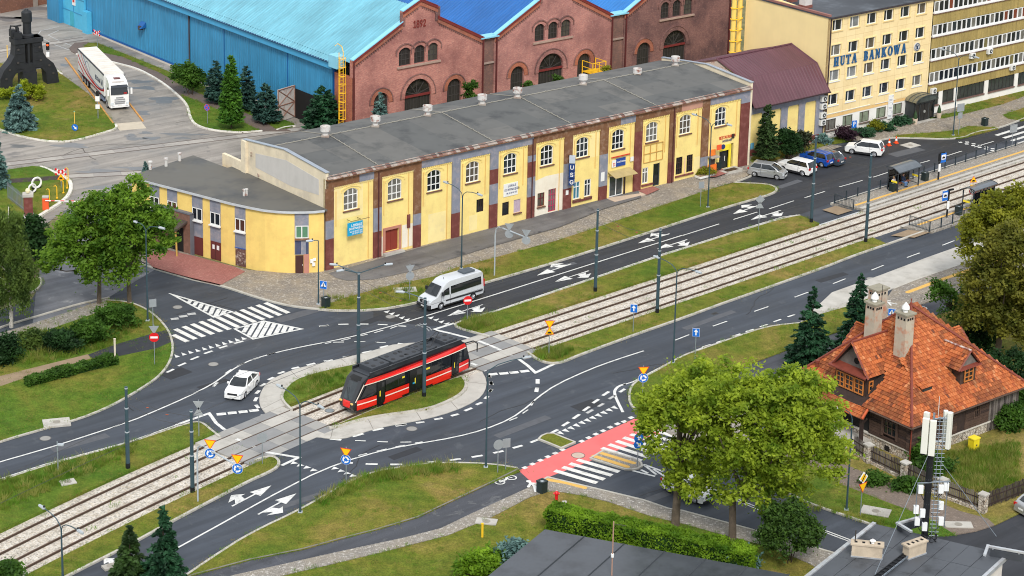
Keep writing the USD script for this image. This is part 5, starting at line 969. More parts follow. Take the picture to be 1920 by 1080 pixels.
# yellow cage ladder on the shed corner
YM=mat('safety_yellow',(250,196,40),rough=.5,v=.06)
lq=fac(-.75,1.2);ld=thing('cage_ladder','tall yellow caged ladder against the brick corner of the blue hall','ladder',(lq[0],lq[1],0),AZ)
for x in(-.3,.3):obj(ld,'stile',MB().tube([(x,0,0),(x,0,10.6)]+([(x,.3,11.2),(x-.5,.4,11.6),(x-.9,.4,11.4)]if x>0 else[]),.05,5),YM)
for k in range(28):obj(ld,'rung',MB().tube([(-.3,0,.3+k*.36),(.3,0,.3+k*.36)],.03,4),YM)
for k in range(8):obj(ld,'cage_hoop',MB().tube([(.42*math.cos(t),-.35+.45*math.sin(t)*-1 if False else-.12-.6*math.sin(t),2.6+k*1.05)for t in np.linspace(0,math.pi,9)],.045,4),YM)
for t in np.linspace(.35,math.pi-.35,4):obj(ld,'cage_bar',MB().tube([(.42*math.cos(t),-.12-.6*math.sin(t),2.6),(.42*math.cos(t),-.12-.6*math.sin(t),10.0)],.035,4),YM)
# small yellow platform seen over the roof edge
q=fac(35.6,-1.6);pf=thing('access_platform','yellow railed access platform in front of an arched window behind the hall roof','platform',(q[0],q[1],0),AZ)
obj(pf,'deck',MB().bx(-.2,2.0,-.8,1.2,3.1,3.2),YM)
for x,y in((-.2,-.8),(2.0,-.8),(2.0,1.2),(-.2,1.2),(.9,-.8)):obj(pf,'post',MB().tube([(x,y,0),(x,y,4.6)],.07,5),YM)
for zz in(3.8,4.55):
 obj(pf,'handrail',MB().tube([(-.2,1.2,zz),(-.2,-.8,zz),(2.0,-.8,zz),(2.0,1.2,zz)],.05,5),YM)
 # old boundary wall of the yard in the far corner
bw=thing('brick_boundary_wall','low brown brick boundary wall with grey pilaster in the far yard corner','wall',(0,0,0),0)
a,b=G(-40,34),G(112,2);d=(b-a)[:2]/np.linalg.norm((b-a)[:2]);nn=np.array([-d[1],d[0]])
obj(bw,'wall',MB().prism(Polygon([a[:2],b[:2],b[:2]+nn*.4,a[:2]+nn*.4]),-.2,3.2),brick_mat('old_wall_brick',(140,92,70),(120,80,64),(124,100,84)))
for u,v in((65,12),):c=G(u,v);obj(bw,'pilaster',MB().box((c[0],c[1]+.1,1.7),(.7,.6,3.6),math.atan2(d[1],d[0])),mat('grey_pilaster',(150,140,130)))
# ---- purple roofed building between the hall and the office
pu=thing('purple_roof_building','building under a mansard roof of purple ribbed sheet with yellow wall panels','building',(*HXY,0),AZ)
PUR=ribbed('purple_roof_sheet',(98,64,72),(2.5,.2,.2),v=.1);s0,s1=61.3,73.7
PW=2.6;pw1=s1-.3
PO_=hall(0,PW)
pys=[tuple(along(PO_,AZ,x,3.0)for x in ab)for ab in((1406.5,1428.5),(1442,1463.5),(1476,1497),(1508.5,1529))]
pp=[Polygon([(a,1.0),(b,1.0),(b,5.0),(b-.15,5.25),(a+.15,5.25),(a,5.0)])for a,b in pys]
obj(pu,'wall',wall_plate(rect(s0,pw1,-.3,6.1),pp,PW,.25),GRYB)
for q in pp:obj(pu,'yellow_panel',MB().plate(q,(0,PW+.2,0),EX,EZ,.08),YELW)
obj(pu,'plinth_band',MB().bx(s0,pw1,PW-.015,PW+.0,-.3,.95),MAR)
obj(pu,'body',MB().bx(s0,pw1,PW+.26,15,-.3,6.1),GRYB)
PRF=[(1.85,6.2),(4.2,9.2),(8.5,10.65)]
for(t0,z0),(t1,z1)in zip(PRF[:-1],PRF[1:]):
 v_,f_=corr_sheet((s0-.2,t0,z0),(1,0,0),s1-s0+.1,(0,t1-t0,z1-z0),step=.5,amp=.05);obj(pu,'roof_slope',MB().add(v_,f_),PUR)
v_,f_=corr_sheet((s1,15,8.6),(-1,0,0),s1-s0+.15,(0,-6.5,2.05),step=.5,amp=.05);obj(pu,'roof_slope',MB().add(v_,f_),PUR)
for x,nm in((s0+.02,'party_gable'),(pw1-.02,'gable_wall')):
 obj(pu,nm,MB().plate(Polygon([(PW+.1,-.3),(15,-.3),(15,8.4),(8.5,10.4),(4.3,8.95),(PW+.1,6.9)]),(x,0,0),EY,EZ,.25).move((-.25,0,0)),mat('blotched_gable',(206,190,176),v=.15,dirt=(140,84,66),damt=.9,dsc=1.2))
for x in(s0-.22,s1-.08):obj(pu,'verge_flashing',MB().tube([(x,a,b+.06)for a,b in PRF],.11,4),mat('purple_verge',(96,60,70)))
obj(pu,'ridge_cap',MB().tube([(s0-.2,8.5,10.72),(s1,8.5,10.72)],.12,4),mat('purple_verge',(96,60,70)))
obj(pu,'gutter',MB().tube([(s0-.2,1.77,6.18),(s1,1.77,6.18)],.09,5),mat('dark_gutter',(58,40,44)))
obj(pu,'blue_plate',MB().bx(s0+.05,s0+.6,PW-.06,PW-.02,1.1,1.8),mat('sky_blue_plate',(110,180,214)))
ACW=mat('ac_white',(226,226,222),rough=.5,v=.05,coord='obj')
def ac_unit(name_lbl,loc,rz,grp,src=None):
 if src:return dup(src,loc,rz,name_lbl,grp)
 t=thing('air_conditioner',name_lbl,'air conditioner',loc,rz,grp)
 obj(t,'casing',MB().bx(-.45,.45,-.36,0,0,.66),ACW);obj(t,'fan_grille',MB().lathe([(.27,0),(.27,.02),(.0,.02)],(.08,-.36,.33),14,'y').move((0,-.02,0)),mat('ac_dark',(70,74,76),coord='obj'));obj(t,'fan_hub',MB().lathe([(.09,0),(.09,.02)],(.08,-.40,.33),8,'y'),ACW)
 for x in(-.3,.3):obj(t,'bracket',MB().bx(x-.03,x+.03,-.4,0,-.08,0),IRON)
 return t
acs=None
for k,zz in enumerate((5.0,4.05,2.95,2.05)):
 q=hall(73.2,PW-.02);lb=f'white air conditioner, {["topmost", "second", "third", "lowest"][k]} of the stack beside the purple roof'
 acs=ac_unit(lb,(*q,zz),AZ,'air conditioners stacked on the side wall',acs)if acs is None or True and not acs else(ac_unit(lb,(*q,zz),AZ,'air conditioners stacked on the side wall',acs)and acs)
obj(pu,'side_strip',MB().bx(pw1+.01,73.74,PW+.1,6,-.3,6.2),mat('side_strip_slate',(100,92,92),v=.15))
# ---- HUTA BANKOWA office
HS,HTT=73.77,2.61
HO=hall(HS,HTT)
hu=thing('office_tower','cream panelled five storey office with blue lettering HUTA BANKOWA','office building',(*HO,0),AZ)
CRM=graph('cream_panel',{'g':('texture_coordinate',{}),'s':('separate_xyz',{}),'cb':('combine_xyz',{}),'b':('brick_texture',{'scale':1.0,'offset':0.0,'brick_width':1.52,'row_height':1.55,'mortar_size':.018,'color1':lin((244,222,172)),'color2':lin((240,216,164)),'mortar':lin((214,184,132))}),'n':('noise_texture',{'scale':.5,'detail':6.0}),'r':('rgb_ramp',{'ramp':[(.3,(.9,.88,.84)),(.65,(1,1,1))]}),'m':('mix_color',{'blend_type':'multiply','fac':1.0}),'p':('principled_bsdf',{'roughness':.8})},
[('g.object','s.vector'),('s.x','cb.x'),('s.z','cb.y'),('cb.vector','b.vector'),('g.object','n.vector'),('n.fac','r.fac'),('b.color','m.a'),('r.color','m.b'),('m.result','p.base_color')])
CRS=mat('cream_render',(246,222,162),rough=.85,streak=.05,v=.05,sc=.4)
PLW=mat('white_plinth',(236,234,228),rough=.85,streak=.05,v=.05,dirt=(206,200,190),damt=.4)
HW_=18.55;HD_=14.0
rows=[13.35,10.28,7.17,4.18];wcols=[.42+3.02*k for k in range(6)]
uw=[rect(a,a+1.75,zz,zz+1.38)for zz in rows for a in wcols]
gcols=[.36,3.3,6.3,9.32,12.3];gw=[rect(a,a+1.75,1.07,2.42)for a in gcols]
obj(hu,'wall',wall_plate(rect(0,HW_,3.0,15.0),uw,0,.3),CRM);obj(hu,'plinth_wall',wall_plate(rect(0,HW_,-.6,3.0),gw,.06,.24),PLW)
obj(hu,'ochre_band',MB().bx(0,HW_-4,.03,.058,2.62,2.98),mat('ochre_band',(236,196,132),v=.08,dirt=(206,160,100),damt=.5));obj(hu,'interior',MB().bx(.2,HW_-.2,.34,1.2,-.5,14.6),DARKW)
obj(hu,'side_wall',MB().plate(Polygon([(0.001,-.6),(0.001,15.1),(8.5,15.6),(HD_,15.4),(HD_,-.6)]),(.3,0,0),EY,EZ,.3).move((-.3,0,0)),CRS);obj(hu,'body',MB().bx(.31,HW_,1.21,HD_,-.5,14.6),CRS)
obj(hu,'roof',MB().bx(-.1,HW_+.1,-.25,HD_,15.0,15.18),mat('bitumen_roof',(70,74,80),rough=.6,v=.2,sc=.3,dirt=(104,110,118),damt=.6,dsc=.3));obj(hu,'parapet_coping',MB().bx(-.15,.2,0,HD_,15.2,15.45),mat('rust_pink_coping',(150,104,96)));obj(hu,'roof_edge',MB().bx(-.1,HW_+.1,-.32,-.25,14.94,15.14),mat('dark_eaves',(64,56,58)))
obj(hu,'downpipe',MB().tube([(.12,-.1,14.9),(.12,-.1,0)],.09,6),mat('dark_brown_pipe',(70,54,50)))
for k,q in enumerate(uw):
 bottom=k>=12
 w=window(hu,q,.2,nx=1,fw=.09,bars=[rect(q.bounds[0]+.58,q.bounds[0]+.70,q.bounds[1],q.bounds[3])],pane=rw.choice([GLS[0],GLS[1],GLS[2],GLS[3],mat('grey_curtain',(130,134,136),rough=.15,v=.3,sc=1.5)]),sill=.1,sill_m=PVC if bottom else mat('cream_sill',(226,196,140)))
 obj(w,'surround',MB().plate(q.buffer(.16,join_style=2).difference(q),(0,-.001,0),EX,EZ,.05),CRS)
for q in gw:window(hu,q,.2,BRF,nx=1,fw=.06,bars=[rect(q.bounds[0]+.6,q.bounds[0]+.66,q.bounds[1],q.bounds[3])],pane=rw.choice([mat('pale_curtain_green',(140,150,130),rough=.15,v=.35,sc=1.5),GLS[2]]),sill=.1,sill_m=mat('grey_sill',(120,104,96)))
for a,zz,l in((.0,3.12,8),(8.6,3.02,4)):obj(hu,'wall_conduit',MB().bx(a+.3,a+l,-.05,0,zz,zz+.06),PVC)
# serif lettering
def serif(ch):
 T_,t_=.24,.085
 st=lambda x:[rect(x,x+T_,0,1),rect(x-.1,x+T_+.1,0,.07),rect(x-.1,x+T_+.1,.93,1)]
 ln=lambda a,b,w:LineString([a,b]).buffer(w/2,cap_style=2)
 if ch=='H':return st(.1)+st(.62)+[rect(.2,.75,.46,.55)],1.0
 if ch=='U':return[rect(.1,.34,.3,1),rect(0,.44,.93,1),rect(.7,.79,.3,1),rect(.6,.9,.93,1),Point(.445,.33).buffer(.345).difference(Point(.475,.36).buffer(.24)).intersection(rect(0,1,-.1,.35))],.92
 if ch=='T':return[rect(.33,.57,0,1),rect(.22,.68,0,.07),rect(0,.9,.91,1),rect(0,.07,.72,1),rect(.83,.9,.72,1)],.92
 if ch=='A':return[ln((.14,0),(.46,1),.08),ln((.48,.98),(.8,0),T_),rect(.02,.3,0,.07),rect(.58,1.0,0,.07),rect(.25,.7,.32,.4)],1.0
 if ch=='B':return st(.1)+[Point(.45,.74).buffer(.26).difference(Point(.42,.74).buffer(.15)).intersection(rect(.3,1,0,1)),Point(.47,.27).buffer(.3).difference(Point(.43,.27).buffer(.17)).intersection(rect(.3,1,-.1,1)),rect(.3,.48,.48,.57),rect(.3,.48,.92,1),rect(.3,.48,0,.08)],.85
 if ch=='N':return[rect(.12,.21,0,1),rect(.0,.33,0,.07),ln((.15,.97),(.78,.03),T_),rect(.72,.81,0,1),rect(.6,.93,.93,1),rect(0,.25,.93,1)],1.0
 if ch=='K':return st(.1)+[ln((.32,.42),(.78,.98),.09),ln((.42,.58),(.84,.02),T_),rect(.62,.94,.93,1),rect(.66,1.02,0,.07)],1.05
 if ch=='O':return[affinity.scale(Point(.47,.5).buffer(.5),.94,1.02).difference(affinity.scale(Point(.47,.5).buffer(.5),.5,.86))],.98
 if ch=='W':return[ln((.1,1),(.36,.02),T_),ln((.36,.02),(.6,.98),.08),ln((.56,1),(.84,.02),T_),ln((.84,.02),(1.12,.98),.08),rect(-.06,.28,.93,1),rect(.4,.76,.93,1),rect(.98,1.26,.93,1)],1.28
 return[],.5
LB=mat('lettering_blue',(40,92,140),rough=.5,v=.06);LD=mat('lettering_edge',(30,56,90),rough=.5)
x=1.0
for ch in 'HUTA BANKOWA':
 g,wd=serif(ch);hgt=1.15
 if g:obj(hu,'letter',MB().plate(affinity.scale(unary_union(g).buffer(.006),.86,hgt,origin=(0,0)),(x,-.001,9.02-.012*x),EX,EZ,.14),LB)
 x+=wd*.86*1.10+.16 if ch!=' 'else 1.0
em=obj(hu,'emblem',MB().lathe([(.55,0),(.55,.12)],(15.95,-.13,9.25),20,'y').move((0,.12,0)),PVC);obj(em,'emblem_ring',MB().plate(Point(15.95,9.25).buffer(.5).difference(Point(15.95,9.25).buffer(.42)),(0,-.13,0),EX,EZ,.02),LD);obj(em,'emblem_mark',MB().plate(unary_union([rect(15.75,16.15,9.0,9.12),LineString([(15.75,9.5),(15.95,9.1),(16.15,9.5)]).buffer(.05),rect(15.92,15.98,9.0,9.5)]),(0,-.13,0),EX,EZ,.02),LD)
for i in range(3):
 b_=obj(hu,'notice_board',MB().bx(11.3,12.2,-.08,0,.75+i*1.02,1.74+i*1.02),PVC);obj(b_,'printed_lines',MB().bx(11.4,11.95,-.085,-.08,1.0+i*1.02,1.04+i*1.02).bx(11.4,12.0,-.085,-.08,1.15+i*1.02,1.19+i*1.02).bx(12.0,12.12,-.085,-.08,1.5+i*1.02,1.62+i*1.02),BS)
 # entrance porch
ENT=mat('anthracite_metal',(62,66,68),rough=.45,v=.08);EG=glass('porch_glass',(70,80,78),.08)
ep=obj(hu,'entrance_porch',MB().bx(14.6,14.72,-1.5,0,0,2.6).bx(18.2,18.32,-1.5,0,0,2.6).bx(14.6,18.32,-1.5,-1.38,2.3,2.62).bx(14.6,14.75,-1.5,-1.38,0,2.5).bx(18.17,18.32,-1.5,-1.38,0,2.5).bx(15.55,15.67,-1.5,-1.38,0,2.5).bx(17.2,17.32,-1.5,-1.38,0,2.5),ENT)
obj(ep,'glazing',MB().bx(14.62,18.3,-1.45,-1.42,.1,2.3),glass('porch_dark_glass',(30,32,32)));obj(ep,'door_leaf',MB().bx(15.7,16.4,-1.52,-1.46,.05,2.25).bx(16.48,17.18,-1.52,-1.46,.05,2.25),mat('porch_door',(40,40,40),rough=.3));obj(ep,'wreath',MB().lathe([(.2,0),(.2,.05)],(16.44,-1.56,1.25),10,'y'),mat('grey_wreath',(150,150,146)))
th=np.linspace(.05,math.pi-.05,10);cv=np.c_[16.46-2.05*np.cos(th),2.62+.75*np.sin(th)]
obj(ep,'barrel_canopy',MB().add(np.vstack([np.c_[cv[:,0],np.full(10,-1.9),cv[:,1]],np.c_[cv[:,0],np.full(10,.0),cv[:,1]]]),[[i,i+1,10+i+1,10+i]for i in range(9)]),mat('smoked_canopy',(120,116,96),rough=.15,v=.3,sc=1));
for y in(-1.9,-1.25,-.6):obj(ep,'canopy_rib',MB().tube(np.c_[cv[:,0],np.full(10,y),cv[:,1]+.02],.05,5),ENT)
obj(ep,'canopy_front',MB().plate(Polygon(list(map(tuple,cv))),(0,-1.86,0),EX,EZ,.03),EG);obj(ep,'entry_slab',MB().bx(14.3,18.9,-2.1,0,-.1,.13),CONC)
for x in(14.3,18.75):
 q=hall(HS+x,HTT-1.95);pl_=thing('planter',f'stone planter with a small clipped conifer {"left" if x < 16 else "right"} of the office entrance','planter',(*q,.1),0);obj(pl_,'pot',MB().lathe([(.26,0),(.34,.7),(.28,.7),(.25,.6),(0,.6)],(0,0,0),10),mat('planter_stone',(210,192,172)));obj(pl_,'conifer',MB().lathe([(.02,.6),(.26,.75),(.2,1.2),(.03,1.7)],(0,0,0),9),mat('clipped_green',(50,78,44),v=.4,sc=6,bump=.5))
 # rooftop plant
for(a,b,w,d_,h,lb)in((1.2,5.2,1.2,1.0,2.0,'pale plastered chimney with rust band on the office roof'),(2.2,8.4,.9,.8,1.4,'dark plant cabinet behind the chimney on the office roof')):
 q=hall(HS+a,HTT+b);t_=thing('roof_chimney'if h>1.5 else 'plant_cabinet',lb,'chimney'if h>1.5 else 'cabinet',(*q,15.15),AZ);obj(t_,'shaft',MB().box((0,0,h/2),(w,d_,h)),mat('chimney_pale',(206,200,196))if h>1.5 else mat('cabinet_dark',(90,84,90)));obj(t_,'cap',MB().box((0,0,h+.06),(w+.2,d_+.2,.12)),CONC);obj(t_,'base_band',MB().box((0,0,.2),(w+.1,d_+.1,.4)),mat('rust_band',(130,80,70)))
for k,(a,b)in enumerate(((.8,9.5),(2.6,10.3),(3.9,9.2))):
 q=hall(HS+a,HTT+b);t_=thing('roof_duct',['curled grey duct left of the roof plant','square grey duct at the back of the roof plant','small grey duct right of the roof plant'][k],'duct',(*q,15.15),AZ+.4*k);obj(t_,'duct',MB().tube([(-.6,0,.2),(-.5,0,.9),(.1,0,1.2),(.6,0,.9)],.28,8),mat('galvanised_duct',(160,170,178),metal=.6,rough=.4));obj(t_,'stand',MB().bx(-.3,.3,-.3,.3,0,.3),ENT)
 # yellow gas pipe rack at its back corner
q=hall(HS-.9,HTT+HD_+.6);gp=thing('yellow_pipe_rack','tall yellow caged pipe rack between the dark brick gable and the cream office','pipe rack',(*q,0),AZ)
for x in(-.5,.5):
 obj(gp,'standard',MB().tube([(x,0,0),(x,0,18)],.3,8),mat('pale_yellow_pipe',(246,212,110),v=.08));
for k in range(12):obj(gp,'hoop',MB().tube([(.95*math.cos(t),.5*math.sin(t),1+k*1.4)for t in np.linspace(0,2*math.pi,11)],.06,4),YM)
# ---- olive ribbon-window block
ol=thing('ribbon_window_block','olive corrugated office block with long ribbons of white framed windows','office building',(*HO,0),AZ)
OLV=ribbed('olive_sheet',(168,148,92),(2.5,.2,.12),v=.16);x0,x1=18.75,46.0
RIB=[(4.1,5.45),(7.15,8.5),(10.2,11.55),(13.2,14.55)]
obj(ol,'body',MB().bx(x0,x1,.6,16,-.6,19),DARKW)
for z0,z1 in((2.75,4.0),(5.5,7.05),(8.55,10.1),(11.6,13.1),(14.6,17.0)):
 v_,f_=corr_sheet((x0,.05,z0),(1,0,0),x1-x0,(0,0,z1-z0),step=.34,amp=.05);obj(ol,'spandrel',MB().add(v_,f_),OLV)
for r_,(z0,z1)in enumerate(RIB):
 obj(ol,'ribbon_sill',MB().bx(x0,x1,-.14,.3,z0-.16,z0-.02),PVC if r_ else PVC);obj(ol,'sill_flashing',MB().bx(x0,x1,-.1,.1,z0-.28,z0-.165),mat('sill_brown',(130,96,90)))
 x=x0+.12;k=0
 while x<x1-.6:
  w=.92;q=rect(x,x+w-.02,z0,z1);fr=q.difference(q.buffer(-.075))if k%3 else q.difference(q.buffer(-.1))
  wp=obj(ol,'window',MB().plate(fr,(0,.12,0),EX,EZ,.07),PVC)
  pm=rw.random();pm=GLS[0]if pm<.5 else GLS[1]if pm<.62 else mat('rust_red_curtain',(120,62,46),rough=.2,v=.25)if(r_==3 or(r_==2 and x>30))and pm<.9 else mat('olive_curtain',(120,112,76),rough=.2,v=.25)if pm<.75 else GLS[2]
  obj(wp,'pane',MB().plate(q.buffer(-.03),(0,.14,0),EX,EZ,.02),pm)
  x+=w;k+=1
for a,b in((19.0,20.9),(21.65,23.85),(24.5,29.8),(30.6,35.85),(36.6,42.0)):
 q=rect(a,b,1.08,2.66);n_=max(2,int((b-a)/.75));window(ol,q,.2,mat('dark_sash',(60,58,56)),nx=n_,fw=.07,pane=mat('smoky_shop_glass',(60,66,62),rough=.12,v=.4,sc=.8),sill=.05,sill_m=mat('rust_sill',(120,92,84)),name='ground_window')
obj(ol,'ground_wall',MB().bx(x0,x1,.05,.5,-.6,.94),PLW)
for a,b in((x0,19.0),(20.9,21.65),(23.85,24.5),(29.8,30.6),(35.85,36.6),(42.0,x1)):obj(ol,'pier',MB().bx(a+.01,b-.01,.05,.5,.95,2.74),PLW)
for(a,zz,lb)in((19.5,2.75,'white air conditioner low beside the office porch'),(26.6,6.25,'white air conditioner under the third window ribbon behind the street lamp'),(30.0,6.35,'white air conditioner under the third window ribbon, right of another one'),(34.9,3.45,'white air conditioner at the right edge above the ground floor windows')):
 ac_unit(lb,(*hall(HS+a,HTT-.02),zz),AZ,None,acs)
 # ---- timber house under a tiled tent roof
HC=np.array([33.2,172.25]);HAZ=.6825
ho=thing('timber_house','dark log house under a steep orange tiled roof with three chimneys','house',(*HC,0),HAZ)
LOG=[mat('dark_log_a',(74,56,48),rough=.85,v=.3,sc=2.5,fine=20),mat('dark_log_b',(60,46,42),rough=.85,v=.3,sc=2.5,fine=20),mat('dark_log_c',(88,68,58),rough=.85,v=.3,sc=2.5,fine=20)]
GWOOD=mat('grey_weathered_board',(120,112,106),rough=.9,v=.3,sc=2,fine=18);ORW=mat('orange_window_frame',(196,124,62),rough=.6,v=.12)
RUST=mat('red_sheet_trim',(128,62,48),rough=.6,v=.2,sc=2);STN=graph('rubble_stone',{'g':('geometry',{}),'v':('voronoi_texture',{'scale':4.0,'feature':'distance_to_edge'}),'v2':('voronoi_texture',{'scale':4.0}),'s':('separate_color',{}),'r':('rgb_ramp',{'ramp':[(0.02,lin((110,100,90))),(.08,(1,1,1))]}),'r2':('rgb_ramp',{'ramp':[(0,lin((150,140,128))),(.5,lin((206,198,186))),(1,lin((178,160,140)))]}),'m':('mix_color',{'blend_type':'multiply','fac':1.0}),'b':('bump',{'strength':.6,'distance':.05}),'p':('principled_bsdf',{'roughness':.9})},
[('g.position','v.vector'),('g.position','v2.vector'),('v2.color','s.color'),('s.r','r2.fac'),('v.distance','r.fac'),('r.color','m.a'),('r2.color','m.b'),('m.result','p.base_color'),('v.distance','b.height'),('b.normal','p.normal')])
hw=5.8
rl=random.Random(9)
obj(ho,'core',MB().bx(-hw+.12,hw-.12,-hw+.12,hw-.12,.3,3.9),LOG[1])
obj(ho,'foundation',MB().bx(-hw-.05,hw+.05,-hw-.05,hw+.05,-.3,.92),STN);obj(ho,'plinth_band',MB().bx(-hw-.16,hw+.16,-hw-.16,hw+.16,.922,1.06),mat('pale_plinth_band',(206,200,190),v=.1))
def logs(x0,x1,fix,axis,gaps=()):
 zz=1.07
 while zz<3.75:
  h=rl.uniform(.2,.27);s=x0
  for g0,g1,zb,zt in sorted(gaps)+[(x1,x1,0,9)]:
   hit=(zz+h>zb and zz<zt)
   if not hit and g0!=x1:continue
   if g0-s>.05:
    e=g0;off=rl.uniform(-.02,.03)
    pts=[(s,fix+off*np.sign(fix),zz+h/2),(e,fix+off*np.sign(fix),zz+h/2)]
    if axis=='y':pts=[(p[1],p[0],p[2])for p in pts]
    mb=MB();a,b=pts;d=.16
    if axis=='x':mb.bx(a[0],b[0],a[1]-d,a[1]+d,zz+.012,zz+h-.012)
    else:mb.bx(a[0]-d,a[0]+d,a[1],b[1],zz+.012,zz+h-.012)
    obj(ho,'log',mb,rl.choice(LOG))
   s=g1
  zz+=h
dgap=[(-3.2,-1.6,1.5,3.3),(-.3,.9,1.07,3.5),(1.3,2.3,1.7,3.2)]
logs(-hw-.25,3.8,-hw,'x',[(1.9,2.7,1.8,3.2),(-.2,.8,1.07,3.4),(-2.6,-1.5,1.9,3.2)])
logs(-hw-.25,-1.6,-hw,'y',[(-4.5,-3.1,1.6,3.35)]);logs(2.9,hw+.2,-hw,'y',[])
obj(ho,'board_shed',MB().bx(3.85,7.6,-hw-.1,-hw+2,.2,3.5),GWOOD)
for k in range(14):obj(ho,'shed_board',MB().bx(3.87+k*.27,4.1+k*.27,-hw-.14-(k%2)*.02,-hw-.1,.2,3.45),[GWOOD,mat('dark_board',(82,74,72),v=.3,sc=2)][k%3==1])
def hwin(poly,plane,fix,m,nx=3,nz=(.5,),nm='window',pane=GLS[0]):
 fr=unary_union([poly.difference(poly.buffer(-.09))]+[rect(poly.bounds[0]+(poly.bounds[2]-poly.bounds[0])*k/nx-.03,poly.bounds[0]+(poly.bounds[2]-poly.bounds[0])*k/nx+.03,poly.bounds[1],poly.bounds[3])for k in range(1,nx)]+[rect(poly.bounds[0],poly.bounds[2],poly.bounds[1]+(poly.bounds[3]-poly.bounds[1])*f-.025,poly.bounds[1]+(poly.bounds[3]-poly.bounds[1])*f+.025)for f in nz])
 if plane=='x':p=obj(ho,nm,MB().plate(fr,(0,fix,0),EX,EZ,.08),m);obj(p,'pane',MB().plate(poly,(0,fix+.02,0),EX,EZ,.02),pane)
 else:
  f=lambda g,o,t:MB().plate(affinity.scale(g,-1,1,origin=(0,0)),(fix+o,0,0),(0,-1,0),EZ,t);p=obj(ho,nm,f(fr,0,.08),m);obj(p,'pane',f(poly,.02,.02),pane)
 return p
for a,b,c_,d in((1.9,2.7,1.8,3.2),(-2.6,-1.5,1.9,3.2)):hwin(rect(a,b,c_,d),'x',-hw-.1,LOG[2])
obj(ho,'door',MB().bx(-.2,.8,-hw-.12,-hw-.02,1.07,3.4),LOG[1])
w_=hwin(rect(-4.5,-3.1,1.6,3.35),'y',-hw-.12,LOG[2],3,(.4,.7));obj(w_,'curtain',MB().bx(-hw-.105,-hw-.09,-4.2,-3.9,1.75,2.7),mat('pale_blue_curtain',(150,180,200)))
for s in(-1,1):obj(w_,'shutter',MB().bx(-hw-.25,-hw-.12,-3.8+s*.78-.1,-3.8+s*.78+.1,1.4,3.5),LOG[2])
obj(ho,'cellar_vent',MB().bx(-hw-.07,-hw,-3.8,-3.3,.15,.6),DARKW)
# roof: boards below, tiles laid singly in courses above
E6,ZE,ZA=6.55,3.42,10.25
slope=(ZA-ZE)/E6
apx=np.array([0,0,ZA-.08]);cr=[np.array([x,y,ZE-.08])for x,y in((-E6,-E6),(E6+1.6,-E6),(E6,E6),(-E6,E6))]
obj(ho,'roof_deck',MB().add([cr[0],cr[1],cr[2],cr[3],apx,[0.8,0,ZA-.08]],[[0,1,5],[0,5,4],[1,2,5],[2,3,4],[2,4,5],[3,0,4]]),LOG[1])
TILE=tone_mat('roof_tile',.8,.14,5.0)
TP=[np.array(lin(c))for c in((196,110,62),(186,102,58),(204,120,72),(178,94,54),(166,88,54),(210,138,92),(150,82,54),(124,72,52),(190,106,62))]
def tiles(o,ex,ey,poly,rng_=rl,cw=.25,ch=.32,lift=.045):
 """Courses of plain tiles in the plane (ex along, ey up the slope) at o, each proud of the one below; returns one mesh."""
 ex,ey=np.array(ex,float),np.array(ey,float);ex/=np.linalg.norm(ex);ey/=np.linalg.norm(ey);nn=np.cross(ex,ey)
 x0,y0,x1,y1=poly.bounds;mb=MB();r=0;y=y0
 from shapely.prepared import prep
 pp_=prep(poly.buffer(.06))
 while y<y1:
  x=x0-(r%2)*cw/2
  while x<x1:
   if pp_.contains(Point(x+cw/2,y+ch/2)):
    j=rng_.uniform(-.012,.012);d=lift+rng_.uniform(0,.025);w=cw-.025
    col=TP[min(8,int(abs(rng_.gauss(0,2.6))))]*rng_.uniform(.84,1.1)
    if fbm_(x,y)>.55:col=col*.6+np.array([.012,.011,.008])
    A=o+ex*(x+j)+ey*y;B=A+ex*w;C=B+ey*(ch+.05);D=A+ey*(ch+.05)
    mb.add([A+nn*(d+.028),B+nn*(d+.028),C+nn*.012,D+nn*.012,A+nn*.0,B+nn*.0],[[0,1,2],[0,2,3],[4,5,1],[4,1,0],[5,2,1],[4,0,3]],col)
   x+=cw
  y+=ch;r+=1
 return mb
def fbm_(x,y):return float(meshkit.fbm(np.array([x*.45+7,y*.6,2.0]),4,3))
SL=math.hypot(E6,ZA-ZE);upR=np.array([0,E6,ZA-ZE])/SL;upL=np.array([E6,0,ZA-ZE])/SL
sk=SL/E6
# front right face (towards -y): along +x
pR=Polygon([(-E6,0),(E6+1.6,0),(0.9,SL),(0,SL)])
holeR=unary_union([Polygon([(-3.7,2.4),(-2.3,2.4),(-2.5,4.0),(-3.5,4.0)]),Polygon([(.6,1.9),(2.7,1.9),(2.7,3.4),(1.65,5.3),(.6,3.4)])])
obj(ho,'tiles',tiles(np.array([0,-E6,ZE]),(1,0,0),upR,pR.difference(holeR)),TILE,kind='stuff')
# front left face (towards -x): along -y
pL=Polygon([(-E6,0),(E6,0),(0,SL)])
holeL=Polygon([(-2.7,.0),(1.3,.0),(1.7,3.0),(-.6,6.4),(-2.9,3.0)])
obj(ho,'tiles',tiles(np.array([-E6,0,ZE]),(0,-1,0),upL,pL.difference(holeL)),TILE,kind='stuff')
obj(ho,'tiles',tiles(np.array([E6+.8,0,ZE]),(0,1,0),np.array([-E6-.8,0,ZA-ZE]),Polygon([(-E6,0),(E6,0),(0,SL)])),TILE,kind='stuff')
obj(ho,'tiles',tiles(np.array([0,E6,ZE]),(-1,0,0),np.array([0,-E6,ZA-ZE]),Polygon([(-E6,0),(E6,0),(0,SL)])),TILE,kind='stuff')
top=np.array([0.1,0,ZA+.1])
for p in((-E6,-E6),(E6+1.6,-E6),(E6,E6),(-E6,E6)):obj(ho,'hip_cap',MB().tube([(p[0],p[1],ZE+.08),tuple(top)],.13,5),RUST)
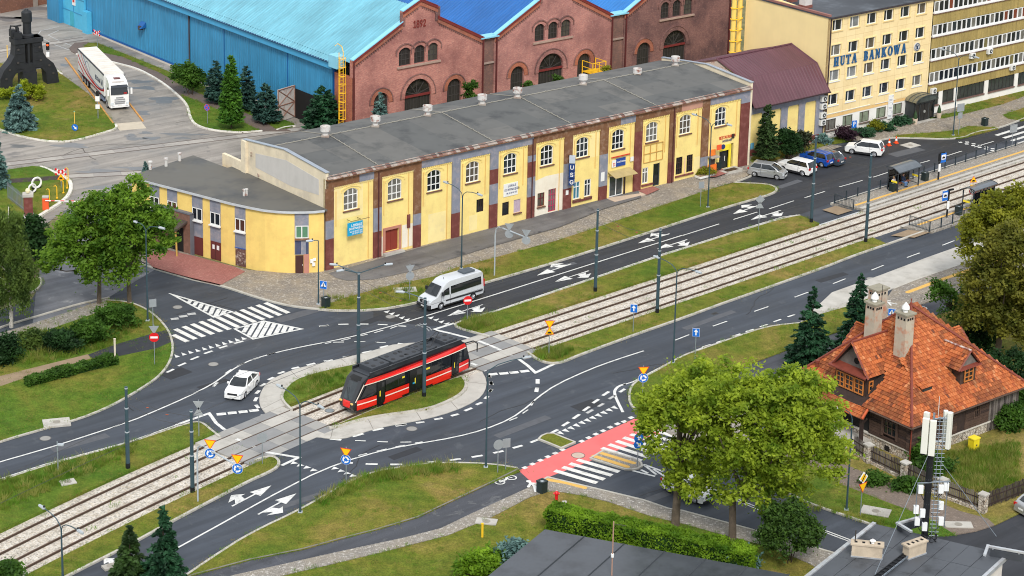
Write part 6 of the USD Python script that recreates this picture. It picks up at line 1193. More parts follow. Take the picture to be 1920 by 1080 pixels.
obj(ho,'finial',MB().lathe([(.16,0),(.1,.25),(.04,.3),(.05,.6)],(.1,0,ZA+.05),8),RUST)
for a,b in(((-E6,-E6),(E6+1.6,-E6)),((-E6,-E6),(-E6,-2.1)),((-E6,2.8),(-E6,E6))):obj(ho,'eaves_board',MB().tube([(a[0],a[1],ZE-.08),(b[0],b[1],ZE-.08)],.11,4),LOG[2])
obj(ho,'downpipe',MB().tube([(-hw-.2,-hw-.3,3.2),(-hw-.2,-hw-.3,.1)],.06,6),RUST)
# big dormer on the left face
DX,y0,y1,yp=-5.95,-.95,2.4,.62
obj(ho,'dormer_wall',MB().bx(DX,-2.6,y0,y1,3.3,5.85),LOG[0])
for s in(y0,y1):obj(ho,'dormer_cheek',MB().bx(DX+.02,-3.0,s-.03,s+.03,3.6,6.2),LOG[1])
k=0
for a,b in((-.80,.2),(.28,1.22),(1.3,2.2)):hwin(rect(a,b,4.05,5.35),'y',DX-.06,ORW,2,(.33,.66))
mb=rect(-5.7,-5.2,4.05,5.3);hwin(mb,'x',y0-.08,ORW,1,(.33,.66))
gp_=Polygon([(-(y1+.1),5.9),(-(y0-.1),5.9),(-yp,8.1)]);obj(ho,'dormer_gable',MB().plate(gp_,(DX+.35,0,0),(0,-1,0),EZ,.06),GWOOD)
obj(ho,'gable_oculus',MB().lathe([(.28,-.02),(.28,.05)],(DX+.29,.45,6.6),12,'x'),DARKW)
obj(ho,'pent_roof',MB().add([(DX-.55,y0-.4,5.78),(DX-.55,y1+.4,5.78),(DX+.4,y1+.3,6.1),(DX+.4,y0-.3,6.1)],[[3,2,1,0]]).add([(DX-.55,y0-.4,5.68),(DX-.55,y1+.4,5.68),(DX-.55,y1+.4,5.79),(DX-.55,y0-.4,5.79)],[[0,1,2,3]]),RUST)
ev=1.95;ez=5.75;rz_=8.3
for s in(-1,1):
 up=np.array([0,-s*ev,rz_-ez]);Ld=np.linalg.norm(up);o=np.array([DX-.25 if s<0 else DX-.25,yp+s*ev,ez])
 lo=4.3;pl=Polygon([(0,0),(2.4,0),(lo-.0,Ld),(0,Ld)])
 if s<0:obj(ho,'dormer_tiles',tiles(o,(1,0,0),up,pl),TILE,kind='stuff')
 else:obj(ho,'dormer_tiles',tiles(o+np.array([lo,0,0]),(-1,0,0),up,Polygon([(lo-2.4,0),(lo,0),(lo,Ld),(0,Ld)])),TILE,kind='stuff')
 obj(ho,'dormer_deck',MB().add([o,o+[2.6,0,0],[DX+4.2,yp,rz_-.02],[DX-.25,yp,rz_-.02]],[[0,1,2,3]]),LOG[1]);obj(ho,'bargeboard',MB().tube([tuple(o+[-.02,s*.1,-.05]),(DX-.27,yp,rz_+.03)],.1,4),RUST)
obj(ho,'dormer_ridge',MB().tube([(DX-.25,yp,rz_+.03),(DX+4.3,yp,rz_+.03)],.1,5),RUST)
# porch roof and posts below the dormer
o=np.array([-7.35,0,2.72]);up=np.array([1.4,0,.95]);pl=Polygon([(-3.0,0),(2.0,0),(1.7,1.69),(-2.7,1.69)])
obj(ho,'porch_tiles',tiles(o,(0,-1,0),up,pl),TILE,kind='stuff');obj(ho,'porch_deck',MB().add([o+[0,3.0,-.03],o+[0,-2.0,-.03],o+up+[0,-1.7,-.03],o+up+[0,2.7,-.03]],[[3,2,1,0]]),LOG[1]);obj(ho,'porch_hip',MB().tube([(-7.35,-2.0,2.78),(-5.95,-1.7,3.72)],.12,5),mat('orange_hip',(196,92,54),v=.2))
for y in(-1.6,2.6):obj(ho,'porch_post',MB().bx(-7.0,-6.75,y-.13,y+.13,.3,2.75).tube([(-6.87,y,2.0),(-6.87,y+.7,2.7)],.07,4).tube([(-6.87,y,2.0),(-6.87,y-.5,2.7)],.07,4),LOG[1])
obj(ho,'porch_floor',MB().bx(-7.6,-hw,-1.9,3,-.2,.5),CONC)
for k in range(3):obj(ho,'porch_step',MB().bx(-8.0-.35*k,-7.6-.35*k,-1.2,2.4,-.2,.36-.14*k),CONC)
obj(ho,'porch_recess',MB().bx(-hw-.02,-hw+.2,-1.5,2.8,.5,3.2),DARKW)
# small gabled dormer and hatch on the right face
obj(ho,'small_dormer_wall',MB().bx(.7,2.6,-5.2,-3.4,4.5,6.3),LOG[0]);hwin(rect(1.1,2.2,5.0,6.2),'x',-5.26,ORW,2,(.33,.66))
obj(ho,'small_gable',MB().plate(Polygon([(.5,6.3),(2.8,6.3),(1.65,7.5)]),(0,-5.1,0),EX,EZ,.05),GWOOD);obj(ho,'small_pent',MB().add([(.3,-5.55,6.22),(3.0,-5.55,6.22),(2.9,-5.05,6.42),(.4,-5.05,6.42)],[[0,1,2,3]]),RUST)
for s in(-1,1):
 up=np.array([-s*1.4,0,1.42]);o=np.array([1.65+s*1.4,-5.35,6.2]);Ld=np.linalg.norm(up)
 mbx=tiles(o,(0,1,0),up,Polygon([(0,0),(1.5,0),(2.8,Ld),(0,Ld)]))if s>0 else tiles(o+np.array([0,2.8,0]),(0,-1,0),up,Polygon([(1.3,0),(2.8,0),(2.8,Ld),(0,Ld)]))
 obj(ho,'dormer_tiles',mbx,TILE,kind='stuff');obj(ho,'bargeboard',MB().tube([tuple(o),(1.65,-5.37,7.68)],.08,4),RUST)
 obj(ho,'dormer_deck',MB().add([o,o+[0,1.5,0],[1.65,-2.4,7.6],[1.65,-5.35,7.6]],[[0,1,2,3]]),LOG[1])
obj(ho,'dormer_ridge',MB().tube([(1.65,-5.37,7.7),(1.65,-2.5,7.7)],.09,5),mat('flaking_ridge',(150,100,90),dirt=(220,216,210),damt=.9,dsc=1.5))
o=np.array([-3.75,-4.95,5.45]);up=np.array([0,2.6,1.7]);obj(ho,'hatch_tiles',tiles(o,(1,0,0),up,Polygon([(0,0),(1.5,0),(1.3,3.0),(.2,3.0)])),TILE,kind='stuff');obj(ho,'hatch_front',MB().bx(-3.6,-2.4,-4.9,-3.6,4.9,5.45),LOG[1]);obj(ho,'hatch_window',MB().bx(-3.5,-2.5,-4.93,-4.9,5.0,5.4),GLS[1])
# back dormers, seen above the hips
for(cx,cy,ax)in((-.6,5.2,1),(6.0,-.6,0)):
 d=np.array([0,1.0,0])if ax else np.array([1.0,0,0]);sdir=np.array([1.0,0,0])if ax else np.array([0,1.0,0]);pk=np.array([cx,cy,7.2]);bk=pk-d*3.5
 for s in(-1,1):
  e0=pk+sdir*s*1.7-[0,0,1.7];ud=pk-e0;al=-d if(np.cross(-d,ud)@np.array([0,0,1]))>0 else d
  st_=e0 if(al@-d)>0 else e0-d*3.4
  obj(ho,'dormer_tiles',tiles(st_,al,ud,rect(0,3.4,0,np.linalg.norm(ud))),TILE,kind='stuff');obj(ho,'bargeboard',MB().tube([tuple(e0),tuple(pk)],.12,4),RUST);obj(ho,'dormer_deck',MB().add([e0-[0,0,.03],pk-[0,0,.03],bk-[0,0,.03],e0-d*3.5-[0,0,.03]],[[0,1,2,3],[3,2,1,0]]),LOG[1])
 obj(ho,'dormer_wall',MB().box(tuple(pk-d*1.4-[0,0,2.6]),(2.6,2.2,2.2)if ax else(2.2,2.6,2.2)),LOG[0])
CHM=mat('rendered_chimney',(186,176,158),rough=.9,v=.1,dirt=(186,116,84),damt=.85,dsc=1.1)
def chimney(x,y,z0,z1,w,d,pot,tall=False):
 p=obj(ho,'chimney',MB().bx(x-w/2,x+w/2,y-d/2,y+d/2,z0,z1),CHM)
 for i in range(3):
  obj(p,'flue_slot',MB().bx(x-w/2-.02,x-w/2+.05,y-d/2+.12+i*(d-.2)/3,y-d/2+.3+i*(d-.2)/3,z1-.42,z1-.22),DARKW);obj(p,'flue_slot',MB().bx(x-w/2+.12+i*(w-.2)/3,x-w/2+.3+i*(w-.2)/3,y-d/2-.02,y-d/2+.05,z1-.42,z1-.22),DARKW)
 obj(p,'cap',MB().bx(x-w/2-.12,x+w/2+.12,y-d/2-.12,y+d/2+.12,z1,z1+.14),mat('mossy_cap',(150,144,126),v=.2));obj(p,'base_flashing',MB().bx(x-w/2-.1,x+w/2+.1,y-d/2-.1,y+d/2+.1,z0,z0+.45),RUST)
 if pot:obj(p,'pot',MB().lathe([(.2,0),(.18,.2),(.34,.28),(.3,.5),(.12,.72),(.03,.85)],(x,y,z1+.14),12),PVC,smooth=40)
chimney(-2.6,-1.75,6.6,10.75,1.0,1.15,True);chimney(-2.6,1.6,7.0,10.6,.95,1.05,True);chimney(-.4,3.2,6.0,10.9,1.3,1.0,False)
obj(ho,'aerial',MB().tube([(-2.2,1.2,10),(-2.2,1.2,12.2)],.035,4).tube([(-2.6,1.2,9.2),(-1.6,1.0,9.2)],.03,4),IRON);obj(ho,'vent_stack',MB().lathe([(.12,0),(.12,.8),(.2,.82),(.2,1.0)],(-5.6,4.8,4.2),8),RUST)
yb_=G(1826,828,.8);tb=thing('yellow_box','small yellow box standing on the grass against the log house wall','box',(yb_[0],yb_[1],0),HAZ);obj(tb,'casing',MB().bx(-.35,.35,-.3,.3,.1,1.1),mat('postbox_yellow',(236,214,40),rough=.5,v=.06));obj(tb,'hood',MB().bx(-.4,.4,-.36,.34,1.1,1.2),YS);obj(tb,'lock',MB().lathe([(.07,-.02),(.07,.02)],(0,-.31,.6),8,'y'),IRON)
# ---- garden fence: rubble piers, each pale a piece
fpts=[G(*q)[:2]for q in((1596,848),(1627,868),(1696,902),(1766,934),(1842,962))];fp2=[fpts[-1],G(1930,928)[:2],G(1990,905)[:2]]
for gi,pts in enumerate((fpts,fp2)):
 fe=thing('picket_fence',['weathered grey picket fence with rubble piers along the brown footway','dark picket fence turning the corner into the side road'][gi],'fence',(0,0,0))
 for k,(a,b)in enumerate(zip(pts[:-1],pts[1:])):
  d=b-a;L=np.linalg.norm(d);d/=L;an=math.atan2(d[1],d[0])
  if gi==0:obj(fe,'kerb_base',MB().box((*(a+b)/2,.16),(L,.25,.34),an),STN)
  for zz in(.55,1.15):obj(fe,'rail',MB().box((*(a+b)/2,zz),(L,.06,.09),an),LOG[1])
  if gi==0:obj(fe,'pier',MB().box((*b,.75),(.55,.55,1.6),an),STN);obj(fe,'pier_cap',MB().box((*b,1.6),(.68,.68,.12),an),CONC)
  s=.35
  while s<L-.3:
   q=a+d*s;obj(fe,'pale',MB().box((*q,.95+rl.uniform(-.05,.05)),(.11,.03,1.25+rl.uniform(-.1,.1)),an+rl.uniform(-.05,.05)),rl.choice([GWOOD,mat('dark_pale',(78,70,66),v=.3,sc=3),mat('dark_pale_b',(92,84,80),v=.3,sc=3)]if gi==0 else[mat('dark_pale',(78,70,66),v=.3,sc=3),mat('black_pale',(58,50,48),v=.3,sc=3)]));s+=.165
   # ---- flat roofs in the foreground
FELT=mat('wet_black_felt',(74,78,84),rough=.32,v=.18,sc=.4,fine=14,dirt=(48,50,54),damt=.7,dsc=.35,rv=.14)
ga=thing('garage_row','flat garage row with glossy black felt roof behind the clipped hedge','garage',(2.9,145.7,0),-.34)
obj(ga,'wall',MB().bx(.2,19,-14,-.2,-.2,2.45),mat('garage_render',(190,184,172),dirt=(150,140,128)))
for k in range(6):
 obj(ga,'roof_sheet',MB().add([(3.0*k-(.0),0,2.62),(3.0*k+2.96,0,2.62),(3.0*k+2.96-2.4,-14,2.55),(3.0*k-2.4,-14,2.55),(3.0*k,0,2.46),(3.0*k+2.96,0,2.46),(3.0*k+.56,-14,2.4),(3.0*k-2.4,-14,2.4)],[[3,2,1,0],[1,0,4,5],[0,3,7,4],[2,1,5,6]]),FELT)
 obj(ga,'roof_seam',MB().tube([(3.0*k+2.98,0,2.64),(3.0*k+.58,-14,2.57)],.05,4),mat('felt_seam',(60,64,70),rough=.4))
obj(ga,'gutter',MB().tube([(2.4,-5.0,2.5),(5.2,-5.9,2.5)],.1,5),mat('white_gutter',(206,210,214)))if False else None
q=G(1147,1079,2.6);ae=thing('roof_aerial','thin rusty television aerial pole on the black garage roof','aerial',(q[0],q[1],2.5));obj(ae,'mast',MB().tube([(0,0,0),(0,0,4.2)],.045,5),mat('rusty_mast',(176,140,120)));obj(ae,'antenna',MB().tube([(0,0,4.0),(.9,.3,3.75)],.02,4).tube([(.3,-.2,4.0),(.5,.35,3.8)],.015,4).tube([(.6,-.1,3.9),(.8,.45,3.7)],.015,4),IRON);obj(ae,'clamp',MB().lathe([(.11,0),(.11,.25)],(0,0,1.5),8),PVC)
BR0,BR1,BD=np.array([26.5,145.0]),np.array([35.2,140.7]),np.array([-5.6,-7.9])
bo=thing('flat_roof_block','flat black roofed block carrying the telecom mast, bottom right corner','building',(0,0,0))
BP=Polygon([BR0,BR1,BR1+BD*1.6,BR0+BD*1.6]);RW=mat('pale_render',(222,216,208),dirt=(170,160,150),v=.08)
obj(bo,'wall',MB().prism(BP.buffer(-.25,join_style=2),-.2,3.85),RW)
ux_,uy_=(BR1-BR0),BD*1.6
for i in range(7):
 q=lambda s,t:tuple(BR0+ux_*s+uy_*t)
 for j in range(5):
  obj(bo,'roof_sheet',MB().prism(Polygon([q(i/7+.002,j/5+.001),q((i+1)/7-.002,j/5+.001),q((i+1)/7-.002,(j+1)/5-.001),q(i/7+.002,(j+1)/5-.001)]),3.86,4.0+.006*((i*3+j*5)%4)),mat('grey_black_felt',(82,86,92),rough=.6,v=.14,sc=.5,fine=14,dirt=(46,48,52),damt=.85,dsc=.35,rv=.15))
ZT=mat('zinc_trim',(196,200,204),rough=.4,metal=.4,dirt=(140,110,96),damt=.4,dsc=2)
obj(bo,'edge_trim',MB().prism(LineString([BR0,BR0+uy_]).buffer(.14,cap_style=2),3.8,4.12),ZT);obj(bo,'edge_trim',MB().prism(LineString([BR0+ux_*.97,BR1,BR1+uy_]).buffer(.12,cap_style=2),3.8,4.08),ZT);
BRK=mat('rough_brick_render',(196,180,158),rough=.95,v=.14,sc=2,dirt=(140,124,108),damt=.5)
for k,(u,v,l)in enumerate(((1625,1042,2.1),(1714,1040,1.7))):
 c=G(u,v,4.05);an=[-.16,.62][k];t_=thing('roof_chimney',['long roughcast chimney stack with a white pot on the flat roof','roughcast chimney stack with four open flues at the mast foot'][k],'chimney',(c[0],c[1],4.0),an);obj(t_,'stack',MB().box((0,0,.45),(l,.6,.95)),BRK);obj(t_,'capping',MB().box((0,0,.98),(l+.2,.75,.12)),BRK);obj(t_,'base_flashing',MB().box((0,0,.06),(l+.08,.68,.1)),ZT)
 for i in range(4):obj(t_,'flue',MB().box((-l/2+(i+.5)*l/4,0,1.035),(.2,.26,.02)),DARKW)
 if k==0:obj(t_,'pot',MB().lathe([(.12,0),(.12,.15),(.22,.2),(.05,.32)],(.35,0,1.04),10),PVC);obj(t_,'pipe',MB().tube([(-l/2+.2,0,1),(-l/2+.2,0,1.9)],.04,4),IRON)
 # roof rails (L shaped channel frames on kerbs)
for k,(u,v,a0)in enumerate(((1690,993,.55),(1862,1040,-.35))):
 c=G(u,v,4.1);t_=thing('roof_bracket',['zinc channel frame at the far edge of the flat roof','zinc channel frame at the right edge of the flat roof holding a guy wire'][k],'bracket',(c[0],c[1],4.0),a0)
 obj(t_,'kerb',MB().bx(-.2,2.0,-.15,.25,0,.5),mat('felt_kerb',(62,66,72),rough=.6));obj(t_,'channel',MB().bx(-.4,2.3,-.1,.1,.6,.74),ZT);obj(t_,'channel',MB().bx(-.5,-.3,-1.5,.1,.62,.76),ZT);obj(t_,'foot',MB().bx(-.1,0,-.05,.05,.3,.6).bx(1.7,1.8,-.05,.05,.3,.6),ZT)
 # ---- telecom mast
mc=G(1733,1010,4.0);ms_=thing('telecom_mast','black telecom mast with white panel antennas and a grey ladder on the flat roof','mast',(mc[0],mc[1],4.0))
BLK=mat('black_sleeve',(24,26,30),rough=.5,v=.2);GAL=mat('galvanised_steel',(140,150,160),rough=.45,metal=.5,v=.1)
obj(ms_,'pole',MB().tube([(0,0,0),(0,0,7.2)],.24,10),BLK);obj(ms_,'top_pole',MB().tube([(0,0,7.1),(.05,0,9.6)],.08,6),GAL);obj(ms_,'lightning_rod',MB().tube([(.35,.1,9.3),(.35,.1,10.8)],.025,4),mat('rod_white',(210,204,196)))
for k in range(7):obj(ms_,'sleeve_band',MB().lathe([(.23,0),(.23,.06)],(0,0,.8+k*.95),10),GAL)
for x in(.45,.75):obj(ms_,'ladder_stile',MB().tube([(x,-.12,.1),(x,-.12,9.4)],.03,5),GAL)
for k in range(31):obj(ms_,'ladder_rung',MB().tube([(.3,-.12,.3+k*.3),(.95,-.12,.3+k*.3)],.025,4),GAL)
ANT=mat('antenna_white',(222,222,212),rough=.5,v=.04)
for k,(x,y,zz,h,w)in enumerate(((-.55,-.3,6.7,2.6,.36),(-.05,-.42,6.6,2.6,.36),(-.4,.3,7.4,2.1,.3),(1.15,-.1,7.0,2.7,.3),(.95,.4,7.3,2.3,.28))):
 an=[-.35,-.2,2.4,1.0,1.6][k];a_=obj(ms_,'panel_antenna',MB().prism(affinity.translate(affinity.rotate(rect(-w/2,w/2,-.1,.1).buffer(.05),an,use_radians=True,origin=(0,0)),x,y),zz,zz+h),ANT);obj(a_,'bracket',MB().tube([(x,y,zz+.5),(0,0,zz+.5)],.04,4).tube([(x,y,zz+h-.5),(.05,0,zz+h-.5)],.04,4),GAL);obj(a_,'connector',MB().box((x,y,zz-.08),(w*.7,.12,.1),an),BLK)
for k,(x,y,zz)in enumerate(((-.55,-.2,3.6),(-.75,-.1,2.0),(-.35,-.45,1.9),(-.65,-.3,1.2),(-.15,-.5,.9),(.85,-.3,3.7),(1.25,-.1,3.8),(1.0,-.4,1.3),(1.05,.2,2.2))):
 b_=obj(ms_,'radio_unit',MB().prism(affinity.translate(rect(-.14,.14,-.09,.09).buffer(.04),x,y),zz,zz+.58),mat('radio_white',(228,230,230),rough=.5,v=.04));obj(b_,'feeder',MB().tube([(x,y,zz),(x*.6,y*.6-.2,zz-.45),(x*.3,y*.3,zz-.2)],.03,4),BLK)
obj(ms_,'cross_arm',MB().tube([(-.8,-.2,4.35),(1.5,-.2,4.55)],.05,5).tube([(-.8,-.2,1.0),(-.8,-.2,4.3)],.035,5).tube([(1.3,-.2,1.0),(1.3,-.2,4.5)],.035,5),GAL)
for th0 in np.linspace(0,5.5,7):obj(ms_,'cable_loop',MB().tube([(.3+.5*math.cos(th0+t),-.3+.35*math.sin(th0+t),.25+.25*math.sin(2*t))for t in np.linspace(0,2.4,7)],.035,4),BLK)
for k,tgt in enumerate(((1640,1080),(1868,1008))):
 g=G(*tgt,4.4);obj(ms_,'guy_wire',MB().tube([(0,0,6.9),(g[0]-mc[0],g[1]-mc[1],.5)],.022,4),GAL)
c0=G(1735,1015,4.1)[:2];c1=G(1640,1090,4.1)[:2];ct=thing('cable_tray','black cable tray running across the flat roof to the mast','cable tray',(0,0,0));d=(c1-c0)/np.linalg.norm(c1-c0);nn=np.array([-d[1],d[0]])
for s in(-.22,.22):obj(ct,'side_rail',MB().prism(LineString([c0+nn*s,c1+nn*s]).buffer(.03),4.2,4.32),GAL if s>0 else BLK)
for k in range(9):obj(ct,'cable',MB().tube([(*(c0+nn*(-.18+.045*k)),4.24),(*(c1+nn*(-.18+.045*k)),4.24)],.022,4),BLK)
for k in range(14):obj(ct,'saddle',MB().box((*(c0+(c1-c0)*(k+.5)/14),4.3),(.05,.5,.05),math.atan2(d[1],d[0])),BLK)
# ================================================================ VEHICLES (x forward, y left)
def paintm(name,c,rough=.28,metal=0.0):return mat(name,c,rough=rough,v=.03,sc=1.0,metal=metal,coat=.6,spec=.5,coord='obj')
TYRE=mat('tyre_rubber',(34,34,36),rough=.85,v=.15,coord='obj');RIM=mat('alloy_rim',(176,178,182),rough=.35,metal=.6,v=.06,coord='obj');CGL=mat('car_glass',(26,32,36),rough=.05,v=.25,sc=.8,spec=.8,coord='obj');CLAD=mat('black_cladding',(42,43,46),rough=.6,coord='obj');TAIL=mat('tail_red',(190,26,24),rough=.25,coord='obj');HEAD=mat('headlamp_glass',(214,222,226),rough=.15,coord='obj');PLATE=mat('number_plate',(228,228,224),rough=.5,coord='obj');SEATG=mat('grey_seat',(90,92,96),coord='obj')
def loft(poly,hw_,L,ins=((1,.16),(.965,.05),(.86,0)),taper=.14,zb=.3,tum=None):
 """Body shell: side outline swept across the width, rounded at the shoulders and drawn in at both ends."""
 P_=np.array(poly.exterior.coords)[:-1]
 if not poly.exterior.is_ccw:P_=P_[::-1]
 n_=len(P_);ys_=[-a for a,_ in ins]+[a for a,_ in ins[::-1]];iz=[b for _,b in ins]+[b for _,b in ins[::-1]]
 vs=[]
 for y,i_ in zip(ys_,iz):
  x=P_[:,0]*(1-i_*.22);zz=zb+(P_[:,1]-zb)*(1-i_*.6);w=hw_*y*(1-taper*np.abs(P_[:,0]/(L/2))**4)
  if tum:w=w*(1-tum[1]*np.clip((zz-tum[0])/1.0,0,1))
  vs.append(np.c_[x,w,zz])
 f=[];m_=len(vs)
 for k in range(m_-1):
  for i in range(n_):j=(i+1)%n_;f.append([k*n_+i,(k+1)*n_+i,(k+1)*n_+j,k*n_+j])
 mb=MB().add(np.vstack(vs),f)
 pv,pf=trimesh.creation.triangulate_polygon(Polygon(P_),engine='earcut')
 from scipy.spatial import cKDTree
 ix=cKDTree(P_).query(pv)[1];pf=ix[pf]
 t=P_[pf];cr_=(t[:,1,0]-t[:,0,0])*(t[:,2,1]-t[:,0,1])-(t[:,1,1]-t[:,0,1])*(t[:,2,0]-t[:,0,0]);pf=np.where((cr_<0)[:,None],pf[:,::-1],pf)
 return mb.add(vs[0],pf).add(vs[-1],pf[:,::-1])
def wheel(p,x,y,r,w=.22,rim=RIM):
 wp=obj(p,'wheel',MB().lathe([(r*.62,-w/2),(r*.94,-w/2),(r,-w*.32),(r,w*.32),(r*.94,w/2),(r*.62,w/2)],(x,y,r),18,'y'),TYRE,smooth=35)
 obj(wp,'rim',MB().lathe([(r*.66,-w/2-.005),(r*.6,-w*.36),(.0,-w*.3)],(x,y,r),12,'y').lathe([(.0,w*.3),(r*.6,w*.36),(r*.66,w/2+.005)],(x,y,r),12,'y'),rim)
 sp=MB()
 for k in range(5):
  a=k*2*math.pi/5
  for s in(-1,1):sp.tube([(x,y+s*(w/2+.0),r),(x+.6*r*math.cos(a),y+s*(w/2+.004),r+.6*r*math.sin(a))],.03,4)
 obj(wp,'spoke',sp,rim,kind='stuff')
def car(name,label,cat,loc,rz,m,L,Wd,top,belt,roof,wb,r=.33,clad=None,rails=False,group=None,lift=.2,rake=(.16,.16),plate=PLATE):
 """top: hood/boot outline front to rear; belt: (x front, x rear, z); roof: (x front, x rear, z)."""
 t_=thing(name,label,cat,loc,rz,group);hw_=Wd/2;xf,xr,zb=belt;rf,rr2,zr=roof
 ax=[wb/2+.02,-wb/2+.02]
 side=Polygon([(L/2-.06,lift),(L/2,lift+.22)]+top+[(-L/2,lift+.24),(-L/2+.1,lift)]).buffer(-.05).buffer(.05)
 body=side.difference(unary_union([Point(x,r).buffer(r+.06,8)for x in ax]+[rect(x-r-.06,x+r+.06,-1,r)for x in ax])).simplify(.012)
 obj(t_,'body',loft(body,hw_,L,zb=lift),m,smooth=38)
 obj(t_,'underbody',MB().bx(-L/2+.3,L/2-.3,-hw_*.8,hw_*.8,lift+.02,.62),CLAD)
 yb,yt=hw_*.9,hw_*.7;ym=(yb+yt)/2+.03
 xm1,xm2,zm=(xf+rf)/2+rake[0]*.25,(xr+rr2)/2-rake[1]*.25,(zb+zr)/2
 G_=MB();rings=[(xf,xr,yb,zb-.04),(xm1,xm2,ym,zm),(rf,rr2,yt,zr-.02)]
 v_=np.array([q for a,b,y,zz in rings for q in((a-.10,-y,zz),(a,-y*.72,zz),(a+.05,0,zz),(a,y*.72,zz),(a-.10,y,zz),(b+.1,y,zz),(b,y*.7,zz),(b-.04,0,zz),(b,-y*.7,zz),(b+.1,-y,zz))])
 f=[[k*10+i,k*10+(i+1)%10,(k+1)*10+(i+1)%10,(k+1)*10+i]for k in(0,1)for i in range(10)]
 obj(t_,'window_glass',G_.add(v_,f).add(v_[20:],[[0,i,i+1]for i in range(1,9)]),CGL,smooth=30)
 R_=MB();c_=v_[20:].copy();c2=c_.copy();c2[:,2]+=.05;c2[:,:2]*=.93;c2[:,0]+=(rf+rr2)/2*.07;lo_=c_.copy();lo_[:,2]-=.035;lo_[:,:2]=lo_[:,:2]*1.02
 ctr=np.array([[(rf+rr2)/2,0,zr+.065]]);vv=np.vstack([lo_,c_+[0,0,.012],c2,ctr]);R_.add(vv,[[k*10+i,k*10+(i+1)%10,(k+1)*10+(i+1)%10,(k+1)*10+i]for k in(0,1)for i in range(10)]).add(vv,[[30,20+i,20+(i+1)%10]for i in range(10)])
 obj(t_,'roof',R_,m,smooth=40)
 for s in(-1,1):
  pa=lambda i:[tuple(v_[k*10+i]*[1,1.01,1])for k in(0,1,2)]
  for i in((0,9)if s<0 else(4,5)):obj(t_,'pillar',MB().tube(pa(i),.05 if i in(0,4)else.09,5),m)
  xb=(rf+rr2)/2-.05;obj(t_,'pillar',MB().tube([(xb-.04,s*yb*1.0,zb),(xb,s*(ym+.005),zm),(xb,s*(yt+.01),zr)],.045,4),CLAD if clad else m)
  obj(t_,'mirror',MB().box((xf-.42,s*(hw_+.08),zb+.06),(.14,.2,.14)),m)
  obj(t_,'headlight',MB().box((L/2-.16,s*hw_*.66,top[0][1]-.08),(.2,hw_*.42,.14),s*-.35),HEAD);obj(t_,'tail_light',MB().box((-L/2+.1,s*hw_*.72,zb-.14),(.18,hw_*.36,.2),s*.25),TAIL)
  obj(t_,'door_gap',MB().bx(xb-.02,xb,s*(hw_*.998)-.008,s*(hw_*.998)+.008,lift+.2,zb-.04),CLAD);obj(t_,'door_handle',MB().bx(xb-.3,xb-.12,s*(hw_+.0)-.02,s*(hw_+.0)+.02,zb-.15,zb-.11).bx(xb+.75,xb+.93,s*hw_-.02,s*hw_+.02,zb-.15,zb-.11),m)
  if clad:obj(t_,'sill_cladding',MB().bx(ax[1]+r,ax[0]-r,s*hw_*.985-.03,s*hw_*.985+.03,lift-.02,lift+.2),clad)
  if rails:obj(t_,'roof_rail',MB().tube([(rf-.1,s*yt*.95,zr+.02),(rf-.35,s*yt*.93,zr+.1),(rr2+.3,s*yt*.93,zr+.1),(rr2+.1,s*yt*.95,zr+.02)],.025,4),RIM)
  for x in ax:wheel(t_,x,s*(hw_-.13),r)
 obj(t_,'bumper',MB().box((L/2-.1,0,lift+.12),(.2,Wd*.82,.18)),clad or m);obj(t_,'grille',MB().box((L/2-.03,0,lift+.42),(.1,Wd*.5,.14)),CLAD);obj(t_,'bumper',MB().box((-L/2+.1,0,lift+.14),(.2,Wd*.84,.2)),clad or m)
 obj(t_,'number_plate',MB().box((L/2+.0,0,lift+.2),(.06,.5,.11)),plate);obj(t_,'number_plate',MB().box((-L/2-.0,0,lift+.36),(.06,.5,.11)),PLATE)
 return t_
def side_place(near_f,near_r,away,off,zz=0.005):
 """Middle of a vehicle from the ground contacts of its two near wheels; away: +1 when its far side lies to its left."""
 a,b=G(*near_f)[:2],G(*near_r)[:2];h=math.atan2(*(a-b)[::-1]);m_=(a+b)/2+away*off*np.array([-math.sin(h),math.cos(h)]);return(m_[0],m_[1],zz),h
WP=paintm('white_car_paint',(236,236,234));SIL=paintm('silver_car_paint',(176,178,180),.3,.5);BLUC=paintm('blue_car_paint',(28,84,176),.28,.2);DRK=paintm('slate_car_paint',(66,78,90),.28,.3)
SUV=dict(L=4.5,Wd=1.86,top=[(2.22,.82),(2.05,.98),(1.15,1.08),(-1.9,1.14),(-2.2,.98)],belt=(1.25,-2.12,1.08),roof=(.42,-1.75,1.66),wb=2.67,r=.36,clad=CLAD,lift=.26)
SED=dict(L=4.5,Wd=1.72,top=[(2.2,.72),(1.95,.86),(1.1,.94),(-1.55,1.0),(-2.1,.98),(-2.24,.8)],belt=(1.2,-1.95,.94),roof=(.35,-1.05,1.44),wb=2.6,r=.32)
l_,h_=side_place((461,744),(477,727),-1,.72);car('parked_car','white saloon car driving round the roundabout beside the tram island','car',l_,-1.83,WP,**SED)
l_,h_=side_place((1453,336.5),(1419,332),1,.75);car('parked_car','silver people carrier parked nose out by the tip of the grass strip','car',(*l_[:2],.01),-.40,SIL,4.3,1.8,[(2.1,.74),(1.9,.92),(1.35,1.06),(-1.95,1.1),(-2.1,.9)],(1.55,-2.02,1.02),(.55,-1.6,1.6),2.65,.32,group='cars parked at the roadside')
a_=side_place((1466,322),(1510,330.7),-1,.8)[0];car('parked_car','white sport utility car parked second from the left, beside the silver people carrier','car',(*a_[:2],.01),2.46,WP,group='cars parked at the roadside',**SUV)
